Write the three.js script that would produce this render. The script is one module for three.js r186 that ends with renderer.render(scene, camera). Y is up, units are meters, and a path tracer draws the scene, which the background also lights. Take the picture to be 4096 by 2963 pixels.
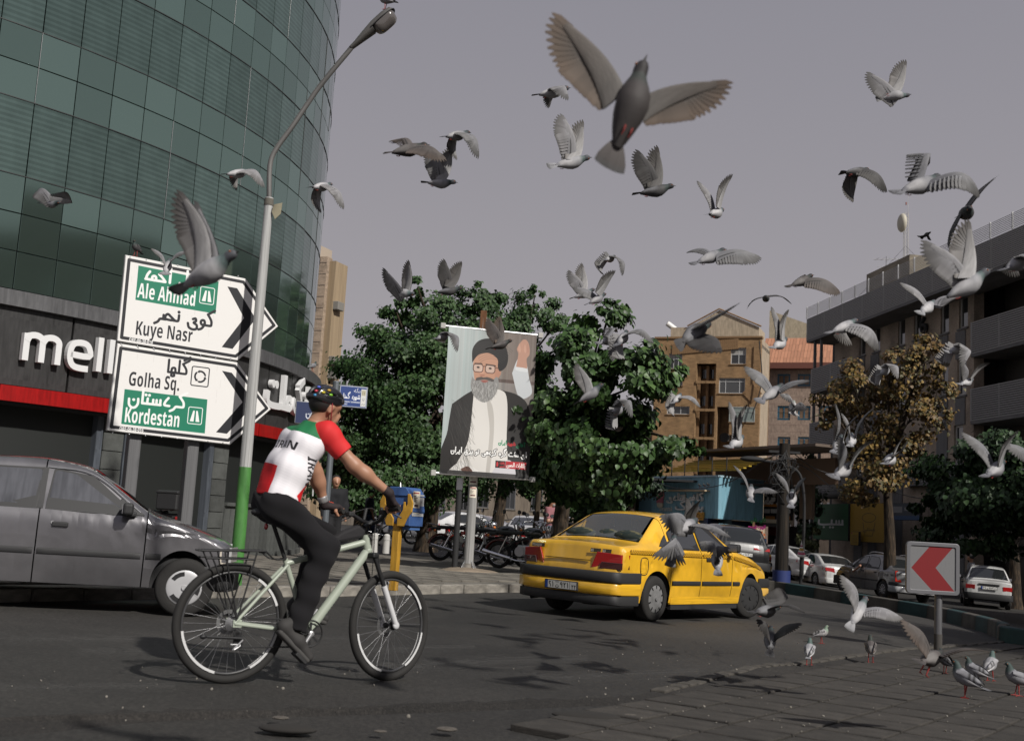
import * as THREE from 'three';
import { mergeGeometries, mergeVertices, toCreasedNormals } from 'three/addons/utils/BufferGeometryUtils.js';
import { RoundedBoxGeometry } from 'three/addons/geometries/RoundedBoxGeometry.js';

// ---------- camera, sky, sun, exposure ----------
const W = 4096, H = 2963, F = 4515, CX = W / 2, CY = H / 2, ROLL = 0.058, PITCH = Math.atan((2088 - CY) / F), EYE = 1.15;
const scene = new THREE.Scene();
const camera = new THREE.PerspectiveCamera(2 * Math.atan(CY / F) * 180 / Math.PI, W / H,0.1,600);
camera.rotation.order = 'YXZ'; camera.rotation.set(PITCH,0, ROLL); camera.position.set(0, EYE,0);
camera.focus = 15; camera.userData.fStop = 3.2;
{ // dusty, nearly even sky
  const w = 256, h = 128, d = new Float32Array(w * h * 4);
  for (let j = 0; j < h; j++) for (let i = 0; i < w; i++) {
    const el = ((j + 0.5) / h - 0.5) * Math.PI, t = Math.max(0, Math.sin(el)), k = (j * w + i) * 4;
    const m = (1 - t) ** 2;
    d[k] = 0.2 + 0.22 * m; d[k + 1] = 0.203 + 0.19 * m; d[k + 2] = 0.25 + 0.155 * m; d[k + 3] = 1;
  }
  const t = new THREE.DataTexture(d, w, h, THREE.RGBAFormat, THREE.FloatType);
  t.mapping = THREE.EquirectangularReflectionMapping; t.magFilter = t.minFilter = THREE.LinearFilter; t.needsUpdate = true;
  scene.background = t; scene.environment = t;
}
const sun = new THREE.DirectionalLight(new THREE.Color().setRGB(1,0.96,0.9), 4.3);
sun.name = 'sun'; sun.position.set(0.52 * 60,0.64 * 60,-15 + 0.60 * 60); sun.target.position.set(0,0,-15);
sun.castShadow = true; sun.shadow.radius = 3; sun.shadow.mapSize.set(4096,4096);
Object.assign(sun.shadow.camera, { left: -45, right: 45, top: 45, bottom: -45, near: 1, far: 200 });
scene.add(sun, sun.target);
const EXPOSURE = 1.0;

// ---------- helpers ----------
const V = (x, y, z) => new THREE.Vector3(x, y, z), UP = V(0,1,0);
function rng(seed) { let s = seed >>> 0; return () => { s = (s + 0x6d2b79f5) | 0; let t = Math.imul(s ^ (s >>> 15), 1 | s); t = (t + Math.imul(t ^ (t >>> 7), 61 | t)) ^ t; return ((t ^ (t >>> 14)) >>> 0) / 4294967296; }; }
const R0 = rng(7);
camera.updateMatrixWorld(true);
const AX = [0,1,2].map((i) => V(0,0,0).setFromMatrixColumn(camera.matrixWorld, i)), EYEP = camera.position.clone();
const ray = (x, y) => V(0,0,0).addScaledVector(AX[0], x - CX).addScaledVector(AX[1], CY - y).addScaledVector(AX[2],-F);
const gy = (x) => { const q = Math.min(x,14); return -0.012 * q - 0.0036 * Math.max(0, q - 1) ** 2 - 0.03 * Math.max(0, x - 14); };            // the road falls away to the right
const at = (x, y, D) => { const d = ray(x, y); return d.multiplyScalar(-D / d.z).add(EYEP); };   // point of the place seen there, D metres ahead
const atY = (x, y, Y) => { const d = ray(x, y); return d.multiplyScalar((Y - EYE) / d.y).add(EYEP); };
function gnd(x, y, lift = 0) {
  const d = ray(x, y); let a = 0, b = 300 / F;
  for (let t = 1 / F; t < b; t *= 1.03) if (EYE + t * d.y - gy(t * d.x) - lift <= 0) { b = t; break; }
  for (let i = 0; i < 60; i++) { const t = (a + b) / 2; if (EYE + t * d.y - gy(t * d.x) - lift > 0) a = t; else b = t; }
  return d.multiplyScalar(a).add(EYEP);
}
const used = new Map();
function numbered(n) { const k = (used.get(n) ?? -1) + 1; used.set(n, k); return k ? n + '_' + String(k).padStart(3, '0') : n; }
function prep(g, keepColor) {
  const o = g.index ? g.toNonIndexed() : g.clone(), n = o.attributes.position.count;
  if (!o.attributes.normal) o.computeVertexNormals();
  if (!o.attributes.uv) o.setAttribute('uv', new THREE.BufferAttribute(new Float32Array(n * 2), 2));
  for (const k of Object.keys(o.attributes)) if (!['position', 'normal', 'uv', ...(keepColor ? ['color'] : [])].includes(k)) o.deleteAttribute(k);
  if (keepColor && !o.attributes.color) o.setAttribute('color', new THREE.BufferAttribute(new Float32Array(n * 3).fill(1), 3));
  o.morphAttributes = {}; o.groups = [];
  return o;
}
function join(list) {
  list = [].concat(list).filter(Boolean);
  const c = list.some((g) => g.attributes.color);
  return list.length === 1 ? list[0] : mergeGeometries(list.map((g) => prep(g, c)), false);
}
function mesh(name, geo, mat, parent, label, category, group) {
  const m = new THREE.Mesh(join(geo), mat); m.castShadow = m.receiveShadow = true;
  m.name = numbered(name);
  if (label) m.userData.label = label; if (category) m.userData.category = category; if (group) m.userData.group = group;
  (parent || scene).add(m); return m;
}
function thing(name, label, category, pos, turn = 0, group) {
  const o = new THREE.Group(); o.name = numbered(name); o.userData = { label, category }; if (group) o.userData.group = group;
  if (pos) o.position.copy(pos); o.rotation.y = turn; scene.add(o); return o;
}
function struct(name, geo, mat, kind = 'structure') { const m = mesh(name, geo, mat); m.userData.kind = kind; return m; }
function dup(o, pos, turn, label, group) {
  const c = o.clone(); c.name = numbered(o.name.replace(/_\d{3}$/, '')); c.userData = { ...o.userData, label: label ?? o.userData.label }; if (group) c.userData.group = group;
  if (pos) c.position.copy(pos); if (turn !== undefined) c.rotation.y = turn;
  scene.add(c); return c;
}
const mv = (g, x = 0, y = 0, z = 0, rx = 0, ry = 0, rz = 0) => { if (rx) g.rotateX(rx); if (rz) g.rotateZ(rz); if (ry) g.rotateY(ry); return g.translate(x, y, z); };
const box = (w, h, d, x = 0, y = 0, z = 0, rx, ry, rz) => mv(new THREE.BoxGeometry(w, h, d), x, y, z, rx, ry, rz);
const rbox = (w, h, d, r, x = 0, y = 0, z = 0, rx, ry, rz) => mv(new RoundedBoxGeometry(w, h, d,2, r), x, y, z, rx, ry, rz);
const cyl = (r0, r1, h, n = 12, x = 0, y = 0, z = 0, rx, ry, rz) => mv(new THREE.CylinderGeometry(r1, r0, h, n), x, y, z, rx, ry, rz);
const sph = (r, x, y, z, sx = 1, sy = 1, sz = 1, n = 12) => new THREE.SphereGeometry(r, n, Math.max(6, n * 0.7 | 0)).scale(sx, sy, sz).translate(x, y, z);
function rod(a, b, r0, r1 = r0, n = 8) { // tapered bar between two points
  const d = b.clone().sub(a), L = d.length(), g = new THREE.CylinderGeometry(r1, r0, L, n,1);
  g.applyQuaternion(new THREE.Quaternion().setFromUnitVectors(UP, d.normalize()));
  return g.translate((a.x + b.x) / 2, (a.y + b.y) / 2, (a.z + b.z) / 2);
}
const tube = (pts, r, n = 24, k = 6, closed = false) => new THREE.TubeGeometry(new THREE.CatmullRomCurve3(pts, closed), n, r, k, closed);
function prism(pts, depth, bevel = 0, holes) { // polygon in x,y, thick along z, centred on z = 0
  const s = new THREE.Shape(pts.map((p) => new THREE.Vector2(p[0], p[1])));
  for (const h of holes || []) s.holes.push(new THREE.Path(h.map((p) => new THREE.Vector2(p[0], p[1]))));
  const g = new THREE.ExtrudeGeometry(s, { depth: depth - 2 * bevel, bevelEnabled: bevel > 0, bevelThickness: bevel, bevelSize: bevel, bevelOffset: -bevel, bevelSegments: 2, curveSegments: 8 });
  return g.translate(0,0,-depth / 2 + bevel);
}
function gridGeo(nu, nv, fn, uvfn) { // fn(u, v) -> Vector3 ; normal follows dU x dV
  const p = [], uv = [], idx = [], c = [];
  for (let j = 0; j <= nv; j++) for (let i = 0; i <= nu; i++) {
    const q = fn(i / nu, j / nv, i, j); p.push(q.x, q.y, q.z); const t = uvfn ? uvfn(i / nu, j / nv, q) : [i / nu, j / nv]; uv.push(t[0], t[1]);
    if (t.length > 2) c.push(t[2], t[3], t[4]);
  }
  for (let j = 0; j < nv; j++) for (let i = 0; i < nu; i++) { const a = j * (nu + 1) + i, b = a + 1, d = a + nu + 1; idx.push(a, b, d, b, d + 1, d); }
  const g = new THREE.BufferGeometry(); g.setAttribute('position', new THREE.Float32BufferAttribute(p,3)); g.setAttribute('uv', new THREE.Float32BufferAttribute(uv,2));
  if (c.length) g.setAttribute('color', new THREE.Float32BufferAttribute(c,3));
  g.setIndex(idx); g.computeVertexNormals(); return g;
}
function tint(g, rgb) { const n = g.attributes.position.count, c = new Float32Array(n * 3); for (let i = 0; i < n; i++) c.set(rgb, i * 3); g.setAttribute('color', new THREE.BufferAttribute(c,3)); return g; }
const lerp = (a, b, t) => a + (b - a) * t, clamp = (x, a = 0, b = 1) => Math.min(b, Math.max(a, x)), sstep = (a, b, x) => { const t = clamp((x - a) / (b - a)); return t * t * (3 - 2 * t); };
// smooth field meshed with surface nets
function isoMesh(f, lo, hi, cell) {
  const n = [0,1,2].map((k) => Math.ceil((hi[k] - lo[k]) / cell) + 1), [nx, ny, nz] = n, val = new Float32Array(nx * ny * nz), id = new Int32Array(nx * ny * nz).fill(-1);
  for (let k = 0, q = 0; k < nz; k++) for (let j = 0; j < ny; j++) for (let i = 0; i < nx; i++, q++) val[q] = f(lo[0] + i * cell, lo[1] + j * cell, lo[2] + k * cell);
  const P = [], idx = [], sx = 1, sy = nx, sz = nx * ny;
  for (let k = 0; k < nz - 1; k++) for (let j = 0; j < ny - 1; j++) for (let i = 0; i < nx - 1; i++) {
    const q = i + j * sy + k * sz; let m = 0, x = 0, y = 0, z = 0, c = 0;
    for (let b = 0; b < 8; b++) if (val[q + (b & 1) * sx + ((b >> 1) & 1) * sy + (b >> 2) * sz] < 0) m |= 1 << b;
    if (m === 0 || m === 255) continue;
    for (let a = 0; a < 8; a++) for (let e = 0; e < 3; e++) if (!(a & (1 << e))) {
      const b = a | (1 << e), ia = (m >> a) & 1, ib = (m >> b) & 1; if (ia === ib) continue;
      const va = val[q + (a & 1) * sx + ((a >> 1) & 1) * sy + (a >> 2) * sz], vb = val[q + (b & 1) * sx + ((b >> 1) & 1) * sy + (b >> 2) * sz], t = va / (va - vb);
      x += (a & 1) + (e === 0 ? t : 0); y += ((a >> 1) & 1) + (e === 1 ? t : 0); z += (a >> 2) + (e === 2 ? t : 0); c++;
    }
    id[q] = P.length / 3; P.push(lo[0] + (i + x / c) * cell, lo[1] + (j + y / c) * cell, lo[2] + (k + z / c) * cell);
  }
  for (let k = 1; k < nz - 1; k++) for (let j = 1; j < ny - 1; j++) for (let i = 1; i < nx - 1; i++) {
    const q = i + j * sy + k * sz, s = val[q] < 0;
    for (const [d, u, v] of [[sx, sy, sz],[sy, sz, sx],[sz, sx, sy]]) {
      if (s === (val[q + d] < 0)) continue;
      const a = id[q - u - v], b = id[q - v], c = id[q], e = id[q - u]; if (a < 0 || b < 0 || c < 0 || e < 0) continue;
      if (s) idx.push(a, b, c, a, c, e); else idx.push(a, c, b, a, e, c);
    }
  }
  const g = new THREE.BufferGeometry(), N = new Float32Array(P.length), h = cell * 0.5;
  for (let i = 0; i < P.length; i += 3) {
    const [x, y, z] = [P[i], P[i + 1], P[i + 2]]; let a = f(x + h, y, z) - f(x - h, y, z), b = f(x, y + h, z) - f(x, y - h, z), c = f(x, y, z + h) - f(x, y, z - h); const l = Math.hypot(a, b, c) || 1;
    N[i] = a / l; N[i + 1] = b / l; N[i + 2] = c / l;
  }
  g.setAttribute('position', new THREE.Float32BufferAttribute(P,3)); g.setAttribute('normal', new THREE.BufferAttribute(N,3)); g.setIndex(idx); return g;
}
const capD = (x, y, z, c) => { // tapered capsule c = {a, b, r0, r1}
  const ax = c.a.x, ay = c.a.y, az = c.a.z, bx = c.b.x - ax, by = c.b.y - ay, bz = c.b.z - az, t = clamp(((x - ax) * bx + (y - ay) * by + (z - az) * bz) / (bx * bx + by * by + bz * bz + 1e-9));
  return Math.hypot(x - ax - bx * t, y - ay - by * t, z - az - bz * t) - lerp(c.r0, c.r1, t);
};
const smin = (a, b, k) => { const h = Math.max(k - Math.abs(a - b), 0) / k; return Math.min(a, b) - h * h * k * 0.25; };
const field = (caps, k) => (x, y, z) => { let d = 9; for (const c of caps) d = smin(d, capD(x, y, z, c), k); return d; };
const cap = (a, b, r0, r1 = r0) => ({ a, b, r0, r1 });
function boundsOf(caps, m) { const b = new THREE.Box3(); for (const c of caps) { b.expandByPoint(c.a); b.expandByPoint(c.b); } let r = m; for (const c of caps) r = Math.max(r, c.r0 + m, c.r1 + m); b.expandByScalar(r); return [b.min.toArray(), b.max.toArray()]; }
const capMesh = (caps, k, cell, m = 0.02) => { const [lo, hi] = boundsOf(caps, m); return isoMesh(field(caps, k), lo, hi, cell); };

// ---------- procedural textures ----------
function pnoise(seed) { // tiling value noise
  const r = rng(seed), T = Float32Array.from({ length: 4096 }, r);
  return (x, y, per) => { const xi = Math.floor(x), yi = Math.floor(y), fx = x - xi, fy = y - yi, u = fx * fx * (3 - 2 * fx), v = fy * fy * (3 - 2 * fy), h = (a, b) => T[(((a % per) + per) % per * 57 + ((b % per) + per) % per * 131 + seed * 17) & 4095]; return lerp(lerp(h(xi, yi), h(xi + 1, yi), u), lerp(h(xi, yi + 1), h(xi + 1, yi + 1), u), v); };
}
function fbm(n, u, v, base, oct) { let s = 0, a = 0.5, p = base, t = 0; for (let i = 0; i < oct; i++, a *= 0.55, p *= 2) { s += a * n(u * p, v * p, p); t += a; } return s / t; }
function tex(size, fn, srgb = true, rep) {
  const [w, h] = [].concat(size, size), d = new Uint8Array(w * h * 4);
  for (let j = 0; j < h; j++) for (let i = 0; i < w; i++) { const c = fn((i + 0.5) / w, (j + 0.5) / h, i, j), k = (j * w + i) * 4; if (typeof c === 'number') d[k] = d[k + 1] = d[k + 2] = clamp(c) * 255; else { d[k] = clamp(c[0]) * 255; d[k + 1] = clamp(c[1]) * 255; d[k + 2] = clamp(c[2]) * 255; } d[k + 3] = 255; }
  const t = new THREE.DataTexture(d, w, h); t.magFilter = THREE.LinearFilter; t.minFilter = THREE.LinearMipmapLinearFilter; t.wrapS = t.wrapT = THREE.RepeatWrapping; if (srgb) t.colorSpace = THREE.SRGBColorSpace; if (rep) t.repeat.set(...rep); t.needsUpdate = true; return t;
}
function ctex(w, h, draw) { const c = document.createElement('canvas'); c.width = w; c.height = h; const g = c.getContext('2d'); draw(g, w, h); const t = new THREE.CanvasTexture(c); t.colorSpace = THREE.SRGBColorSpace; t.anisotropy = 8; return t; }
const n1 = pnoise(1), n2 = pnoise(2), n3 = pnoise(3);
const grime = tex(256, (u, v) => { const a = fbm(n1, u, v,4,6), b = fbm(n2, u, v,16,4); return clamp(0.93 + 0.3 * (a - 0.5) + 0.16 * (b - 0.5)); });
const fineBump = tex(256, (u, v) => fbm(n3, u, v,24,4), false);
const asphaltT = tex(1536, (u, v) => { const a = fbm(n1, u, v,4,5), st = fbm(n2, u, v * 4,3,4), s = n2(u * 1024, v * 1024,1024), g = n3(u * 512, v * 512,512), w = fbm(n3, u, v,7,5), cr = Math.abs(w - 0.5) < 0.0035 && n1(u * 9, v * 9,9) > 0.5 ? 0.3 : 0, pt = sstep(0.56,0.575, fbm(n2, u + 0.3, v,2,3)) * 0.07; let c = 0.74 + 0.3 * (a - 0.5) + 0.3 * (st - 0.5) + 0.34 * (s - 0.5) + (g > 0.9 ? 0.13 : 0) - cr - pt; return [c, c * 0.985, c * 0.965]; });
const asphaltB = tex(512, (u, v) => 0.6 * n2(u * 256, v * 256,256) + 0.4 * fbm(n3, u, v,64,3), false);
const concreteT = tex(256, (u, v) => { const a = fbm(n2, u, v,4,6), s = n1(u * 128, v * 128,128), c = 0.86 + 0.45 * (a - 0.5) + 0.16 * (s - 0.5); return [c, c * 0.98, c * 0.95]; });
const streaks = tex([256,256], (u, v) => { const a = fbm(n1, u * 1, v * 0.12,32,4), b = fbm(n2, u, v,4,4); return clamp(0.92 + 0.3 * (a - 0.5) + 0.2 * (b - 0.5)); });
const brickT = tex(512, (u, v) => { const rows = 32, cols = 10, r = Math.floor(v * rows), x = u * cols + (r % 2) * 0.5, fx = x - Math.floor(x), fy = v * rows - r, m = fx < 0.03 || fy < 0.12; const h = n2(Math.floor(x) % cols + 0.5, r + 0.5,64), a = fbm(n1, u, v,8,4), c = m ? 0.78 : 0.88 + 0.24 * (h - 0.5) + 0.2 * (a - 0.5); return [c, c * 0.97, c * 0.93]; });
const brickB = tex(512, (u, v) => { const rows = 32, cols = 10, r = Math.floor(v * rows), x = u * cols + (r % 2) * 0.5, fx = x - Math.floor(x), fy = v * rows - r; return fx < 0.03 || fy < 0.12 ? 0 : 0.9 + 0.1 * n1(u * 128, v * 128,128); }, false);
const fabricB = tex(128, (u, v) => 0.5 + 0.25 * Math.sin(u * Math.PI * 64) + 0.25 * Math.sin(v * Math.PI * 64), false);
const barkT = tex(256, (u, v) => { const a = fbm(n1, u, v * 0.2,24,4), c = 0.4 + 0.9 * (a - 0.35); return [c, c * 0.92, c * 0.82]; });
const rp = (t, x, y) => { const c = t.clone(); c.repeat.set(x, y); c.needsUpdate = true; return c; };

// ---------- materials (linear base colours) ----------
const rgb = (r, g, b) => new THREE.Color().setRGB(r, g, b);
const M = (r, g, b, rough = 0.7, o = {}) => new THREE.MeshStandardMaterial({ color: rgb(r, g, b), roughness: rough,...o });
const P = (r, g, b, rough, o = {}) => new THREE.MeshPhysicalMaterial({ color: rgb(r, g, b), roughness: rough,...o });
const mat = {
  black: M(0.012,0.012,0.013,0.55), rubber: M(0.018,0.017,0.016,0.85, { bumpMap: fineBump, bumpScale: 0.002 }), blackGloss: P(0.01,0.01,0.011,0.2, { clearcoat: 0.6 }),
  dark: M(0.02,0.02,0.021,0.8), plastic: M(0.022,0.022,0.023,0.6, { bumpMap: fineBump, bumpScale: 0.0006 }), chrome: M(0.75,0.75,0.76,0.18, { metalness: 1 }), steel: M(0.42,0.42,0.43,0.42, { metalness: 0.85, roughnessMap: grime }),
  alu: M(0.55,0.55,0.56,0.35, { metalness: 0.7 }), glass: P(0.018,0.02,0.021,0.06, { specularIntensity: 1, clearcoat: 1, clearcoatRoughness: 0.03 }), white: M(0.72,0.71,0.69,0.5), whitePaint: P(0.66,0.66,0.65,0.3, { clearcoat: 1, clearcoatRoughness: 0.08 }),
  redLens: P(0.32,0.012,0.012,0.12, { clearcoat: 1, bumpMap: fabricB, bumpScale: 0.0008 }), darkLens: P(0.05,0.012,0.012,0.15, { clearcoat: 1 }), amber: P(0.7,0.2,0.02,0.15, { clearcoat: 1 }), clearLens: P(0.6,0.6,0.6,0.08, { clearcoat: 1, metalness: 0.3 }),
  concrete: M(0.3,0.29,0.275,0.9, { map: concreteT, bumpMap: fineBump, bumpScale: 0.002 }), skin: P(0.36,0.185,0.115,0.5, { sheen: 0.2, bumpMap: fineBump, bumpScale: 0.0003 }), hair: M(0.012,0.01,0.009,0.6), bark: M(0.13,0.105,0.08,0.95, { map: barkT, bumpMap: barkT, bumpScale: 0.02 }),
};
// ---------- Persian lettering from pen strokes (x runs leftwards, baseline 0, alef about 0.72) ----------
const loop = (x, y, r) => [[x - r, y],[x - 0.7 * r, y + 0.75 * r],[x, y + r],[x + 0.75 * r, y + 0.7 * r],[x + r, y],[x + 0.7 * r, y - 0.7 * r],[x, y - r],[x - 0.75 * r, y - 0.7 * r],[x - r, y]];
const FA = (() => {
  const tooth = { i: { s: [[[0.1,0.3],[0.11,0.06],[0.17,0],[0.32,0]]], w: 0.3 }, m: { s: [[[0,0],[0.3,0]],[[0.14,0],[0.13,0.28]]], w: 0.28 } };
  const boatI = [[[0.06,0.28],[0.05,0.07],[0.18,-0.02],[0.62,-0.02],[0.76,0.06],[0.75,0.28]]], boatF = [[[0,0],[0.2,-0.02],[0.58,-0.02],[0.72,0.06],[0.71,0.28]]];
  const beh = (d) => ({ i: { ...tooth.i, d: d(0.14) }, m: { ...tooth.m, d: d(0.14) }, f: { s: boatF, w: 0.8, d: d(0.38) }, o: { s: boatI, w: 0.86, d: d(0.4) } });
  const bowl = (x) => [[x,0.2],[x,-0.05],[x + 0.11,-0.24],[x + 0.28,-0.28],[x + 0.44,-0.14],[x + 0.47,0.16]];
  const nun = { f: { s: [[[0,0],[0.06,0],[0.07,0]], bowl(0.07)], w: 0.58 }, o: { s: [bowl(0.05)], w: 0.58 } };
  const alef = { o: { s: [[[0.1,0],[0.1,0.72]]], w: 0.22 }, f: { s: [[[0,0],[0.14,0]],[[0.14,0],[0.14,0.72]]], w: 0.24 } };
  const dal = { o: { s: [[[0.12,0.42],[0.26,0.22],[0.3,0.03],[0.04,0]]], w: 0.38 }, f: { s: [[[0,0],[0.3,0]],[[0.28,0],[0.22,0.22],[0.1,0.4]]], w: 0.36 } };
  const re = { o: { s: [[[0.08,0.22],[0.13,0],[0.22,-0.18],[0.38,-0.26]]], w: 0.32 }, f: { s: [[[0,0],[0.1,-0.02],[0.2,-0.16],[0.38,-0.26]]], w: 0.32 } };
  const seenT = (x) => [[[x,0.26],[x,0]],[[x + 0.2,0.24],[x + 0.2,0]]];
  const seen = { i: { s: [[[0.06,0],[0.66,0]],...seenT(0.08), [[0.46,0.24],[0.46,0]]], w: 0.64 }, m: { s: [[[0,0],[0.66,0]],...seenT(0.12), [[0.5,0.24],[0.5,0]]], w: 0.64 }, f: { s: [[[0,0],[0.44,0]],...seenT(0.1), bowl(0.46)], w: 1 }, o: { s: [[[0.06,0],[0.44,0]],...seenT(0.08), bowl(0.46)], w: 1 } };
  const sad = { i: { s: [[[0.04,0.02],[0.3,0],[0.56,0.03],[0.6,0.16],[0.46,0.28],[0.26,0.16],[0.06,0.02]],[[0.56,0],[0.84,0]],[[0.7,0],[0.7,0.2]]], w: 0.82 } }; sad.m = { s: [[[0,0],[0.1,0]],...sad.i.s], w: 0.82 }; sad.f = sad.m; sad.o = sad.i;
  const he = { i: { s: [[[0.42,0.34],[0.24,0.2],[0.06,0.02]],[[0.06,0],[0.55,0]]], w: 0.52 }, m: { s: [[[0.4,0.34],[0.22,0.2],[0.06,0.02]],[[0,0],[0.52,0]]], w: 0.5 } }; he.f = he.m; he.o = he.i;
  const mim = { i: { s: [loop(0.16,0.12,0.12), [[0.1,0],[0.36,0]]], w: 0.34 }, m: { s: [loop(0.18,0.1,0.11), [[0,0],[0.38,0]]], w: 0.36 }, f: { s: [[[0,0],[0.1,0]], loop(0.18,0.08,0.11), [[0.27,0.02],[0.32,-0.12],[0.32,-0.36]]], w: 0.4 }, o: { s: [loop(0.16,0.08,0.11), [[0.26,0.02],[0.31,-0.12],[0.31,-0.36]]], w: 0.4 } };
  const bar = [[0.03,0.8],[0.42,0.56]];
  const kaf = { i: { s: [bar,[[0.42,0.56],[0.2,0.28],[0.17,0.06],[0.24,0],[0.54,0]]], w: 0.52 }, m: { s: [bar,[[0.42,0.56],[0.2,0.28],[0.17,0.04],[0.24,0],[0.54,0]],[[0,0],[0.2,0]]], w: 0.52 }, f: { s: [bar,[[0.42,0.56],[0.2,0.28],[0.16,0.04]], boatF[0]], w: 0.82 }, o: { s: [bar,[[0.42,0.56],[0.2,0.3],[0.08,0.2],[0.06,0.06],[0.2,-0.02],[0.64,-0.02],[0.78,0.06],[0.77,0.26]]], w: 0.88 } };
  const gaf = Object.fromEntries(Object.entries(kaf).map(([k, v]) => [k, { ...v, s: [...v.s,[[0.0,1.0],[0.36,0.78]]] }]));
  const lam = { i: { s: [[[0.12,0.74],[0.12,0.06],[0.18,0],[0.34,0]]], w: 0.32 }, m: { s: [[[0,0],[0.3,0]],[[0.14,0],[0.14,0.74]]], w: 0.3 }, f: { s: [[[0,0],[0.1,0]],[[0.12,0.74],[0.12,-0.04],[0.2,-0.22],[0.34,-0.26],[0.48,-0.14],[0.5,0.06]]], w: 0.6 }, o: { s: [[[0.1,0.74],[0.1,-0.04],[0.18,-0.22],[0.32,-0.26],[0.46,-0.14],[0.48,0.06]]], w: 0.56 } };
  const vav = { o: { s: [loop(0.18,0.12,0.12), [[0.08,0.06],[0.12,-0.06],[0.24,-0.2],[0.4,-0.26]]], w: 0.36 } }; vav.f = { s: [[[0,0],[0.12,0]],...vav.o.s], w: 0.36 };
  const hh = { i: { s: [[[0.12,0.0],[0.04,0.18],[0.2,0.38],[0.4,0.22],[0.34,0.04],[0.12,0]],[[0.2,0.36],[0.2,0.02]],[[0.3,0],[0.52,0]]], w: 0.5 }, m: { s: [[[0,0],[0.44,0]],[[0.08,0],[0.12,0.26],[0.3,0.24],[0.34,0]],[[0.2,0],[0.14,-0.18],[0.32,-0.2],[0.3,0]]], w: 0.42 }, f: { s: [[[0,0],[0.1,0.02],[0.1,0.28],[0.26,0.22],[0.3,0.03],[0.12,0]]], w: 0.36 }, o: { s: [loop(0.18,0.14,0.15)], w: 0.4 } };
  const fe = { i: { s: [loop(0.17,0.24,0.11), [[0.1,0.14],[0.18,0.02],[0.36,0]]], w: 0.34 }, m: { s: [loop(0.2,0.16,0.1), [[0,0],[0.4,0]]], w: 0.38 }, f: { s: [loop(0.16,0.14,0.1), boatF[0]], w: 0.8 }, o: { s: [loop(0.16,0.24,0.1), [[0.26,0.2],[0.2,0.02],[0.6,-0.02],[0.74,0.06],[0.73,0.26]]], w: 0.84 } };
  const qaf = { i: fe.i, m: fe.m, f: { s: [[[0,0],[0.1,0]], loop(0.18,0.12,0.11), [[0.07,0.1],[0.08,-0.1],[0.2,-0.27],[0.36,-0.26],[0.48,-0.08],[0.48,0.14]]], w: 0.58 } }; qaf.o = qaf.f;
  const ye = { f: { s: [[[0,0],[0.1,0.06],[0.24,0.06],[0.24,-0.03],[0.1,-0.08],[0.1,-0.24],[0.3,-0.3],[0.54,-0.22],[0.62,-0.02]]], w: 0.7 }, o: { s: [[[0.34,0.22],[0.2,0.26],[0.16,0.14],[0.28,0.04],[0.1,-0.06],[0.1,-0.24],[0.3,-0.3],[0.54,-0.22],[0.62,-0.02]]], w: 0.7 } };
  const withD = (base, d) => Object.fromEntries(Object.entries(base).map(([k, v]) => [k, { ...v, d: d(k) }]));
  const dn1 = (x) => [[x,-0.2]], up2 = (x) => [[x - 0.08,0.46],[x + 0.1,0.46]];
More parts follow.
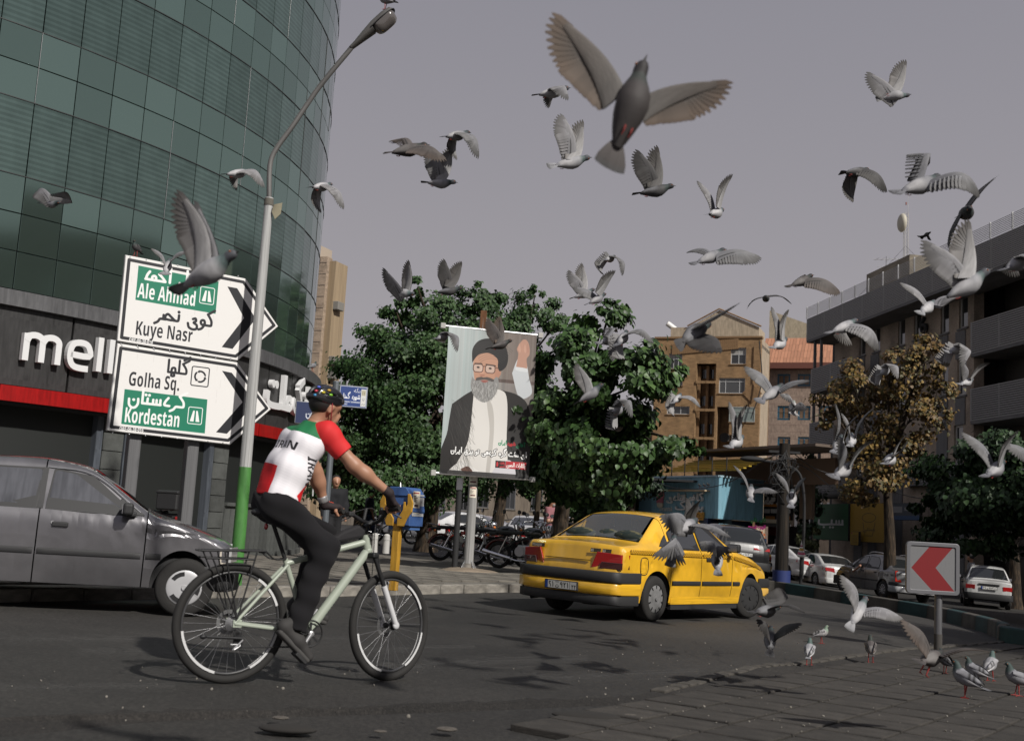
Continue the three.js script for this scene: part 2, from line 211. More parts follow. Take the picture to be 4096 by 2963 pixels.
  return {
    ا: alef, آ: { o: { s: [...alef.o.s,[[-0.02,0.86],[0.06,0.93],[0.14,0.87],[0.24,0.94]]], w: 0.26 } }, ب: beh(dn1), پ: beh((x) => [[x - 0.09,-0.18],[x + 0.09,-0.18],[x,-0.32]]), ت: beh(up2), ث: beh((x) => [...up2(x), [x,0.6]]),
    ن: { i: { ...tooth.i, d: [[0.12,0.46]] }, m: { ...tooth.m, d: [[0.14,0.46]] }, f: { ...nun.f, d: [[0.3,0.16]] }, o: { ...nun.o, d: [[0.28,0.14]] } },
    ی: { i: { ...tooth.i, d: [[0.06,-0.2],[0.24,-0.2]] }, m: { ...tooth.m, d: [[0.05,-0.2],[0.23,-0.2]] }, ...ye }, د: dal, ذ: withD(dal, () => [[0.18,0.62]]), ر: re, ز: withD(re, () => [[0.12,0.44]]),
    س: seen, ش: withD(seen, () => [[0.18,0.44],[0.38,0.44],[0.28,0.58]]), ص: sad, ح: he, خ: withD(he, () => [[0.26,0.54]]), م: mim, ک: kaf, گ: gaf, ل: lam, و: vav, ه: hh, ف: withD(fe, () => [[0.17,0.52]]), ق: withD(qaf, (k) => (k === 'i' || k === 'm' ? [[0.1,0.5],[0.27,0.5]] : [[0.1,0.42],[0.27,0.42]])),
    '۰': { s: [loop(0.2,0.25,0.06)] }, '۱': { s: [[[0.2,0],[0.22,0.4],[0.3,0.66]]] }, '۲': { s: [[[0.22,0],[0.26,0.4],[0.34,0.66]],[[0.31,0.5],[0.14,0.46],[0.08,0.66]]] }, '۳': { s: [[[0.26,0],[0.3,0.4],[0.38,0.66]],[[0.34,0.5],[0.24,0.48],[0.22,0.64]],[[0.22,0.5],[0.1,0.48],[0.06,0.66]]] },
    '۴': { s: [[[0.26,0],[0.3,0.4],[0.38,0.66]],[[0.34,0.48],[0.14,0.42],[0.08,0.54],[0.16,0.66]]] }, '۵': { s: [[[0.22,0.66],[0.06,0.3],[0.08,0.06],[0.18,0.04],[0.22,0.14],[0.27,0.04],[0.36,0.08],[0.38,0.32],[0.22,0.66]]] }, '۶': { s: [[[0.1,0.62],[0.28,0.66],[0.32,0.46],[0.14,0.34]],[[0.24,0.38],[0.1,0.2],[0.06,0]]] }, '۷': { s: [[[0.36,0.64],[0.2,0],[0.06,0.64]]] }, '۸': { s: [[[0.36,0],[0.2,0.64],[0.06,0]]] }, '۹': { s: [loop(0.22,0.5,0.14), [[0.1,0.46],[0.1,0]]] },
  };
})();
const NOJOIN = new Set([...'اآدذرزو ۰۱۲۳۶۷۸۹']);
function faRun(text) {
  const out = { s: [], d: [], w: 0 }, L = [...text];
  if (/^[۰-۹]+$/.test(text)) L.reverse(); // digits read left to right
  L.forEach((ch, i) => {
    if (ch === ' ') { out.w += 0.3; return; }
    const G = FA[ch], prev = i > 0 && L[i - 1] !== ' ' && !NOJOIN.has(L[i - 1]) && !NOJOIN_IN.has(ch), next = i < L.length - 1 && L[i + 1] !== ' ' && !NOJOIN.has(ch);
    const g = G.s ? { ...G, w: 0.46 } : (prev ? (next ? G.m : G.f) : (next ? G.i : G.o)) || G.o || G.f || G.i;
    for (const s of g.s) out.s.push(s.map(([x, y]) => [x + out.w, y]));
    for (const [x, y] of g.d || []) out.d.push([x + out.w, y]);
    out.w += g.w + (next ? -0.02 : 0.07);
  });
  return out;
}
const NOJOIN_IN = new Set([' ']);
function smooth(pts, k = 6) { if (pts.length < 3) return pts; const o = []; for (let i = 0; i < pts.length - 1; i++) { const p0 = pts[i - 1] || pts[i], p1 = pts[i], p2 = pts[i + 1], p3 = pts[i + 2] || p2; for (let j = 0; j < k; j++) { const t = j / k, q = (a, b, c, d) => 0.5 * (2 * b + (c - a) * t + (2 * a - 5 * b + 4 * c - d) * t * t + (3 * b - a - 3 * c + d) * t * t * t); o.push([q(p0[0], p1[0], p2[0], p3[0]), q(p0[1], p1[1], p2[1], p3[1])]); } } o.push(pts[pts.length - 1]); return o; }
function drawFa(g, text, xr, yb, size, color, weight = 0.11, fit, outline) { // right edge xr, baseline yb, em in pixels; fit = width to squeeze into
  const R = faRun(text), kx = fit ? fit / R.w : size, ky = size;
  const pass = (c, lw, grow) => { g.strokeStyle = g.fillStyle = c; g.lineWidth = lw; g.lineCap = 'round'; g.lineJoin = 'round';
    for (const s of R.s) { g.beginPath(); smooth(s).forEach(([x, y], i) => (i ? g.lineTo(xr - x * kx, yb - y * ky) : g.moveTo(xr - x * kx, yb - y * ky))); g.stroke(); }
    for (const [x, y] of R.d) { const q = weight * size * 0.6 + grow; g.beginPath(); g.arc(xr - x * kx, yb - y * ky, q,0,7); g.fill(); } };
  if (outline) pass(outline, weight * size * 2.1, weight * size * 0.5);
  pass(color, weight * size,0);
}
function ribbon(pts, w, depth, z0 = 0) { // flat bar along a pen stroke, x,y plane, thick along z
  const n = pts.length, A = [], B = [];
  for (let i = 0; i < n; i++) { const a = pts[Math.max(0, i - 1)], b = pts[Math.min(n - 1, i + 1)], dx = b[0] - a[0], dy = b[1] - a[1], l = Math.hypot(dx, dy) || 1; A.push([pts[i][0] - dy / l * w / 2, pts[i][1] + dx / l * w / 2]); B.push([pts[i][0] + dy / l * w / 2, pts[i][1] - dx / l * w / 2]); }
  const ring = (i) => [V(...A[i], z0 + depth), V(...B[i], z0 + depth), V(...B[i], z0), V(...A[i], z0)], pos = [];
  const quad = (a, b, c, d) => pos.push(a, b, c, a, c, d);
  for (let i = 0; i < n - 1; i++) { const r = ring(i), s = ring(i + 1); for (let k = 0; k < 4; k++) quad(r[k], r[(k + 1) % 4], s[(k + 1) % 4], s[k]); }
  const a = ring(0), b = ring(n - 1); quad(a[0], a[3], a[2], a[1]); quad(b[0], b[1], b[2], b[3]);
  const g = new THREE.BufferGeometry().setFromPoints(pos); g.computeVertexNormals(); return g;
}
function faGeo(text, size, weight, depth, fitW) { // 3D lettering, right edge at x = 0 running to -x
  const R = faRun(text), kx = fitW ? fitW / R.w : size, out = [];
  R.s.forEach((s, i) => out.push(ribbon(smooth(s).map(([x, y]) => [-x * kx, y * size]), weight * size, depth, i * 0.0021)));
  R.d.forEach(([x, y], i) => out.push(cyl(weight * size * 0.62, weight * size * 0.62, depth,10,-x * kx, y * size, depth / 2 + 0.001 * i, Math.PI / 2)));
  return out;
}

// ---------- ground ----------
asphaltB.repeat.set(9,9); const aMap = asphaltT, roadMat = M(0.058,0.056,0.0535,0.8, { map: aMap, bumpMap: asphaltB, bumpScale: 0.004, vertexColors: true });
{
  const xs = [], zs = []; for (let i = 0; i <= 150; i++) xs.push(-150 + 300 * (0.5 + 0.5 * Math.sign(i - 75) * Math.pow(Math.abs(i - 75) / 75,2.4))); for (let i = 0; i <= 150; i++) zs.push(14 - 300 * Math.pow(i / 150,2.1));
  const nn = pnoise(11);
  struct('road', gridGeo(150,150, (u, v, i, j) => V(xs[i], gy(xs[i]), zs[j]), (u, v, q) => {
    const a = fbm(nn, (q.x + 60) / 24, (q.z + 200) / 40,2,5), b = fbm(nn, (q.x + 60) / 90, (q.z + 200) / 12,2,4), c = 0.86 + 0.8 * (a - 0.42) + 0.5 * (b - 0.42); return [q.x / 14, q.z / 14, c, c * 0.99, c * 0.97];
  }), roadMat);
}
const onGround = (p, lift) => { p.y = gy(p.x) + lift; return p; };
function sheet(name, pts, lift, m, uvs = 1, thick = 0) { // flat piece of ground over points in x,z
  const s = new THREE.Shape(pts.map((p) => new THREE.Vector2(p.x,-p.z))), g = new THREE.ShapeGeometry(s), a = g.attributes.position, uv = g.attributes.uv;
  for (let i = 0; i < a.count; i++) { const x = a.getX(i), z = -a.getY(i); a.setXYZ(i, x, gy(x) + lift, z); uv.setXY(i, x / uvs, z / uvs); }
  g.computeVertexNormals(); return struct(name, g, m);
}
const inside = (pts, x, z) => { let c = false; for (let i = 0, j = pts.length - 1; i < pts.length; j = i++) if ((pts[i].z > z) !== (pts[j].z > z) && x < (pts[j].x - pts[i].x) * (z - pts[i].z) / (pts[j].z - pts[i].z) + pts[i].x) c = !c; return c; };
const project = (p) => { const v = p.clone().sub(EYEP), z = -v.dot(AX[2]); return z < 0.1 ? null : [CX + F * v.dot(AX[0]) / z, CY - F * v.dot(AX[1]) / z, z]; };
// far pavement with its kerb stones and slabs
const kerbPts = [gnd(-900,2436), gnd(-200,2412), gnd(400,2398), gnd(722,2392), gnd(1000,2387), gnd(1296,2384), gnd(1935,2369), gnd(2161,2365), V(2.3,0,-24.5), V(4.2,0,-29), V(6.2,0,-36), V(9,0,-50), V(12,0,-80)];
const paveMat = M(0.2,0.19,0.175,0.9, { map: concreteT, bumpMap: fineBump, bumpScale: 0.003 });
const pavePoly = [...kerbPts, V(-90,0,-80), V(-90,0,-6)];
const pavement = sheet('pavement', pavePoly,0.125, paveMat,2);
{
  const curve = new THREE.CatmullRomCurve3(kerbPts.slice(0,12).map((p) => V(p.x,0, p.z)), false, 'centripetal'), L = curve.getLength(), n = Math.floor(L / 0.62), kg = [rbox(0.6,0.15,0.16,0.012), rbox(0.605,0.148,0.158,0.02)], km = [M(0.27,0.26,0.24,0.9, { map: concreteT }), M(0.22,0.21,0.195,0.9, { map: concreteT }), M(0.31,0.3,0.28,0.9, { map: concreteT })], r = rng(3);
  for (let i = 0; i < n; i++) {
    const t = (i + 0.5) / n, p = curve.getPointAt(t), d = curve.getTangentAt(t), pr = project(V(p.x, gy(p.x), p.z)); if (!pr || pr[0] < -250 || pr[0] > 4300) continue;
    const m = mesh('kerb_stone', kg[i % 2], km[r() * 3 | 0], pavement); m.position.set(p.x, gy(p.x) + 0.06 + (r() - 0.5) * 0.008, p.z); m.rotation.y = Math.atan2(-d.z, d.x) + (r() - 0.5) * 0.015;
  }
  const tm = [0.9,1,1.12,0.8].map((k, i) => M(0.2 * k,0.19 * k,0.172 * k,0.9, { map: concreteT, bumpMap: fineBump, bumpScale: 0.002 })), yel = M(0.3,0.21,0.07,0.9, { map: concreteT }), tg = rbox(0.485,0.03,0.485,0.006), dir = V(0.62,0,-0.78), per = V(dir.z,0,-dir.x), o = V(-2.6,0,-14.6), list = [];
  for (let a = -40; a < 40; a++) for (let b = -4; b < 34; b++) { const p = o.clone().addScaledVector(dir, a * 0.5).addScaledVector(per, b * 0.5); if (!inside(pavePoly, p.x + 0.25, p.z - 0.25) || !inside(pavePoly, p.x + 0.45, p.z + 0.1)) continue; const q = project(V(p.x, gy(p.x) + 0.13, p.z)); if (q && q[0] > -60 && q[0] < 2400 && q[1] < 2500) list.push([q[2], p, b]); }
  list.sort((a, b) => a[0] - b[0]);
  for (const [, p, b] of list.slice(0,290)) { const m = mesh('pavement_slab', tg, b === 1 ? yel : tm[r() * 4 | 0], pavement); m.position.set(p.x, gy(p.x) + 0.118 + r() * 0.006, p.z); m.rotation.set((r() - 0.5) * 0.006, Math.atan2(-dir.z, dir.x), (r() - 0.5) * 0.006 - 0.012, 'YXZ'); }
}
// near pavement: worn concrete on the left, pavers on the right
const islePx = [[-300,2905],[250,2880],[556,2864],[806,2857],[1231,2853],[1600,2838],[1935,2825],[2200,2812],[2413,2806],[2556,2795],[2760,2745],[3005,2678],[3178,2664],[3400,2634],[3613,2604],[3850,2586],[4096,2565],[4400,2540]];
const isleEdge = []; { const r = rng(44); for (let i = 0; i < islePx.length - 1; i++) for (let k = 0; k < 6; k++) { const t = k / 6; isleEdge.push(gnd(lerp(islePx[i][0], islePx[i + 1][0], t), lerp(islePx[i][1], islePx[i + 1][1], t) + (i < 9 ? (r() - 0.5) * 16 : (r() - 0.5) * 4))); } }
const islePoly = [...isleEdge, V(16,0,-16), V(20,0,6), V(-12,0,6), V(-12,0,-4)];
const nearMat = M(0.054,0.05,0.046,0.92, { map: asphaltT, bumpMap: asphaltB, bumpScale: 0.012 });
const nearPave = sheet('near_pavement', islePoly,0.03, nearMat,9);
{
  const r = rng(5), em = M(0.085,0.08,0.073,0.92, { map: concreteT, bumpMap: fineBump, bumpScale: 0.004 });
  for (let i = 56; i < isleEdge.length - 2; i++) { // low broken edging
    const a = isleEdge[i], b = isleEdge[i + 1], L = Math.hypot(b.x - a.x, b.z - a.z), n = Math.max(1, Math.round(L / 0.45));
    for (let k = 0; k < n; k++) { const t = (k + 0.5) / n, x = lerp(a.x, b.x, t), z = lerp(a.z, b.z, t), m = mesh('edging_stone', rbox(L / n - 0.012 - r() * 0.02,0.07,0.12,0.012), em, nearPave); m.position.set(x, gy(x) + 0.0 + r() * 0.01, z + 0.05); m.rotation.y = Math.atan2(-(b.z - a.z), b.x - a.x) + (r() - 0.5) * 0.03; }
  }
  const e0 = isleEdge[54], e1 = isleEdge[90], d = V(e1.x - e0.x,0, e1.z - e0.z).normalize(), p = V(-d.z,0, d.x), g = [rbox(0.39,0.04,0.39,0.007), rbox(0.392,0.04,0.388,0.011)], pm = [0.85,0.95,1,1.08,1.2].map((k) => M(0.05 * k,0.0465 * k,0.043 * k,0.9, { map: concreteT, bumpMap: fineBump, bumpScale: 0.004 }));
  const list = [];
  for (let a = -16; a < 40; a++) for (let b = 0; b < 34; b++) { const q = e0.clone().addScaledVector(d, a * 0.4 + (b % 2) * 0.0).addScaledVector(p,0.34 + b * 0.4), s = project(onGround(q,0.05)); if (!s || s[0] < 1500 || s[0] > 4300 || s[1] > 3150) continue; if (![[0.22,0],[-0.22,0],[0,0.22],[0,-0.22]].every(([x, z]) => inside(islePoly, q.x + x, q.z + z - 0.1)) || q.x < e0.x - 0.8 + (q.z - e0.z) * 0.1) continue; list.push([s[2], q]); }
  list.sort((a, b) => a[0] - b[0]);
  for (const [, q] of list.slice(0,290)) { const m = mesh('paver', g[r() * 2 | 0], pm[r() * 5 | 0], nearPave); m.position.set(q.x, gy(q.x) + 0.0145 + r() * 0.006, q.z); m.rotation.set((r() - 0.5) * 0.012, Math.atan2(-d.z, d.x) + (r() - 0.5) * 0.01, (r() - 0.5) * 0.012 - 0.02, 'YXZ'); }
}
{ // worn crossing stripes and crumbs
  const worn = ctex(512,128, (g, w, h) => { g.fillStyle = '#000'; g.fillRect(0,0, w, h); const r = rng(21); for (let i = 0; i < 5200; i++) { const y = r() * h, e = Math.min(y, h - y) / h; g.fillStyle = `rgba(255,255,255,${0.25 * r() * (0.3 + e)})`; g.fillRect(r() * w, y,2 + r() * 30,1 + r() * 3); } });
  const pm = M(0.2,0.195,0.185,0.85, { alphaMap: worn, transparent: true });
  const stripes = [[-100,2552,900,2568,26],[300,2605,1250,2612,22],[1050,2560,1400,2556,20],[-100,2752,700,2748,24],[1500,2665,2350,2640,30],[900,2690,1700,2672,24],[1400,2600,1900,2590,18],[2050,2720,2800,2690,26]];
  for (const [x0, y0, x1, y1, t] of stripes) { const q = [gnd(x0, y0 + t), gnd(x1, y1 + t), gnd(x1, y1 - t), gnd(x0, y0 - t)].map((p) => onGround(p,0.004)); const g = new THREE.BufferGeometry(); g.setAttribute('position', new THREE.Float32BufferAttribute(q.flatMap((p) => p.toArray()), 3)); g.setAttribute('uv', new THREE.Float32BufferAttribute([0,0,2,0,2,1,0,1],2)); g.setIndex([0,1,2,0,2,3]); g.computeVertexNormals(); const m = mesh('crossing_stripe', g, pm); m.userData.kind = 'structure'; m.castShadow = false; }
  const r = rng(9), cr = new THREE.IcosahedronGeometry(0.0085,0), im = new THREE.InstancedMesh(cr, M(0.2,0.185,0.16,0.9), 240), o = new THREE.Object3D();
  for (let i = 0; i < 240; i++) { const px = i < 190 ? 2300 + r() * 1800 : r() * 2400, py = i < 190 ? 2560 + r() * 400 : 2650 + r() * 310, p = gnd(px, py); o.position.set(p.x, gy(p.x) + (inside(islePoly, p.x, p.z) ? 0.045 : 0.006), p.z); o.rotation.set(r() * 3, r() * 3, r() * 3); const s = 0.35 + r() * r() * 1.2; o.scale.set(s, s * 0.5, s); o.updateMatrix(); im.setMatrixAt(i, o.matrix); }
  im.name = 'bird_food_crumbs'; im.userData = { kind: 'stuff', label: 'pale crumbs and specks scattered on the paving and asphalt', category: 'crumbs' }; scene.add(im);
  for (const [x, y, w] of [[2345,2862,0.42],[1150,2915,0.3]]) { const p = gnd(x, y,0.034), g = sph(0.5,0,0,0, w,0.05, w * 0.45,14); const m = mesh('pothole_dirt', g, M(0.022,0.02,0.018,0.95)); m.position.copy(p); m.userData.kind = 'structure'; }
  for (const [x, y, s] of [[1785,2915,0.16],[2520,2860,0.12],[1520,2924,0.1],[1120,2870,0.13]]) { const p = gnd(x, y,0.04), g = new THREE.IcosahedronGeometry(s / 3.4,1), a = g.attributes.position; for (let i = 0; i < a.count; i++) { const k = 0.8 + 0.4 * n1(a.getX(i) * 20 + 5, a.getY(i) * 20 + a.getZ(i) * 9 + 5,64); a.setXYZ(i, a.getX(i) * k * 1.3, a.getY(i) * k * 0.25, a.getZ(i) * k); } g.computeVertexNormals(); const m = mesh('broken_concrete_chip', g, M(0.13,0.12,0.11,0.9, { map: concreteT }), null,['flat pale concrete chip at the broken pavement edge below the bicycle', 'concrete chip beside the dark hole at the paving corner', 'small concrete chip at the bottom edge of the near pavement', 'concrete chip left of the broken kerb below the front wheel'][[1785,2520,1520,1120].indexOf(x)], 'rubble'); m.position.copy(p); }
}
// painted median kerb that bends round at the right
const med = thing('painted_median_kerb', 'low curved median kerb painted in dark green and grey blocks', 'kerb');
{
  const px = [[2900,2342],[3070,2364],[3283,2397],[3500,2435],[3647,2460],[3744,2479],[3850,2505],[3939,2531],[4000,2556],[4042,2583]], pts = px.map(([x, y]) => gnd(x, y)); pts.push(V(pts[9].x + 0.02,0, pts[9].z + 0.9), V(pts[9].x + 0.5,0, pts[9].z + 1.5), V(pts[9].x + 1.6,0, pts[9].z + 1.6), V(pts[9].x + 3.4,0, pts[9].z + 0.9)); pts.unshift(V(5.6,0,-37), V(4.2,0,-46));
  pts.splice(12,3);
  const c = new THREE.CatmullRomCurve3(pts.map((p) => V(p.x,0, p.z)), false, 'centripetal'), L = c.getLength(), n = Math.round(L / 0.98), green = M(0.018,0.05,0.052,0.7, { map: grime, bumpMap: fineBump, bumpScale: 0.002 }), grey = M(0.1,0.095,0.088,0.85, { map: concreteT, bumpMap: fineBump, bumpScale: 0.002 });
  for (let i = 0; i < n; i++) {
    const prof = [[-0.0,-0.05],[0.015,0.24],[0.04,0.265],[0.16,0.27],[0.2,0.25],[0.22,-0.05]];
    const g = gridGeo(4, prof.length - 1, (u, v, a, b) => { const t = (i + 0.006 + u * 0.988) / n, p = c.getPointAt(t), d = c.getTangentAt(t), nrm = V(-d.z,0, d.x), k = -1; return V(p.x - k * nrm.x * prof[b][0] * -1,0, p.z + nrm.z * prof[b][0]).setY(gy(p.x) + prof[b][1]); });
    mesh('kerb_block', g, i % 2 ? grey : green, med);
  }
  const pv = []; for (let i = 0; i <= 30; i++) pv.push(c.getPointAt(i / 30));
  // strip of paving behind the kerb
  const back = pv.map((p, i) => { const d = c.getTangentAt(i / 30); return V(p.x + d.z * -0.6 * -1 * -1,0, p.z + d.x * 0.6); });
}
// ---------- bank with its round curtain wall ----------
const TC = V(-18.01,0,-27.05), TR = 12.95;
function onCyl(px, py, R) { const d = ray(px, py), ox = EYEP.x - TC.x, oz = EYEP.z - TC.z, a = d.x * d.x + d.z * d.z, b = ox * d.x + oz * d.z, c = ox * ox + oz * oz - R * R, q = b * b - a * c; const t = (-b - Math.sqrt(Math.max(0, q))) / a, p = d.multiplyScalar(t).add(EYEP); return { p, a: Math.atan2(-(p.z - TC.z), p.x - TC.x), y: p.y }; }
const cylP = (a, y, R) => V(TC.x + R * Math.cos(a), y, TC.z - R * Math.sin(a));
const arcGeo = (a0, a1, y0, y1, R, T, n = 4) => { // curved block, outer radius R, thickness T
  const prof = [[R - T, y0],[R, y0],[R, y1],[R - T, y1],[R - T, y0]], gs = [];
  for (let k = 0; k < 4; k++) gs.push(gridGeo(n,1, (u, v, i, j) => cylP(lerp(a0, a1, u), prof[k + j][1], prof[k + j][0]), (u, v) => [u * (a1 - a0) * R, (k % 2 ? lerp(y0, y1, v) : v * T)]));
  for (const a of [a0, a1]) { const g = gridGeo(1,1, (u, v) => cylP(a, lerp(y0, y1, v), R - T + u * T)); gs.push(g); }
  return join(gs);
};
const bank = thing('bank_building', 'dark green glass bank building with curved mirrored facade above a grey sign band', 'building');
{
  const r = rng(31), da = 3.12 * Math.PI / 180, a0 = -48 * Math.PI / 180, cols = 23, ys = [4.5,5.14,5.78,6.42,7.71,8.34,8.97,10.27,10.9,11.53,12.83,13.46,14.09,15.4];
  mesh('facade_core', arcGeo(-1.25,1.2,0,15.55, TR - 0.07,0.2,40), M(0.012,0.014,0.013,0.6), bank);
  mesh('roof_slab', new THREE.CylinderGeometry(TR - 0.2, TR - 0.2,0.3,40).translate(TC.x,15.45, TC.z), mat.concrete, bank);
  const blind = tex([64,256], (u, v) => { const s = Math.sin(v * Math.PI * 2 * 13), c = 0.84 + (s > 0.1 ? 0.09 : 0) + 0.1 * (fbm(n1, u, v,4,3) - 0.5); return [c, c, c]; });
  const dirt = tex(256, (u, v) => { const a = fbm(n1, u, v * 0.25,16,4), b = fbm(n2, u, v,3,4); return clamp(0.1 + 0.5 * Math.max(0, a - 0.45) + 0.3 * Math.max(0, b - 0.4)); }, false);
  const gm = []; for (let k = 0; k < 8; k++) { const f = 0.88 + 0.24 * (k / 7); gm.push(P(0.24 * f,0.345 * f,0.3 * f,0.09, { metalness: 0.9, map: k % 2 ? blind : null })); }
  const gasket = M(0.03,0.032,0.032,0.5), bright = M(0.3,0.31,0.31,0.35, { metalness: 0.8 });
  const wPane = 2 * TR * Math.sin(da / 2), cache = {};
  for (let c = 0; c < cols; c++) for (let k = 0; k < ys.length - 1; k++) {
    const am = a0 + (c + 0.5) * da, h = ys[k + 1] - ys[k], tall = h > 1; const g = (cache[h.toFixed(2)] ??= new RoundedBoxGeometry(wPane - 0.016, h - 0.016,0.03,1,0.004));
    const m = mesh('glass_panel', g, gm[tall ? 1 + 2 * (r() * 4 | 0) : 2 * (r() * 4 | 0)], bank); m.position.copy(cylP(am, ys[k] + h / 2, TR * Math.cos(da / 2) - 0.015)); m.rotation.set((r() - 0.5) * 0.011, am + Math.PI / 2 + (r() - 0.5) * 0.011,0, 'YXZ');
  }
  for (let k = 1; k < ys.length - 1; k++) if (Math.abs(ys[k + 1] - ys[k]) > 1 || Math.abs(ys[k] - ys[k - 1]) > 1) mesh('transom', arcGeo(a0, a0 + cols * da, ys[k] - 0.007, ys[k] + 0.007, TR + 0.01,0.05,60), gasket, bank);
  for (const [c, k0, k1] of [[2,4,6],[4,7,9],[6,3,5],[8,8,11],[9,4,7],[11,9,12],[13,5,8],[15,7,10],[5,10,13],[17,8,9],[16,3,6]]) { const a = a0 + c * da, p = cylP(a,0, TR + 0.004); mesh('mullion_trim', rod(p.clone().setY(ys[k0]), p.clone().setY(ys[k1]), 0.006), c > 12 ? gasket : bright, bank); }
  // sign band, red strip
  const pm = [0.9,1,1.1].map((k) => M(0.058 * k,0.057 * k,0.057 * k,0.42, { metalness: 0.25, map: streaks })), gap = 0.0016;
  const lip = M(0.14,0.14,0.145,0.5, { metalness: 0.3, map: streaks }), redM = P(0.36,0.008,0.008,0.35, { clearcoat: 0.4, map: streaks });
  for (let i = 0; i < 16; i++) { const s = -0.86 + i * 0.105; mesh('cladding_panel', arcGeo(s + gap, s + 0.105 - gap,2.9,4.18, TR + 0.2,0.25,3), pm[r() * 3 | 0], bank); mesh('band_cap', arcGeo(s, s + 0.105,4.18,4.44, TR + 0.3,0.4,3), lip, bank); }
  for (let i = 0; i < 11; i++) { const s = -0.9 + i * 0.155; mesh('red_strip_panel', arcGeo(s + gap, s + 0.155 - gap,2.62,2.87, TR + 0.42,0.3,4), redM, bank); }
  mesh('soffit', arcGeo(-0.9,0.8,2.58,2.62, TR + 0.36,0.9,20), mat.dark, bank);
  // ground floor: shutters, stone piers, doors, window over a ribbed plinth
  const yb = 0.05, A = (x, y = 2000) => onCyl(x, y, TR - 0.05).a, stone = [0.8,1,1.15].map((k) => M(0.085 * k,0.09 * k,0.085 * k,0.75, { map: grime, bumpMap: fineBump, bumpScale: 0.003 })), steel = M(0.12,0.135,0.16,0.5, { metalness: 0.3, map: streaks });
  mesh('back_wall', arcGeo(-0.9,0.8, yb - 0.5,2.6, TR - 0.5,0.1,24), M(0.012,0.012,0.012,0.9), bank);
  const slatM = [M(0.026,0.026,0.026,0.5), M(0.032,0.032,0.032,0.5)];
  for (const [x0, x1] of [[-260,-40],[-30,148],[158,330]]) for (let i = 0; i < 15; i++) mesh('shutter_slat', arcGeo(A(x0), A(x1), yb + 0.25 + i * 0.16, yb + 0.25 + i * 0.16 + 0.148, TR - 0.12 - (i % 2) * 0.006,0.03,4), slatM[i % 2], bank);
  for (const [x0, x1, n] of [[372,452,8],[822,880,8]]) for (let i = 0; i < n; i++) mesh('stone_block', arcGeo(A(x0), A(x1), yb + i * 0.325, yb + i * 0.325 + 0.31, TR + 0.05 - (i % 3) * 0.004,0.3,2), stone[r() * 3 | 0], bank);
  for (const [x0, x1] of [[340,366],[456,474],[800,818]]) mesh('steel_post', arcGeo(A(x0), A(x1), yb,2.6, TR + 0.06,0.2,1), steel, bank);
  for (const [x0, x1] of [[480,632],[640,796]]) { const d = mesh('glass_door', arcGeo(A(x0), A(x1), yb + 0.05,2.55, TR - 0.22,0.03,3), P(0.012,0.012,0.013,0.15, { clearcoat: 1 }), bank); for (const y of [0.5,1,1.5,2]) mesh('shutter_rib', arcGeo(A(x0), A(x1), yb + y, yb + y + 0.02, TR - 0.2,0.015,3), slatM[1], d); }
  const paperM = M(0.4,0.4,0.38,0.8); for (const [x, y, w, h] of [[630,1862,0.13,0.19],[562,1855,0.08,0.18]]) { const o = onCyl(x, y, TR - 0.17), m = mesh('paper_notice', rbox(w, h,0.004,0.001), paperM, bank); m.position.copy(cylP(o.a, o.y, TR - 0.19)); m.rotation.y = o.a + Math.PI / 2; }
  mesh('window_pane', arcGeo(A(884), A(1300), 1.22,2.55, TR - 0.1,0.03,10), P(0.014,0.014,0.015,0.08, { clearcoat: 1 }), bank);
  mesh('window_sill', arcGeo(A(884), A(1300), 1.15,1.22, TR + 0.1,0.2,10), stone[2], bank);
  for (let i = 0; i < 26; i++) { const a = lerp(A(884), A(1300), i / 26), b = lerp(A(884), A(1300), (i + 0.96) / 26); mesh('plinth_slab', arcGeo(a, b, yb + 0.16,1.15, TR + 0.04,0.2,1), stone[r() * 3 | 0], bank); }
  mesh('plinth_base', arcGeo(A(872), A(1300), yb - 0.2, yb + 0.16, TR + 0.1,0.25,10), stone[1], bank);
  // raised lettering on the band
  const lw = M(0.72,0.72,0.72,0.45), letters = { m: { s: [[[0.07,0],[0.07,0.5]],[[0.07,0.36],[0.12,0.46],[0.24,0.48],[0.33,0.42],[0.34,0.3],[0.34,0]],[[0.34,0.36],[0.4,0.46],[0.52,0.48],[0.61,0.42],[0.62,0.3],[0.62,0]]] }, e: { s: [[[0.08,0.25],[0.54,0.25],[0.54,0.38],[0.46,0.47],[0.3,0.49],[0.14,0.45],[0.07,0.33],[0.07,0.16],[0.14,0.05],[0.28,0.01],[0.54,0.01]]] }, l: { s: [[[0.08,0.0],[0.08,0.66]]] }, a: { s: [[[0.1,0.48],[0.36,0.48],[0.48,0.4],[0.5,0.0]],[[0.5,0.26],[0.2,0.27],[0.08,0.17],[0.1,0.04],[0.24,0.0],[0.5,0.06]]] }, t: { s: [[[0.1,0.62],[0.1,0.12],[0.18,0.01],[0.34,0.01]],[[0.0,0.46],[0.32,0.46]]] } };
  for (const [ch, x, y, w] of [['m', 62,1461,163],['e', 244,1482,98],['l', 355,1506,32],['l', 399,1518,32],['a', 445,1530,90],['t', 545,1548,60]]) {
    const o0 = onCyl(x, y, TR + 0.2), o1 = onCyl(x + w, y + 10, TR + 0.2), Wd = o0.p.clone().setY(0).distanceTo(o1.p.clone().setY(0)), base = Math.max(...letters[ch].s.flat().map((p) => p[0])) + (ch === 'l' ? 0.08 : 0.07), k = Wd / base, kk = 0.9;
    const m = mesh('raised_letter', letters[ch].s.map((s, i) => ribbon((s.length > 2 && ch !== 'e' ? smooth(s) : smooth(s,3)).map(([px, py]) => [px * k, py * kk]), 0.105,0.1,0.02 + i * 0.003)), lw, bank);
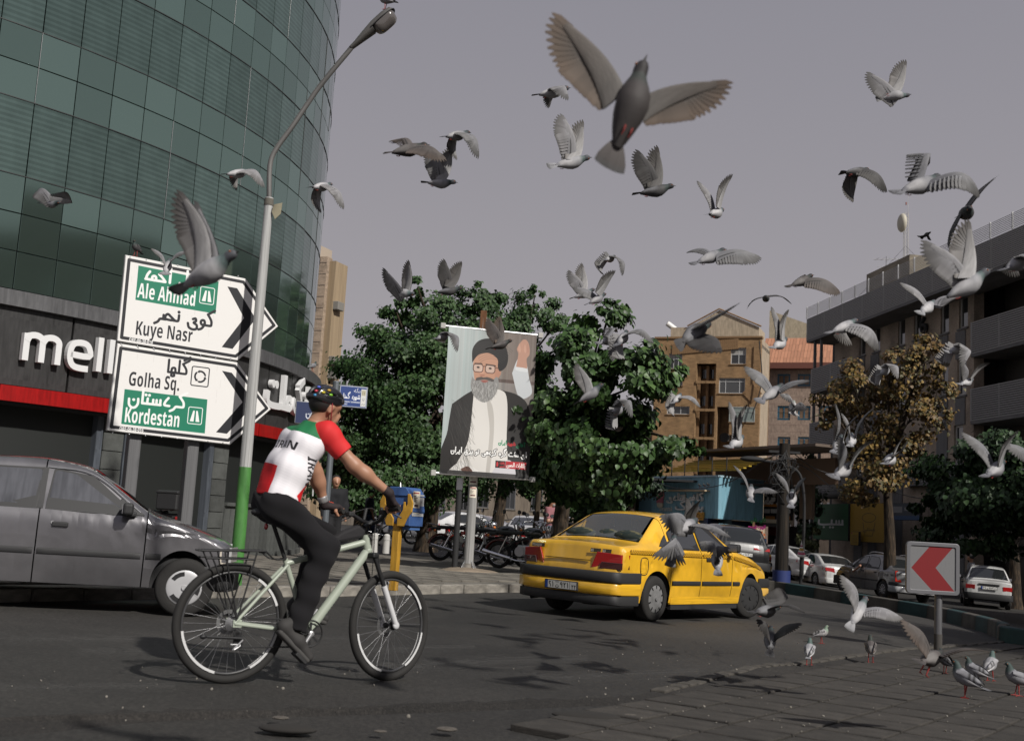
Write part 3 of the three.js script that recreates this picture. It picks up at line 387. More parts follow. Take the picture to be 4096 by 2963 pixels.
    m.position.copy(cylP(o0.a,3.32, TR + 0.21)); m.rotation.y = (o0.a + o1.a) / 2 + Math.PI / 2;
  }
  for (const [txt, x, fit] of [['ملت', 1150,1.5],['بانک', 1236,2.1]]) { const o = onCyl(x,1560, TR + 0.2), m = mesh('raised_letter', faGeo(txt,0.95,0.15,0.1, fit), lw, bank); m.position.copy(cylP(o.a,3.36, TR + 0.24)); m.rotation.y = o.a - 0.06 + Math.PI / 2; }
}

// ---------- direction signs and their posts ----------
const faceMat = (t, rough = 0.5) => new THREE.MeshStandardMaterial({ map: t, roughness: rough, color: rgb(0.92,0.92,0.92) });
{
  const A = at(462,1368,13.75), B = at(950,1446,14.62), yaw = Math.atan2(-(B.z - A.z), B.x - A.x), Wd = Math.hypot(B.x - A.x, B.z - A.z), dx = V(Math.cos(yaw), 0,-Math.sin(yaw));
  const S = (px, py) => { const n = V(dx.z,0,-dx.x), d = ray(px, py), t = A.clone().sub(EYEP).dot(n) / d.dot(n), p = d.multiplyScalar(t).add(EYEP); return [p.clone().sub(A).dot(dx), p.y - A.y]; };
  const shapeU = [[500,1018],[466,1364],[950,1443],[1113,1305],[984,1114]].map((p) => S(...p)), shapeL = [[467,1372],[425,1722],[920,1779],[1084,1636],[950,1449]].map((p) => S(...p));
  const road = (g, x, y, s, c) => { g.strokeStyle = c; g.lineWidth = s * 0.05; g.beginPath(); g.roundRect(x, y, s * 0.86, s, s * 0.1); g.stroke(); g.fillStyle = c; for (const k of [-1,1]) { const m = x + s * 0.43 + k * s * 0.04; g.beginPath(); g.moveTo(m, y + s * 0.2); g.lineTo(m + k * s * 0.1, y + s * 0.2); g.lineTo(m + k * s * 0.26, y + s * 0.86); g.lineTo(m + k * s * 0.02, y + s * 0.86); g.fill(); } };
  const face = (x0, y0, x1, y1, draw) => { // canvas over the panel's bounding box, drawn in metres
    const w = 1536, h = Math.round(1536 * (y1 - y0) / (x1 - x0)), k = w / (x1 - x0);
    return ctex(w, h, (g) => { g.fillStyle = '#e9e7e4'; g.fillRect(0,0, w, h); draw(g, k, (x) => (x - x0) * k, (y) => (y1 - y) * k); const r = rng(w + h); for (let i = 0; i < 60; i++) { g.fillStyle = `rgba(90,80,70,${0.05 + r() * 0.08})`; g.fillRect(r() * w, r() * h,2 + r() * 4, r() * 90); } });
  };
  const build = (name, sh, label, draw) => {
    const t = thing(name, label, 'road sign', A.clone(), yaw), xs = sh.map((p) => p[0]), yv = sh.map((p) => p[1]), x0 = Math.min(...xs), x1 = Math.max(...xs), y0 = Math.min(...yv), y1 = Math.max(...yv);
    const plate = prism(sh,0.05,0.008); mesh('panel', plate.translate(0,0,-0.03), M(0.5,0.5,0.49,0.45, { metalness: 0.4, map: grime }), t);
    const inset = sh.map(([x, y]) => [x0 + (x - x0) * 0.992 + (x1 - x0) * 0.004, y0 + (y - y0) * 0.984 + (y1 - y0) * 0.008]), g = new THREE.ShapeGeometry(new THREE.Shape(inset.map((p) => new THREE.Vector2(...p)))), a = g.attributes.position, uv = g.attributes.uv;
    for (let i = 0; i < a.count; i++) uv.setXY(i, (a.getX(i) - x0) / (x1 - x0), (a.getY(i) - y0) / (y1 - y0));
    mesh('sign_face', g.translate(0,0,0.0), faceMat(face(x0, y0, x1, y1, (gg, k, X, Y) => { const c = sh.map(([x, y]) => { const cx = (x0 + x1) / 2 - 0.1, cy = (y0 + y1) / 2; return [X(cx + (x - cx) * 0.945), Y(cy + (y - cy) * 0.9)]; }); gg.strokeStyle = '#1b1c22'; gg.lineWidth = 0.04 * k; gg.lineJoin = 'round'; gg.beginPath(); c.forEach((p, i) => (i ? gg.lineTo(...p) : gg.moveTo(...p))); gg.closePath(); gg.stroke(); draw(gg, k, (px, py) => { const q = S(px, py); return [X(q[0]), Y(q[1])]; }); })), t);
    for (const y of [y0 + 0.02, y1 - 0.02]) for (let i = 0; i < 8; i++) { /* rivets */ mesh('rivet', sph(0.009, lerp(sh[0][0] + 0.06, sh[2][0] - 0.1, i / 7), y,0.002,1,1,0.5,6), mat.steel, t); }
    return t;
  };
  const poly = (g, pts) => { g.beginPath(); pts.forEach((p, i) => (i ? g.lineTo(...p) : g.moveTo(...p))); g.closePath(); g.fill(); };
  const chev = (g, L, a) => { g.fillStyle = '#1b1c22'; poly(g, a.map((p) => L(...p))); };
  const lat = (g, txt, L, x0, y, x1, px, col) => { const [a, b] = [L(x0, y), L(x1, y)]; g.save(); g.translate(a[0], L((x0 + x1) / 2, y)[1]); g.fillStyle = col; g.font = `bold ${px}px sans-serif`; const w = g.measureText(txt).width; g.scale((b[0] - a[0]) / w,1); g.fillText(txt,0,0); g.restore(); };
  const GREEN = '#0d7a5c', UPx = (x, y) => [x / 1.62,1000 + y / 1.62];
  build('direction_sign', shapeU, 'upper arrow shaped direction sign reading Ale Ahmad and Kuye Nasr', (g, k, L0) => {
    const L = (x, y) => L0(...UPx(x, y)); g.fillStyle = GREEN; poly(g,[L(895,100), L(1415,205), L(1395,413), L(875,322)]);
    const s = 0.3 * k; drawFa(g, 'آل احمد', L(1255,235)[0], (L(1255,240)[1] + L(930,190)[1]) / 2 - 6, s * 0.84, '#f2f2f0', 0.13, L(1255,240)[0] - L(925,190)[0]);
    const mid = (x, y) => L(x, y); lat(g, 'Ale Ahmad', (x, y) => mid(x, y + (x - 885) * 0.15), 885,306,1265,0.255 * k, '#f2f2f0');
    const q = L(1300,235); road(g, q[0], q[1],0.215 * k, '#f2f2f0');
    drawFa(g, 'کوی نصر', L(1385,490)[0], L(1200,468)[1], s * 0.85, '#1b1c22', 0.13, L(1385,490)[0] - L(1000,440)[0]);
    lat(g, 'Kuye Nasr', (x, y) => mid(x, y + (x - 865) * 0.13), 868,546,1243,0.24 * k, '#1b1c22');
    chev(g, L,[[1472,236],[1535,247],[1655,445],[1505,640],[1435,628],[1580,440]]);
    g.fillStyle = '#1b1c22'; lat(g, 'ORF-06-38-018', (x, y) => mid(x, y + (x - 830) * 0.1), 832,590,988,0.055 * k, '#f2f2f0');
  });
  build('direction_sign', shapeL, 'lower arrow shaped direction sign reading Golha Sq. and Kordestan', (g, k, L0) => {
    const L = (x, y) => L0(...UPx(x, y)); g.fillStyle = GREEN; poly(g,[L(805,900), L(1342,968), L(1325,1188), L(783,1126)]);
    const s = 0.3 * k; drawFa(g, 'گلها', L(1222,800)[0], L(1150,797)[1], s * 0.72, '#1b1c22', 0.14, L(1222,800)[0] - L(1070,780)[0]);
    lat(g, 'Golha Sq.', (x, y) => [L(x, y)[0], L(x, y + (x - 825) * 0.11)[1]],825,876,1165,0.24 * k, '#1b1c22');
    { const q = L(1245,752), z = 0.225 * k; g.strokeStyle = '#1b1c22'; g.lineWidth = 0.014 * k; g.beginPath(); g.roundRect(q[0], q[1], z, z * 1.08, z * 0.1); g.stroke(); g.lineWidth = 0.024 * k; for (let i = 0; i < 3; i++) { const a = i * 2.094 + 0.4, cx = q[0] + z / 2, cy = q[1] + z * 0.54, R = z * 0.3; g.beginPath(); g.arc(cx, cy, R, a, a + 1.35); g.stroke(); const e = a - 0.1; g.fillStyle = '#1b1c22'; g.beginPath(); g.moveTo(cx + Math.cos(e - 0.45) * R, cy + Math.sin(e - 0.45) * R); g.lineTo(cx + Math.cos(e) * R * 1.32, cy + Math.sin(e) * R * 1.32); g.lineTo(cx + Math.cos(e) * R * 0.68, cy + Math.sin(e) * R * 0.68); g.fill(); } }
    drawFa(g, 'کردستان', L(1205,1040)[0], L(1000,1000)[1], s * 0.78, '#f2f2f0', 0.13, L(1205,1040)[0] - L(815,985)[0]);
    lat(g, 'Kordestan', (x, y) => [L(x, y)[0], L(x, y + (x - 795) * 0.1)[1]],797,1112,1165,0.255 * k, '#f2f2f0');
    const q = L(1222,1015); road(g, q[0], q[1],0.21 * k, '#f2f2f0');
    chev(g, L,[[1437,782],[1500,795],[1655,990],[1468,1190],[1398,1180],[1570,985]]);
    lat(g, 'ORF-06-38-016', (x, y) => [L(x, y)[0], L(x, y + (x - 768) * 0.09)[1]],770,1164,928,0.055 * k, '#f2f2f0');
  });
  const pm = M(0.14,0.14,0.145,0.55, { map: streaks, metalness: 0.2 });
  [[545,1800],[781,1800]].forEach(([x, y], i) => { const q = S(x, y), p = A.clone().addScaledVector(dx, q[0]).addScaledVector(V(dx.z,0,-dx.x), 0.17); const y0 = gy(p.x) + 0.12, t = thing('sign_post', ['left grey steel box post carrying the direction signs', 'right grey steel box post carrying the direction signs'][i], 'post', V(p.x, y0, p.z), yaw), h = A.y + S(500,1018 + i * 60)[1] - y0 - 0.1; mesh('column', rbox(0.15, h,0.16,0.012,0, h / 2,0), pm, t); mesh('base_plate', box(0.3,0.02,0.3,0,0.012,0), mat.steel, t); for (const yy of [h * 0.62, h * 0.8, h * 0.97]) mesh('bracket', box(0.24,0.05,0.03,0, yy,0.09), mat.steel, t); });
}

// ---------- street lamp ----------
{
  const D = 14.4, top = at(1076,791, D), base = V(top.x, gy(top.x) + 0.12, top.z), t = thing('street_lamp', 'tall street lamp with green painted foot and long curved arm', 'street lamp', base), L = (x, y, d = D) => at(x, y, d).sub(base);
  const yG = at(980,1868, D).y - base.y, white = M(0.46,0.46,0.45,0.55, { map: streaks, bumpMap: fineBump, bumpScale: 0.002 }), greenM = M(0.075,0.24,0.055,0.55, { map: grime });
  mesh('green_foot', cyl(0.083,0.078, yG,20,0, yG / 2,0), greenM, t); const hT = top.y - base.y; mesh('pole', rod(V(0, yG,0), V(0, hT,0), 0.074,0.056,20), white, t);
  const arm = [V(0, hT - 0.05,0), L(1082,643), L(1106,592), L(1166,509), L(1273,352), L(1404,192)]; mesh('arm', tube(arm,0.034,40,12), M(0.16,0.155,0.15,0.6, { map: grime, metalness: 0.3 }), t);
  mesh('collar', cyl(0.064,0.06,0.09,16,0, hT - 0.06,0), M(0.13,0.12,0.1,0.8, { map: grime }), t);
  const tg = mesh('torn_tag', prism([[0,0],[0.11,0.03],[0.1,-0.12],[0.03,-0.2],[-0.02,-0.1]],0.012,0.003), M(0.32,0.29,0.2,0.8, { map: grime }), t); tg.position.set(0.08, hT - 0.1,0.05);
  const a = L(1404,192), b = L(1577,40), ax = b.clone().sub(a), len = ax.length(); const head = new THREE.Group(); head.name = numbered('lamp_head'); head.position.copy(a); head.quaternion.setFromUnitVectors(V(1,0,0), ax.clone().normalize()); t.add(head);
  const prof = [[0,0.045],[0.12,0.055],[0.3,0.085],[0.55,0.12],[0.8,0.125],[0.95,0.1],[1,0.03]].map(([u, r]) => [u * len, r]), shell = M(0.11,0.105,0.1,0.6, { map: grime });
  mesh('housing', gridGeo(12, prof.length - 1, (u, v, i, j) => { const th = Math.PI * u; return V(prof[j][0], Math.sin(th) * prof[j][1] * 0.75 + 0.0,-Math.cos(th) * prof[j][1]); }), shell, head);
  mesh('housing_underside', gridGeo(12,2, (u, v) => { const x = v * len * 0.5, th = Math.PI * u, r = lerp(0.045,0.11, v); return V(x,-Math.sin(th) * r * 0.55,-Math.cos(th) * r); }), shell, head);
  mesh('lens', gridGeo(14,10, (u, v) => { const x = len * (0.48 + 0.5 * v), r = 0.115 * Math.sqrt(Math.max(0,1 - (2 * v - 1) ** 4)) + 0.003, th = Math.PI * u; return V(x,-Math.sin(th) * r * 1.25,-Math.cos(th) * r); }), P(0.1,0.09,0.085,0.12, { clearcoat: 1 }), head);
  mesh('seal', tube([V(len * 0.48,0,-0.115), V(len * 0.75,0,-0.127), V(len * 0.97,0,-0.08), V(len * 1.0,0,0), V(len * 0.97,0,0.08), V(len * 0.75,0,0.127), V(len * 0.48,0,0.115)],0.008,30), mat.dark, head);
}

// ---------- poster on its pole ----------
{
  const base = gnd(1871,2285,0.125), Dp = -base.z, t = thing('poster_pole', 'grey concrete coloured lamp pole carrying the large portrait poster', 'pole', base), yTop = at(1949,1270, Dp).y - base.y;
  const pm = M(0.36,0.355,0.345,0.75, { map: streaks, bumpMap: fineBump, bumpScale: 0.004 });
  mesh('pole', rod(V(0,0.12,0), V(0, yTop,0), 0.098,0.08,20), pm, t); mesh('foot', rod(V(0,-0.05,0), V(0,0.16,0), 0.13,0.105,14), mat.concrete, t);
  for (const a of [0.6,2.2,3.9,5.4]) mesh('gusset', mv(prism([[0.09,0],[0.22,0],[0.1,0.2]],0.02,0.003), 0,0.02,0,0, a), mat.steel, t);
  const paper = (w, h, y, draw, turn) => { const th = w / 0.1; const m = mesh('flyer', gridGeo(6,1, (u, v) => { const a = turn + (u - 0.5) * th; return V(Math.sin(a) * 0.0975, y + v * h, Math.cos(a) * 0.0975); }), new THREE.MeshStandardMaterial({ map: ctex(128,192, draw), roughness: 0.8, side: THREE.DoubleSide }), t); return m; };
  const fl = (bar, c) => (g, w, h) => { g.fillStyle = c; g.fillRect(0,0, w, h); g.fillStyle = bar; g.fillRect(10,12, w - 20,12); g.fillStyle = '#333'; g.fillRect(14,30, w - 28,10); for (let i = 0; i < 5; i++) g.fillRect(12,60 + i * 14,30 + (i * 37) % 50,5); g.fillStyle = '#5a2430'; g.fillRect(16,140, w - 40,22); };
  paper(0.19,0.27,1.72, fl('#a33', '#ded9cc'), 0.02); paper(0.15,0.22,1.46, fl('#b55', '#e6dccb'), 0.12); mesh('junction_box', rbox(0.13,0.25,0.1,0.01,-0.27,1.72,0.0), mat.alu, t); mesh('post_stub', cyl(0.06,0.06,1.6,12,-0.27,0.8,0), mat.dark, t);
  const hr = mesh('rust_bracket', rbox(0.13,0.5,0.12,0.01,0, yTop - 0.12,0.02), M(0.16,0.07,0.03,0.9, { map: grime }), t);
  // dusty heap at the foot
  const hg = new THREE.SphereGeometry(0.6,24,8,0, Math.PI * 2,0, Math.PI / 2).scale(1,0.14,0.8), ha = hg.attributes.position; for (let i = 0; i < ha.count; i++) { const k = 0.85 + 0.4 * n1(ha.getX(i) * 4 + 9, ha.getZ(i) * 4 + 9,64); ha.setXYZ(i, ha.getX(i) * k, ha.getY(i) * k, ha.getZ(i) * k); } hg.computeVertexNormals(); const heap = struct('sand_heap', hg, M(0.3,0.25,0.2,0.95, { map: concreteT })); heap.position.copy(base).y -= 0.02;
  const Dq = Dp - 0.5, A = at(1757,1892, Dq), B = at(2115,1933, Dq + 0.45), yaw = Math.atan2(-(B.z - A.z), B.x - A.x), w = Math.hypot(B.x - A.x, B.z - A.z), h = at(1806,1305, Dq).y - A.y, po = thing('portrait_poster', 'large portrait poster of a bearded man in black turban raising his fist', 'poster', A, yaw);
  const art = ctex(1024,1700, (g, Wc, Hc) => {
    const grad = (x0, y0, x1, y1,...st) => { const q = g.createLinearGradient(x0, y0, x1, y1); st.forEach((s, i) => q.addColorStop(i / (st.length - 1), s)); return q; }, path = (pts, c, close = true) => { g.fillStyle = c; g.beginPath(); smooth(close ? [...pts, pts[0]] : pts,8).forEach((p, i) => (i ? g.lineTo(...p) : g.moveTo(...p))); g.fill(); }, r = rng(77);
    g.fillStyle = grad(0,0, Wc,0, '#b3bfbe', '#a9b4b3', '#8b8580', '#7c7470'); g.fillRect(0,0, Wc, Hc); g.fillStyle = grad(430,0, Wc,0, '#8a8279', '#7b7069', '#6d635d'); g.fillRect(470,0,560,560); g.fillStyle = '#5a4a44'; g.fillRect(600,560,430,40);
    for (let i = 0; i < 160; i++) { g.fillStyle = `rgba(${r() > 0.5 ? '255,255,255' : '40,40,40'},0.02)`; g.fillRect(r() * Wc,0,4 + r() * 30, Hc); }
    path([[760,480],[820,300],[905,300],[960,520],[1000,700],[860,760]], '#c9cdd0'); path([[800,410],[820,250],[800,190],[830,120],[870,70],[915,80],[945,150],[950,240],[920,300],[925,420]], '#b98f7c'); for (let i = 0; i < 4; i++) path([[812 + i * 34,190],[826 + i * 32,120 - (i % 2) * 18],[846 + i * 32,190],[838 + i * 30,230]],['#c79c88', '#bd917d', '#c79c88', '#b58977'][i]); path([[800,400],[925,410],[930,450],[805,440]], '#d9dcde');
    path([[90,900],[260,760],[400,690],[640,690],[860,740],[980,880],[1024,1200],[1024,1700],[40,1700],[60,1200]], '#2a2827');
    path([[330,760],[420,700],[640,690],[720,800],[740,1200],[720,1700],[180,1700],[300,1300]], '#dedbd6'); path([[470,760],[560,900],[590,1200],[560,1700],[520,1700],[540,1200],[500,920]], '#bfbbb5'); path([[100,1660],[230,1560],[430,1640],[400,1700],[110,1700]], '#e4e2de'); path([[640,1560],[800,1500],[860,1700],[600,1700]], '#cfcdd2'); path([[230,1640],[310,1600],[370,1660],[300,1690]], '#6b4f45');
    for (let i = 0; i < 240; i++) { g.strokeStyle = `rgba(${r() > 0.6 ? '90,88,86' : '10,10,10'},0.25)`; g.lineWidth = 2 + r() * 4; const x = 80 + r() * 240, y = 820 + r() * 820; g.beginPath(); g.moveTo(x, y); g.lineTo(x + 30 + r() * 40, y + 60 + r() * 140); g.stroke(); }
    path([[300,420],[330,280],[470,240],[580,300],[600,450],[560,620],[450,700],[340,620]], '#bd9078'); path([[570,440],[620,430],[630,500],[590,560],[560,540]], '#b58670');
    path([[300,560],[340,600],[420,590],[520,590],[590,540],[610,640],[560,780],[450,850],[340,790],[290,680]], '#8e8d8b'); for (let i = 0; i < 700; i++) { const x = 300 + r() * 300, y = 600 + r() * 220; g.strokeStyle = r() > 0.45 ? 'rgba(205,205,203,.55)' : 'rgba(70,68,66,.5)'; g.lineWidth = 2; g.beginPath(); g.moveTo(x, y); g.lineTo(x + (r() - 0.5) * 26, y + 18 + r() * 26); if (Math.hypot((x - 450) / 150, (y - 660) / 170) < 1) g.stroke(); }
    path([[345,575],[400,555],[430,560],[480,552],[550,575],[540,600],[440,585],[350,605]], '#57504d'); path([[395,600],[440,592],[490,600],[440,622]], '#9a5e56');
    path([[395,440],[425,430],[430,530],[385,540]], '#c99b84'); path([[375,530],[405,552],[445,540],[430,520]], '#ad7d68'); path([[320,400],[400,396],[400,412],[322,418]], '#3b322d'); path([[450,398],[555,404],[556,420],[452,414]], '#3b322d');
    g.strokeStyle = '#5d4138'; g.lineWidth = 10; for (const x of [362,502]) { g.fillStyle = 'rgba(220,225,228,.35)'; g.beginPath(); g.roundRect(x - 56,408,112,96,34); g.fill(); g.stroke(); g.fillStyle = '#2e2522'; g.beginPath(); g.ellipse(x,448,18,11,0,0,7); g.fill(); } g.beginPath(); g.moveTo(418,430); g.lineTo(446,430); g.moveTo(558,430); g.lineTo(606,440); g.stroke();
    path([[290,400],[285,240],[360,130],[500,95],[640,140],[700,270],[690,400],[620,470],[590,420],[580,330],[480,270],[360,300]], '#1d1b1b'); for (let i = 0; i < 9; i++) { g.strokeStyle = 'rgba(70,66,64,.35)'; g.lineWidth = 6; g.beginPath(); g.arc(520,520,190 + i * 24,-2.4 + i * 0.03,-0.9); g.stroke(); }
    drawFa(g, 'آقای', 960,1330,52, '#1f8a5c', 0.16,110, '#10251c'); drawFa(g, 'شهید', 850,1320,56, '#b5222a', 0.16,100); drawFa(g, 'ایران', 745,1315,60, '#1f8a5c', 0.16,100);
    drawFa(g, 'ای مشت گره کردهی تو بیرق ایران', 985,1448,82, '#f6f6f4', 0.15,880, '#15120f'); g.fillStyle = '#b3202b'; g.fillRect(745,1510,240,84); g.fillStyle = '#1a1413'; g.fillRect(625,1510,118,84); drawFa(g, 'یالثارات الحسین', 975,1570,62, '#f3e9e4', 0.12,220); drawFa(g, 'یالثارات', 735,1545,30, '#c3343a', 0.16,62); drawFa(g, 'الحسین', 735,1582,30, '#c3343a', 0.16,60); g.fillStyle = '#c3343a'; g.beginPath(); g.ellipse(648,1552,12,30,0,0,7); g.fill();
    g.fillStyle = 'rgba(35,34,34,.85)'; g.fillRect(0,1655, Wc,45);
  });
  mesh('banner', gridGeo(16,24, (u, v) => V(u * w, v * h,0.025 * Math.sin(u * 5 + v * 2) * Math.sin(v * Math.PI) + 0.01 * Math.sin(v * 9 + u * 3)), (u, v) => [u, v]), new THREE.MeshStandardMaterial({ map: art, roughness: 0.45, color: rgb(0.9,0.9,0.9), side: THREE.DoubleSide }), po);
  for (const y of [0, h]) { mesh('rail', rod(V(-0.14, y,-0.03), V(w + 0.1, y,-0.03), 0.03,0.03,12), mat.alu, po); for (const x of [-0.12, w + 0.08]) mesh('rail_end', rbox(0.1,0.11,0.11,0.01, x, y,-0.03), M(0.4,0.39,0.37,0.6), po); }
}

// ---------- blue street name sign ----------
{
  const D = 17.2, top = at(1344,1529, D), base = V(top.x, gy(top.x) + 0.12, top.z), t = thing('street_name_sign', 'blue street name sign on a grey round pole behind the cyclist', 'street sign', base), hT = top.y - base.y, pm = M(0.17,0.19,0.21,0.5, { metalness: 0.3, map: streaks });
  mesh('pole', cyl(0.05,0.048, hT,14,0, hT / 2,0), pm, t); mesh('cap', sph(0.052,0, hT,0,1,0.5,1), pm, t);
  const A = at(1355,1582, D).sub(base), B = at(1467,1607, D + 0.12).sub(base), yaw = Math.atan2(-(B.z - A.z), B.x - A.x), w = Math.hypot(B.x - A.x, B.z - A.z), h = 0.335;
  const blue = ctex(512,384, (g) => { g.fillStyle = '#25407f'; g.fillRect(0,0,512,384); g.strokeStyle = '#dfe3ea'; g.lineWidth = 6; g.strokeRect(8,8,496,368); g.fillStyle = '#dcdcd8'; g.fillRect(400,40,96,320); g.fillStyle = '#b9b39c'; g.fillRect(412,60,72,100); drawFa(g, '۱۹', 472,135,60, '#8d8772', 0.12); g.strokeStyle = '#8b8d92'; g.lineWidth = 4; for (let i = 0; i < 3; i++) { g.beginPath(); g.arc(448,220 + i * 14,22 - i * 5,0,7); g.stroke(); } drawFa(g, 'شهرداری', 484,325,30, '#777', 0.12,76); drawFa(g, 'بزرگراه', 388,96,62, '#eef0f4', 0.11,130); drawFa(g, 'شهید گمنام', 388,226,118, '#eef0f4', 0.11,372); g.fillStyle = '#eef0f4'; g.font = 'bold 36px sans-serif'; g.fillText('SHOHADA-E GOMNAM', 16,304,372); g.fillText('EXPWAY', 16,350,150); });
  const panel = (x0, w2, turn, m2, dz) => { const o = new THREE.Group(); o.name = numbered('name_plate'); o.position.set(x0.x, x0.y, x0.z); o.rotation.y = turn; t.add(o); mesh('plate', rbox(w2, h,0.02,0.006, w2 / 2,0,0), M(0.3,0.31,0.33,0.5), o); const f = new THREE.PlaneGeometry(w2 - 0.016, h - 0.016).translate(w2 / 2,0,0.0125); mesh('plate_face', f, m2, o); };
  panel(A, w, yaw, faceMat(blue)); const A2 = at(1190,1652, D).sub(base); panel(V(A2.x, A2.y,0.2), 0.55,0.35, faceMat(ctex(256,128, (g) => { g.fillStyle = '#1d2c55'; g.fillRect(0,0,256,128); drawFa(g, 'حسین', 190,80,60, '#dfe3ea', 0.11); })));
  mesh('hook', tube([V(-0.05, hT - 1.55,0), V(-0.18, hT - 1.5,0), V(-0.22, hT - 1.6,0), V(-0.22, hT - 1.75,0)],0.012), M(0.5,0.5,0.5,0.5), t);
}

// ---------- charity box ----------
{
  const p = gnd(1572,2362,0.125), t = thing('charity_box', 'blue and yellow donation box with two cupped hands on a yellow square post', 'donation box', p,-0.38), yel = M(0.5,0.27,0.03,0.5, { map: grime, bumpMap: fineBump, bumpScale: 0.001 }), blu = M(0.045,0.11,0.3,0.5, { map: grime });
  const H0 = 0.86; mesh('post', rbox(0.1, H0 + 0.05,0.1,0.008,0, (H0 + 0.05) / 2,0), yel, t); mesh('box_body', mv(prism([[-0.2,0],[0.2,0],[0.2,0.16],[0.22,0.2],[0.18,0.4],[-0.18,0.4],[-0.22,0.2],[-0.2,0.16]],0.42,0.012), 0, H0 + 0.02,-0.16), blu, t);
  mesh('box_roof', mv(prism([[-0.21,0.0],[0.21,0.0],[0.12,0.12],[-0.12,0.12]],0.46,0.01), 0, H0 + 0.42,-0.16), blu, t); mesh('finial', new THREE.ConeGeometry(0.02,0.07,8).translate(0, H0 + 0.575,0), mat.steel, t);
  for (const s of [-1,1]) mesh('cupped_hand', mv(prism([[0.03,0],[0.13,0],[0.17,0.1],[0.24,0.2],[0.25,0.32],[0.2,0.44],[0.165,0.44],[0.17,0.3],[0.14,0.26],[0.135,0.33],[0.11,0.33],[0.105,0.22],[0.06,0.14],[0.03,0.1]].map(([x, y]) => [x * s, y]), 0.035,0.006), 0, H0 + 0.01,0.075), yel, t);
  const em = mesh('emblem', new THREE.CircleGeometry(0.055,24).translate(0, H0 + 0.26,0.056), faceMat(ctex(128,128, (g) => { g.fillStyle = '#1f4680'; g.fillRect(0,0,128,128); g.strokeStyle = '#c8cdd6'; g.lineWidth = 7; g.beginPath(); g.arc(64,64,50,0,7); g.stroke(); g.beginPath(); g.arc(64,56,26,0,7); g.stroke(); g.fillStyle = '#c8cdd6'; g.fillRect(24,86,80,12); })), t);
  const side = mesh('side_panel', new THREE.PlaneGeometry(0.36,0.3).rotateY(Math.PI / 2).translate(0.228, H0 + 0.3,-0.17), M(0.42,0.43,0.44,0.5), t); side.rotation.z = 0.02;
  mesh('sticker', new THREE.PlaneGeometry(0.22,0.3).rotateY(Math.PI / 2).translate(0.233, H0 + 0.34,-0.1), faceMat(ctex(128,176, (g) => { g.fillStyle = '#e3dcc8'; g.fillRect(0,0,128,176); g.fillStyle = '#a04040'; g.fillRect(10,10,100,10); g.fillStyle = '#444'; for (let i = 0; i < 4; i++) g.fillRect(20,36 + i * 14,40 + (i * 29) % 40,6); g.fillStyle = '#3b2030'; g.fillRect(30,106,70,20); g.fillStyle = '#777'; g.fillRect(14,140,96,5); g.fillRect(20,150,80,5); })), t).rotation.z = 0.02;
  mesh('lower_ledge', rbox(0.34,0.08,0.3,0.008,0, H0 - 0.0,-0.2), M(0.06,0.14,0.34,0.5), t);
}

// ---------- chevron sign ----------
{
  const base = gnd(3760,2604,0.03), D = -base.z, A = at(3632,2365, D), B = at(3830,2367, D), w = B.x - A.x, yb = A.y - base.y, h = at(3640,2170, D).y - A.y, t = thing('chevron_sign', 'square road sign with red arrow pointing left on a grey pole', 'road sign', base,-0.05);
  mesh('pole', cyl(0.046,0.046, yb + h * 0.8,18,0, (yb + h * 0.8) / 2,-0.06), M(0.17,0.17,0.18,0.5, { metalness: 0.35, map: streaks }), t); mesh('pole_dirt_sleeve', cyl(0.05,0.05,0.2,18,0,0.1,-0.06), M(0.06,0.055,0.05,0.9), t);
  const x0 = A.x - base.x, pl = mesh('panel', rbox(w, h,0.03,0.012, x0 + w / 2, yb + h / 2,0), M(0.2,0.2,0.21,0.5, { metalness: 0.4 }), t);
  const fr = new THREE.Shape(), rr = 0.05; const rrp = (s, x, y, ww, hh, q) => { s.moveTo(x + q, y); s.lineTo(x + ww - q, y); s.quadraticCurveTo(x + ww, y, x + ww, y + q); s.lineTo(x + ww, y + hh - q); s.quadraticCurveTo(x + ww, y + hh, x + ww - q, y + hh); s.lineTo(x + q, y + hh); s.quadraticCurveTo(x, y + hh, x, y + hh - q); s.lineTo(x, y + q); s.quadraticCurveTo(x, y, x + q, y); return s; };
  const hole = rrp(new THREE.Path(), x0 + 0.025, yb + 0.025, w - 0.05, h - 0.05,0.03); rrp(fr, x0 - 0.012, yb - 0.012, w + 0.024, h + 0.024, rr); fr.holes.push(hole); mesh('frame', new THREE.ExtrudeGeometry(fr, { depth: 0.05, bevelEnabled: true, bevelSize: 0.006, bevelThickness: 0.006, bevelSegments: 2 }).translate(0,0,-0.025), M(0.16,0.16,0.17,0.5, { metalness: 0.3 }), t);
  const f = new THREE.PlaneGeometry(w - 0.04, h - 0.04).translate(x0 + w / 2, yb + h / 2,0.018); mesh('sign_face', f, new THREE.MeshStandardMaterial({ roughness: 0.6, color: rgb(0.42,0.42,0.42), map: ctex(512,512, (g) => { g.fillStyle = '#aaaaac'; g.fillRect(0,0,512,512); g.fillStyle = '#b0121c'; g.beginPath(); [[225,5],[478,5],[285,248],[495,505],[250,505],[20,260]].forEach((p, i) => (i ? g.lineTo(...p) : g.moveTo(...p))); g.fill(); g.fillStyle = 'rgba(60,60,60,.10)'; const r = rng(4); for (let i = 0; i < 200; i++) g.fillRect(r() * 512, r() * 512,1 + r() * 2, r() * 60); }) }), t);
}
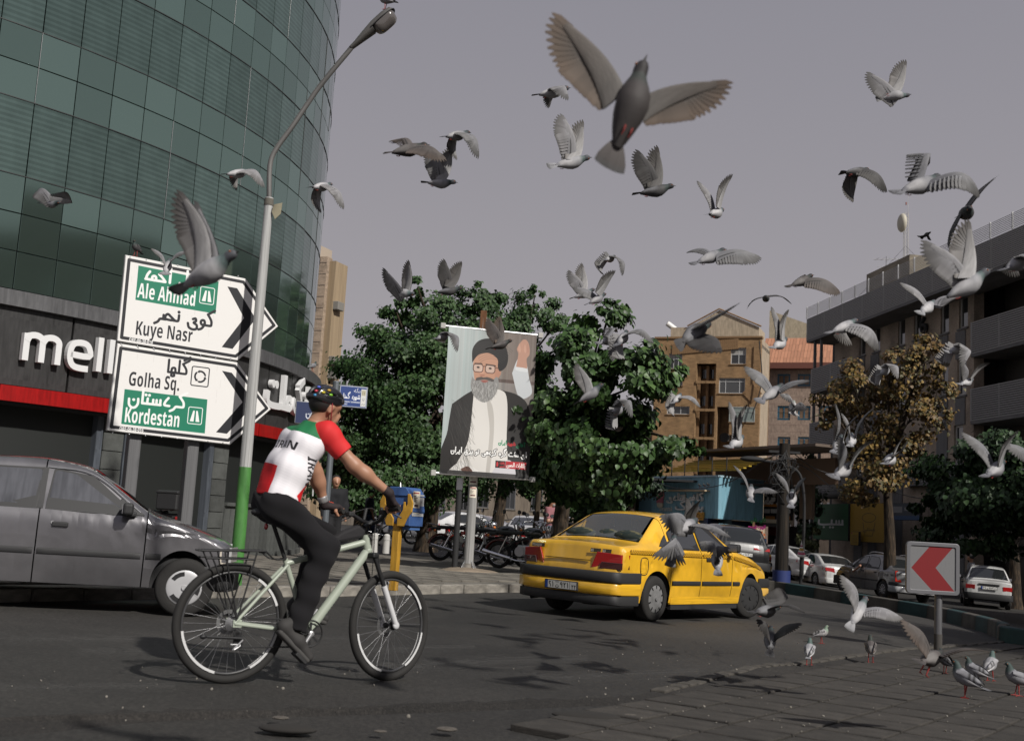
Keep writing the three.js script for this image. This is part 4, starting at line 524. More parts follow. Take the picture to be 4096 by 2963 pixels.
// ---------- vehicles ----------
const paint = (r, g, b, o = {}) => P(r, g, b, o.rough ?? 0.34, { metalness: o.metal ?? 0, clearcoat: 1, clearcoatRoughness: 0.06,...(o.map === false ? {} : { map: grime }) });
function interp(pts, x) { if (x <= pts[0][0]) return pts[0][1]; for (let i = 1; i < pts.length; i++) if (x <= pts[i][0]) { const a = pts[i - 1], b = pts[i]; return lerp(a[1], b[1], (x - a[0]) / (b[0] - a[0] || 1e-6)); } return pts[pts.length - 1][1]; }
function rounded(pts, r) { // x-monotone outline with its corners eased
  const o = [pts[0]]; for (let i = 1; i < pts.length - 1; i++) { const p = pts[i], a = pts[i - 1], b = pts[i + 1], la = Math.hypot(p[0] - a[0], p[1] - a[1]), lb = Math.hypot(b[0] - p[0], b[1] - p[1]), k = Math.min(p[2] ?? r, la * 0.45, lb * 0.45), A = [lerp(p[0], a[0], k / la), lerp(p[1], a[1], k / la)], B = [lerp(p[0], b[0], k / lb), lerp(p[1], b[1], k / lb)]; for (let j = 0; j <= 4; j++) { const t = j / 4; o.push([(1 - t) ** 2 * A[0] + 2 * t * (1 - t) * p[0] + t * t * B[0], (1 - t) ** 2 * A[1] + 2 * t * (1 - t) * p[1] + t * t * B[1]]); } }
  o.push(pts[pts.length - 1]); return o;
}
function carShape(S) {
  const top = rounded(S.top, S.round ?? 0.14), x0 = top[0][0], x1 = top[top.length - 1][0], xm = (x0 + x1) / 2, hl = (x1 - x0) / 2, topY = (x) => interp(top, x);
  const halfW = (x, y) => { // half width of the side at (x, y)
    let w = S.w; if (y < 0.45) w -= (0.45 - y) * 0.16; const dy = Math.max(0, y - S.belt); w -= dy * S.tumble + Math.max(0, Math.min(0.04, (y - S.belt + 0.04) * 0.35)); w -= 0.012 * sstep(0.02,0.0, Math.abs(y - (S.crease ?? 0.72)));
    w *= 1 - (S.taperR ?? 0.1) * Math.max(0, (xm - x) / hl - 0.35) ** 2 * 1.6 - (S.taperF ?? 0.14) * Math.max(0, (x - xm) / hl - 0.3) ** 2 * 1.6;
    const sl = (topY(x + 0.03) - topY(x - 0.03)) / 0.06, d = (topY(x) - y) / Math.sqrt(1 + sl * sl), r = S.fillet ?? 0.075; if (d < r) w -= r * (1 - Math.sqrt(Math.max(0,1 - (1 - Math.max(0, d) / r) ** 2))) * 0.9; return w;
  };
  const rw = S.arch ?? 0.36, botY = (x) => { let y = S.sill + 0.05 * sstep(x1 - 0.5, x1, x); for (const c of [0, S.base]) { const d = Math.abs(x - c); if (d < rw) y = Math.max(y, (S.archY ?? 0.3) + Math.sqrt(rw * rw - d * d)); } return Math.min(y, topY(x) - 0.02); };
  return { top, x0, x1, topY, halfW, botY, rw };
}
function wheelGeo(R, w, style) {
  const tyre = new THREE.LatheGeometry([[R * 0.62,-w / 2],[R * 0.72,-w / 2 - 0.008],[R * 0.9,-w / 2],[R * 0.97,-w / 2 + 0.018],[R,-w / 2 + 0.04],[R, w / 2 - 0.04],[R * 0.97, w / 2 - 0.018],[R * 0.9, w / 2],[R * 0.72, w / 2 + 0.008],[R * 0.62, w / 2]].map((p) => new THREE.Vector2(...p)), 36).rotateX(Math.PI / 2);
  const r = R * 0.64, face = w / 2 + 0.004, disc = new THREE.LatheGeometry([[0.001, face - 0.005],[r * 0.3, face],[r * 0.7, face - 0.004],[r * 0.92, face - 0.01],[r, face - 0.02],[r * 0.98,-w / 2 + 0.02]].map((p) => new THREE.Vector2(...p)), 30).rotateX(Math.PI / 2), holes = [];
  if (style === 'slots') for (let i = 0; i < 10; i++) { const a = i * Math.PI / 5; holes.push(box(r * 0.1, r * 0.22,0.012,0, r * 0.8, face - 0.008).rotateZ(a)); }
  if (style === 'three') for (let i = 0; i < 3; i++) for (let k = -1; k <= 1; k++) { const a = i * 2.0944 + 0.52 + k * 0.3; holes.push(prism([[-r * 0.1, r * 0.62],[r * 0.1, r * 0.62],[r * 0.13, r * 0.84],[-r * 0.13, r * 0.84]],0.012).translate(0,0, face - 0.005).rotateZ(a)); }
  if (style === 'spoke') for (let i = 0; i < 10; i++) holes.push(prism([[-r * 0.03, r * 0.3],[r * 0.05, r * 0.3],[r * 0.17, r * 0.88],[-r * 0.1, r * 0.88]],0.016).translate(0,0, face - 0.006).rotateZ(i * Math.PI / 5));
  if (style === 'steel') for (let i = 0; i < 8; i++) holes.push(cyl(r * 0.08, r * 0.08,0.012,8,0, r * 0.62, face - 0.006, Math.PI / 2).rotateZ(i * Math.PI / 4));
  return { tyre, disc, holes: join(holes), hub: cyl(r * 0.16, r * 0.14,0.02,12,0,0, face + 0.004, Math.PI / 2) };
}
function buildCar(S, label, category = 'car', detail = 1) {
  const C = carShape(S), t = thing(S.name, label, category, V(0,0,0)), pm = S.paint, NV = detail ? 14 : 7;
  const mk = (n, g, m, par = t, lab) => { const q = mesh(n, g, m, par); if (lab) q.userData.label = lab; return q; };
  const xsOf = (a, b, step) => { const s = new Set([a, b]); for (let x = a; x < b; x += step) s.add(x); for (const p of C.top) if (p[0] > a && p[0] < b) s.add(p[0]); for (const c of [0, S.base]) for (let k = -12; k <= 12; k++) { const x = c + C.rw * Math.sin(k / 12 * Math.PI / 2); if (x > a && x < b) s.add(x); for (const e of [-1,1]) { const q = c + e * (C.rw + 0.001); if (q > a && q < b) s.add(q); } } return [...s].sort((p, q) => p - q).filter((x, i, A) => !i || x - A[i - 1] > 5e-4); };
  const side = (a, b, s, yTopF) => { const xs = xsOf(a, b, detail ? 0.05 : 0.14), g = gridGeo(xs.length - 1, NV, (u, v, i, j) => { const x = xs[i], y = lerp(C.botY(x), yTopF ? Math.min(yTopF(x), C.topY(x)) : C.topY(x), Math.sin(v * Math.PI / 2) ** 0.9); return V(x, y, s * C.halfW(x, y)); }, (u, v, q) => [q.x * 0.4 + 0.3, q.y * 0.4]); if (s < 0) g.index.array.reverse(); g.computeVertexNormals(); return g; };
  const strip = (a, b) => { const xs = xsOf(a, b,0.1); return gridGeo(xs.length - 1,10, (u, v, i) => { const x = xs[i], y = C.topY(x), w = C.halfW(x, y), z = lerp(w,-w, v); return V(x, y + (S.crown ?? 0.03) * (1 - (z / w) ** 2), z); }, (u, v, q) => [q.x * 0.4 + 0.3, q.z * 0.4]); };
  const bodyG = [], gap = 0.006, doors = S.doors || [], d0 = doors.length ? doors[0] : 0, d1 = doors.length ? doors[doors.length - 1] : 0;
  for (const s of [1,-1]) {
    if (doors.length) {
      bodyG.push(side(C.x0, d0 - gap, s), side(d1 + gap, C.x1, s));
      for (let k = 0; k < doors.length - 1; k++) { const d = mk(S.doorNames?.[k] ?? 'door', side(doors[k] + gap, doors[k + 1] - gap, s), pm); const hx = doors[k] + 0.2, hy = S.belt - 0.1, w = C.halfW(hx, hy); if (detail) { mk('handle', rbox(0.15,0.05,0.03,0.012, hx, hy, s * (w + 0.006)), S.handle || mat.plastic, d); } }
    } else bodyG.push(side(C.x0, C.x1, s));
  }
  const seg = [...S.glassX]; // [rear glass start, end, windscreen start, end]
  bodyG.push(strip(C.x0, seg[0]), strip(seg[1], seg[2]), strip(seg[3], C.x1));
  mk('body', bodyG, pm);
  const inset = (a, b, name, m) => { const g = strip(a, b), p = g.attributes.position; for (let i = 0; i < p.count; i++) { p.setZ(i, p.getZ(i) * 0.93); p.setY(i, p.getY(i) + 0.004); } mk(name, g, m); };
  bodyG.length = 0; const frames = [strip(seg[0], seg[1]), strip(seg[2], seg[3])]; if (!S.clearRear) mk('glass_frame', frames, mat.black); else mk('glass_frame', frames[1], mat.black);
  const sx = (a, b, k) => lerp(a, b, k); inset(sx(seg[0], seg[1],0.04), sx(seg[0], seg[1],0.97), 'rear_window', S.rearGlass || S.glass || mat.glass); inset(sx(seg[2], seg[3],0.03), sx(seg[2], seg[3],0.96), 'windscreen', S.glass || mat.glass);
  // dark tub inside
  mk('underbody', [box(C.x1 - C.x0 - 0.3,0.3, S.w * 1.7, (C.x0 + C.x1) / 2, S.sill + 0.14,0), ...(S.clearRear ? [] : [prism(C.top.filter((p) => p[0] > C.x0 + 0.1 && p[0] < C.x1 - 0.1).map((p) => [p[0], p[1] - 0.05]).concat([[C.x1 - 0.15,0.4],[C.x0 + 0.15,0.4]]), S.w * 1.1)])], mat.dark);
  // side windows on the skin
  for (const s of [1,-1]) for (const [n, wpts] of S.windows.map((w, i) => [i, w])) {
    const mkw = (pts, off, name, m, par) => { const sh = new THREE.Shape(rounded([...pts, pts[0]],0.03).map((p) => new THREE.Vector2(...p))), g0 = new THREE.ShapeGeometry(sh), xs = pts.map((p) => p[0]), ys = pts.map((p) => p[1]), a = g0.attributes.position; for (let i = 0; i < a.count; i++) a.setZ(i, s * (C.halfW(a.getX(i), Math.min(a.getY(i), C.topY(a.getX(i)) - 0.075)) + off)); if (s < 0) g0.index.array.reverse(); g0.computeVertexNormals(); return mk(name, g0, m, par); };
    const cx = wpts.reduce((q, p) => q + p[0],0) / wpts.length, cy = wpts.reduce((q, p) => q + p[1],0) / wpts.length, w = mkw(wpts,0.009, 'side_window', S.sideGlass || S.glass || mat.glass); mkw(wpts.map((p) => [cx + (p[0] - cx) * 1.05, cy + (p[1] - cy) * 1.1]), 0.005, 'window_seal', mat.black, w);
  }
  const wg = wheelGeo(S.R, S.tw ?? 0.19, S.wheel);
  for (const x of [0, S.base]) for (const s of [1,-1]) { const w = new THREE.Group(); w.name = numbered('wheel'); w.position.set(x, S.R, s * (S.w - 0.105)); w.rotation.set(0, (s < 0 ? Math.PI : 0) + (x ? S.steer || 0 : 0), 0); t.add(w); mk('tyre', wg.tyre, mat.rubber, w); const capM = S.capOnly && x ? mat.dark : S.cap || mat.alu; mk('rim', [wg.disc, wg.hub], capM, w); if (wg.holes) mk('rim_openings', wg.holes, mat.black, w).userData.kind = 'stuff'; t.userData.w = 0; }
  delete t.userData.w;
  // arch liners
  for (const x of [0, S.base]) for (const s of [1,-1]) mk('arch_liner', new THREE.CylinderGeometry(C.rw + 0.0, C.rw + 0.0,0.34,20,1, true,-Math.PI / 2, Math.PI).rotateX(Math.PI / 2).rotateZ(Math.PI).translate(x, S.archY ?? 0.3, s * (S.w - 0.2)), mat.dark);
  const band = (x, y0, y1, out, n, m, frontSide, par) => { const s0 = frontSide ? 1 : -1, e = frontSide ? C.x1 : C.x0, path = []; for (let i = 0; i <= 12; i++) { const z = lerp(-1,1, i / 12), w = C.halfW(e - s0 * 0.25,0.55) + out; path.push([e + s0 * (out + 0.02), z * w]); } path.unshift([x, path[0][1]]); path.push([x, path[13][1]]); const prof = [[-0.05, y0],[0, y0 + 0.015],[0, y1 - 0.015],[-0.05, y1]]; return mk(n, gridGeo(path.length - 1,3, (u, v, i, j) => V(path[i][0] + s0 * prof[j][0] * (i === 0 || i === path.length - 1 ? 0 : 1), prof[j][1], path[i][1] * (1 + prof[j][0] * 0.3))), m, par); };
  for (const b of S.bands || []) band(...b);
  for (const s of [1,-1]) { // mirrors
    const [mx, my] = S.mirror, w = C.halfW(mx, my), mr = mk('mirror', [rbox(0.1,0.12,0.19,0.03, mx, my + 0.06, s * (w + 0.13)), rbox(0.1,0.05,0.08,0.015, mx + 0.03, my + 0.01, s * (w + 0.02))], mat.plastic); mk('mirror_glass', box(0.004,0.09,0.15, mx - 0.052, my + 0.06, s * (w + 0.13)), mat.chrome, mr);
    for (const [a, b, y] of S.trim || []) mk('side_trim', gridGeo(12,3, (u, v, i, j) => { const x = lerp(a, b, u), yy = y + [-0.03,-0.022,0.022,0.03][j]; return V(x, yy, s * (C.halfW(x, yy) + [0.002,0.014,0.014,0.002][j])); }), mat.plastic);
    for (const a of S.sideLamps || []) { const g = new THREE.ShapeGeometry(new THREE.Shape(a.pts.map((p) => new THREE.Vector2(...p)))), q = g.attributes.position; for (let i = 0; i < q.count; i++) q.setZ(i, s * (C.halfW(q.getX(i), q.getY(i)) + 0.007)); g.computeVertexNormals(); mk(a.name, g, a.mat); }
  }
  for (const l of S.lamps || []) for (const s of l.once ? [1] : [1,-1]) { // pieces on the front or rear face: outline in (z, y)
    const sh = prism(l.pts.map(([z, y]) => [z * s, y]), l.d ?? 0.05,0.006), a = sh.attributes.position, rear = l.rear !== false; for (let i = 0; i < a.count; i++) { const z = a.getX(i), y = a.getY(i), dpt = a.getZ(i), xe = rear ? C.top.reduce((bx, p) => (p[1] <= y && p[0] < (C.x0 + C.x1) / 2 && p[0] > bx ? p[0] : bx), C.x0) : C.x1; a.setXYZ(i, (rear ? xe - 0.018 - dpt * 0.6 + (l.o ?? 0) : C.x1 + dpt * 0.5 + (l.o ?? 0)), y, z); } sh.computeVertexNormals(); mk(l.name, sh, l.mat);
  }
  const wu = new Set(), fixed = new Set(); t.children.filter((o) => o.name.startsWith('wheel')).forEach((w) => w.traverse((o) => fixed.add(o)));
  const warp = (o) => { if (!o.isMesh || fixed.has(o) || wu.has(o.geometry)) return; wu.add(o.geometry); const a = o.geometry.attributes.position; for (let i = 0; i < a.count; i++) { const x = a.getX(i), z = Math.abs(a.getZ(i)) / S.w; a.setX(i, x + Math.min(1.2, z ** 4) * ((S.bendR ?? 0.13) * sstep(C.x0 + 0.75, C.x0, x) - (S.bendF ?? 0.2) * sstep(C.x1 - 0.9, C.x1, x))); } o.geometry.computeVertexNormals(); };
  const flush = () => t.traverse(warp); flush();
  return { t, C, mk: (n, g, m, par, lab) => { const q = mk(n, g, m, par, lab); warp(q); return q; } };
}
function place(car, rearAxle, phi) { // rear axle on the ground, heading phi to the right of straight ahead
  const n = V(-(gy(rearAxle.x + 0.5) - gy(rearAxle.x - 0.5)), 1,0).normalize(), f = V(Math.sin(phi), 0,-Math.cos(phi)); f.addScaledVector(n,-f.dot(n)).normalize(); const r = f.clone().cross(n), m = new THREE.Matrix4().makeBasis(f, n, r);
  car.quaternion.setFromRotationMatrix(m); car.position.set(rearAxle.x, gy(rearAxle.x), rearAxle.z); return car;
}
const plateTex = (left, mid, right, last, taxi) => ctex(512,112, (g) => { g.fillStyle = taxi ? '#dcdcd6' : '#e6e6e2'; g.fillRect(0,0,512,112); g.fillStyle = '#23489a'; g.fillRect(0,0,46,112); g.strokeStyle = '#1a1a1a'; g.lineWidth = 5; g.strokeRect(3,3,506,106); g.beginPath(); g.moveTo(400,0); g.lineTo(400,112); g.stroke(); drawFa(g, left,150,88,96, '#141414', 0.13); drawFa(g, mid,222, taxi ? 92 : 78,64, '#141414', 0.15); drawFa(g, right,388,88,96, '#141414', 0.13); drawFa(g, last,496,96,72, '#141414', 0.14); if (taxi) { g.fillStyle = '#222'; g.font = 'bold 26px sans-serif'; g.fillText('TAXI', 166,30); } });
const plate = (c, tx, x, y, z = 0, tilt = 0.12) => { const p = c.mk('number_plate', rbox(0.02,0.115,0.53,0.004, x, y, z,0,0, tilt), mat.dark); const f = c.mk('plate_face', new THREE.PlaneGeometry(0.51,0.105).rotateY(-Math.PI / 2).rotateZ(tilt).translate(x - 0.013, y, z), new THREE.MeshStandardMaterial({ map: tx, roughness: 0.4, color: rgb(0.8,0.8,0.8) }), p); return p; };
const CHECK = ctex(1024,64, (g) => { g.fillStyle = '#e3a91c'; g.fillRect(0,0,1024,64); g.fillStyle = '#17140e'; for (let i = 0; i < 48; i++) for (let k = 0; k < 3; k++) if ((i + k) % 2) g.fillRect(i * 1024 / 48, k * 64 / 3,1024 / 48,64 / 3); });
CHECK.wrapS = THREE.RepeatWrapping;
const YEL = paint(0.86,0.48,0.025, { rough: 0.4 });
const Z = (pts) => pts;
const S405 = { name: 'taxi', base: 2.669, w: 0.835, belt: 0.93, tumble: 0.5, sill: 0.24, R: 0.295, arch: 0.345, archY: 0.31, crease: 0.74, paint: YEL, wheel: 'slots', cap: M(0.2,0.2,0.2,0.5, { map: grime }), capOnly: true, steer: -0.3,
  top: [[-0.9,0.3],[-0.895,0.62,0.03],[-0.83,0.9,0.02],[-0.8,0.945,0.04],[-0.3,0.985,0.1],[0.36,1.365,0.12],[0.62,1.4,0.2],[1.15,1.405,0.3],[1.5,1.36,0.12],[2.2,0.965,0.12],[2.75,0.87,0.3],[3.2,0.76,0.2],[3.38,0.68,0.06],[3.42,0.5],[3.41,0.3]], glassX: [-0.27,0.36,1.5,2.18], doors: [0.33,1.13,2.02], doorNames: ['rear_door', 'front_door'],
  windows: [[[1.17,0.965],[1.98,0.965],[1.5,1.29],[1.19,1.3]],[[0.4,0.965],[1.1,0.965],[1.1,1.3],[0.7,1.29],[0.4,1.16]],[[0.08,0.98],[0.32,0.965],[0.32,1.13],[0.22,1.07]]], mirror: [1.86,0.95], trim: [[0.36,1.11,0.5],[1.16,2.0,0.5],[2.05,2.26,0.5]], clearRear: true,
  bands: [[-0.42,0.48,0.62,0.03, 'rear_bumper_strip', mat.plastic, false],[-0.42,0.33,0.48,0.025, 'rear_bumper', YEL, false],[-0.42,0.2,0.33,0.01, 'rear_valance', mat.plastic, false],[3.05,0.44,0.58,0.03, 'front_bumper_strip', mat.plastic, true],[3.05,0.24,0.44,0.02, 'front_bumper', YEL, true]],
  lamps: [{ name: 'tail_light', mat: mat.redLens, pts: [[0.38,0.66],[0.78,0.655],[0.78,0.84],[0.46,0.86]], o: 0.025 }, { name: 'reverse_light', mat: mat.darkLens, pts: [[0.5,0.655],[0.785,0.65],[0.785,0.735],[0.53,0.74]], o: 0.02 }, { name: 'rear_panel_crease', once: true, mat: mat.black, d: 0.03, pts: [[-0.36,0.742],[0.36,0.742],[0.36,0.746],[-0.36,0.746]], o: 0.015 }, { name: 'boot_gap', once: true, mat: mat.black, d: 0.03, pts: [[-0.76,0.645],[0.76,0.645],[0.76,0.653],[-0.76,0.653]], o: 0.02 }],
  sideLamps: [{ name: 'tail_light_side', mat: mat.redLens, pts: [[-0.86,0.74],[-0.72,0.74],[-0.72,0.84],[-0.84,0.85]] }, { name: 'tail_light_base', mat: mat.darkLens, pts: [[-0.875,0.66],[-0.72,0.66],[-0.72,0.735],[-0.86,0.735]] }], rearGlass: P(0.75,0.78,0.77,0.02, { transmission: 0.93, thickness: 0, ior: 1.5 }) };
const carPos = {};
{
  const c = buildCar(S405, 'yellow saloon taxi with black and yellow chequered side band on the road'), { t, C, mk } = c; place(t, V(1.414,0,-15.53), 0.69);
  plate(c, plateTex('۶۱', 'ت', '۹۲۱', '۲۲', true), -0.958,0.4,-0.02,0.05);
  for (const s of [1,-1]) { // chequered band along the side
    for (const [a, b] of [[-0.72,0.31],[0.35,1.12],[1.15,2.0],[2.05,3.2]]) { const g = gridGeo(24,3, (u, v) => { const x = lerp(a, b, u), y0 = x > 2 ? lerp(0.855,0.70, (x - 2) / 1.2) : lerp(0.86,0.855, x / 2), y = y0 + v * 0.05; return V(x, y, s * (C.halfW(x, y) + 0.014)); }, (u, v) => [lerp(a, b, u) / 1.1, v]); g.computeVertexNormals(); mk('chequered_band', g, new THREE.MeshStandardMaterial({ map: CHECK, roughness: 0.5 })); }
    mk('fuel_flap', gridGeo(1,1, (u, v) => { const x = lerp(-0.42,-0.25, u), y = lerp(0.62,0.8, v); return V(x, y, s * (C.halfW(x, y) + 0.006)); }), YEL); mk('flap_gap', tube([[-0.42,0.62],[-0.25,0.62],[-0.25,0.8],[-0.42,0.8]].map(([x, y]) => V(x, y, s * (C.halfW(x, y) + 0.003))), 0.005,40,5, true), mat.black);
    mk('sill', box(1.9,0.1,0.03,1.33,0.27, s * 0.8), YEL); mk('sill_guard', box(1.85,0.1,0.05,1.33,0.2, s * 0.78), mat.dark);
  }
  const badge = (txt, z, y, w) => mk('badge', new THREE.PlaneGeometry(w,0.05).rotateY(-Math.PI / 2).rotateZ(-0.2).translate(-0.872, y, z), new THREE.MeshStandardMaterial({ transparent: true, alphaTest: 0.3, metalness: 0.2, roughness: 0.4, map: ctex(256,48, (g) => { g.fillStyle = '#3a3326'; g.fillRect(0,0,256,48); g.fillStyle = '#b9b4a6'; g.font = 'bold 44px sans-serif'; g.fillText(txt,6,40,244); }) }));
  badge('PEUGEOT', -0.52,0.885,0.24); badge('405', 0.42,0.875,0.15); badge('GLX', 0.58,0.875,0.12);
  const cush = tex(128, (u, v) => { const a = fbm(n1, u, v,8,4), b = fbm(n2, u, v,10,3); return a > 0.55 ? [0.6,0.56,0.42] : b > 0.5 ? [0.2,0.28,0.28] : [0.3,0.34,0.32]; });
  for (const [x, z, l] of [[-0.1,-0.36,0.26],[-0.06,0.06,0.2],[-0.12,0.42,0.24]]) mk('cushion', sph(0.5, x,1.06, z,0.24,0.2, l * 2,14), M(0.3,0.32,0.3,0.95, { map: cush }));
  mk('parcel_shelf', box(0.7,0.03,1.26,0.0,0.97,0), mat.dark); mk('cabin_lining', [box(1.1,0.02,1.0,1.05,1.33,0), box(0.1,0.35,1.2,0.4,0.85,0), box(2.6,0.3,1.3,1.0,0.6,0)], mat.dark); for (const z of [-0.38,0.38]) mk('seat', [rbox(0.14,0.6,0.46,0.05,0.95,0.9, z), rbox(0.1,0.2,0.26,0.04,0.93,1.24, z)], mat.dark);
  mk('exhaust', [tube([V(-0.92,0.2,-0.55), V(-0.6,0.22,-0.5), V(-0.3,0.2,0.1), V(0.6,0.18,0.2)],0.028), rbox(0.4,0.12,0.2,0.04,-0.35,0.22,0.1)], mat.dark);
  mk('axle', rod(V(0,0.28,-0.7), V(0,0.28,0.7), 0.04), mat.dark); mk('aerial', rod(V(1.45,1.36,0.42), V(1.15,1.75,0.5), 0.004,0.003,5), mat.black);
}
const silverGlass = P(0.42,0.42,0.41,0.1, { metalness: 0.9, clearcoat: 1, map: streaks });
const SPride = { name: 'hatch_saloon', base: 2.345, w: 0.79, belt: 0.93, tumble: 0.42, sill: 0.27, R: 0.285, arch: 0.335, archY: 0.31, crease: 0.8, fillet: 0.05, round: 0.1, bendF: 0.12, wheel: 'three', tw: 0.175, cap: M(0.5,0.5,0.51,0.4, { metalness: 0.3 }),
  top: [[-0.83,0.3],[-0.82,0.6,0.04],[-0.79,0.93,0.05],[-0.4,0.985,0.08],[0.06,1.38,0.14],[0.4,1.44,0.3],[0.95,1.455,0.4],[1.36,1.39,0.14],[1.97,0.97,0.12],[2.35,0.865,0.3],[2.7,0.745,0.12],[2.83,0.66,0.05],[2.86,0.5],[2.85,0.3]], glassX: [-0.38,0.06,1.36,1.95], doors: [0.2,0.93,1.93], doorNames: ['rear_door', 'front_door'],
  windows: [[[0.99,0.985],[1.82,0.965],[1.38,1.3],[1.02,1.35]],[[0.26,0.985],[0.9,0.985],[0.9,1.35],[0.42,1.34],[0.26,1.16]]], mirror: [1.74,0.96], trim: [[0.22,0.91,0.57],[0.95,1.9,0.57],[1.95,2.1,0.57]],
  bands: [[-0.4,0.3,0.52,0.03, 'rear_bumper', mat.plastic, false],[2.6,0.26,0.5,0.03, 'front_bumper', mat.plastic, true]],
  lamps: [{ name: 'tail_light', mat: mat.redLens, pts: [[0.45,0.64],[0.75,0.64],[0.75,0.79],[0.45,0.79]], o: 0.02 }, { name: 'plate_recess', once: true, mat: mat.black, d: 0.04, pts: [[-0.34,0.8],[0.34,0.8],[0.34,0.85],[-0.34,0.85]], o: 0.012 }, { name: 'headlight', rear: false, mat: mat.clearLens, pts: [[0.42,0.55],[0.74,0.55],[0.74,0.7],[0.42,0.7]] }],
  sideLamps: [{ name: 'indicator', mat: M(0.55,0.5,0.42,0.3), pts: [[2.74,0.5],[2.82,0.5],[2.81,0.66],[2.74,0.68]] }] };
{ // near grey car, right side to the camera
  const c = buildCar({ ...SPride, name: 'grey_car', paint: paint(0.2,0.195,0.205, { metal: 0.6, rough: 0.3 }), sideGlass: silverGlass }, 'grey saloon car cut off by the left edge, front wheel behind the bicycle'), f = gnd(722,2464), phi = Math.PI / 2 - 0.3;
  place(c.t, V(f.x - Math.sin(phi) * 2.345 - Math.cos(phi) * 0.69,0, f.z + Math.cos(phi) * 2.345 - Math.sin(phi) * 0.69), phi);
  for (const s of [1,-1]) { c.mk('pillar_trim', gridGeo(1,6, (u, v) => { const x = 0.9 + 0.055 * u, y = lerp(0.975,1.37, v); return V(x, y, s * (c.C.halfW(x, Math.min(y, c.C.topY(x) - 0.07)) + 0.012)); }), mat.plastic); c.mk('lock', cyl(0.016,0.016,0.01,10,1.06,0.845, s * (c.C.halfW(1.06,0.845) + 0.004), Math.PI / 2), mat.alu); c.mk('chrome_line', tube([[0.95,1.375],[1.36,1.335],[1.86,0.99]].map(([x, y]) => V(x, y, s * (c.C.halfW(x, Math.min(y, c.C.topY(x) - 0.07)) + 0.008))), 0.006,20,5), mat.alu); c.mk('mirror_triangle', gridGeo(1,1, (u, v) => { const x = lerp(1.66,1.9, u), y = lerp(0.965, lerp(1.12,0.97, u), v); return V(x, y, s * (c.C.halfW(x, y) + 0.014)); }), mat.plastic); }
}
const whiteP = paint(0.62,0.62,0.61, { rough: 0.3 });
{ // white saloon at the right edge, seen from behind
  const c = buildCar({ ...SPride, name: 'white_saloon', paint: whiteP, cap: mat.steel, wheel: 'steel' }, 'white old saloon seen from behind, right of the red arrow sign'), a = gnd(3760,2425), phi = 0.34;
  const g = gnd(3900,2428); place(c.t, V(g.x + 0.6,0, g.z - 0.4), phi); plate(c, plateTex('۲۶', 'ی', '۷۸۲', '۲۱'), -0.86,0.71,0,-0.05); carPos.pride = c.t.position;
}
const SL90 = { name: 'silver_saloon', base: 2.63, w: 0.87, belt: 0.98, tumble: 0.36, sill: 0.27, R: 0.31, arch: 0.365, archY: 0.33, crease: 0.82, wheel: 'spoke', cap: M(0.42,0.42,0.43,0.4, { metalness: 0.5 }), paint: paint(0.2,0.2,0.205, { metal: 0.6, rough: 0.32 }),
  top: [[-0.8,0.35],[-0.79,0.7,0.1],[-0.74,1.0,0.1],[-0.36,1.06,0.15],[0.1,1.42,0.2],[0.5,1.51,0.3],[1.1,1.525,0.4],[1.6,1.44,0.2],[2.3,1.05,0.2],[2.8,0.97,0.3],[3.15,0.85,0.2],[3.35,0.68,0.1],[3.41,0.5],[3.4,0.3]], glassX: [-0.33,0.1,1.6,2.28], doors: [0.28,1.1,2.12], doorNames: ['rear_door', 'front_door'],
  windows: [[[1.16,1.02],[2.02,1.02],[1.62,1.36],[1.19,1.42]],[[0.36,1.02],[1.07,1.02],[1.07,1.42],[0.56,1.4],[0.38,1.24]]], mirror: [1.96,1.0], trim: [[0.3,1.08,0.6],[1.12,2.1,0.6]],
  bands: [[-0.4,0.3,0.5,0.03, 'rear_bumper', paint(0.4,0.4,0.41, { rough: 0.35 }), false],[-0.4,0.5,0.62,0.02, 'rear_bumper_insert', mat.plastic, false],[3.0,0.28,0.6,0.03, 'front_bumper', mat.plastic, true]],
  lamps: [{ name: 'tail_light', mat: P(0.42,0.025,0.012,0.15, { clearcoat: 1 }), pts: [[0.62,0.64],[0.82,0.64],[0.8,1.0],[0.7,1.02]], o: 0.02 }], sideLamps: [{ name: 'tail_light_side', mat: P(0.42,0.03,0.012,0.15, { clearcoat: 1 }), pts: [[-0.77,0.64],[-0.6,0.64],[-0.66,1.0],[-0.73,1.0]] }] };
{
  const c = buildCar(SL90, 'silver saloon with roof bars stopped behind the red arrow sign'), g = gnd(3538,2392), phi = -0.25; // heading away and to the left, left flank to the camera
  place(c.t, V(g.x + Math.cos(phi) * 0.75,0, g.z + Math.sin(phi) * 0.75), phi); plate(c, plateTex('۴۲', 'ب', '۳۱۸', '۱۱'), -0.86,0.43,0,0.05); carPos.l90 = c;
  for (const s of [1,-1]) c.mk('roof_bar', tube([V(0.2,1.44, s * 0.6), V(0.3,1.53, s * 0.6), V(1.2,1.57, s * 0.6), V(1.35,1.51, s * 0.6)],0.016,20), mat.alu);
}
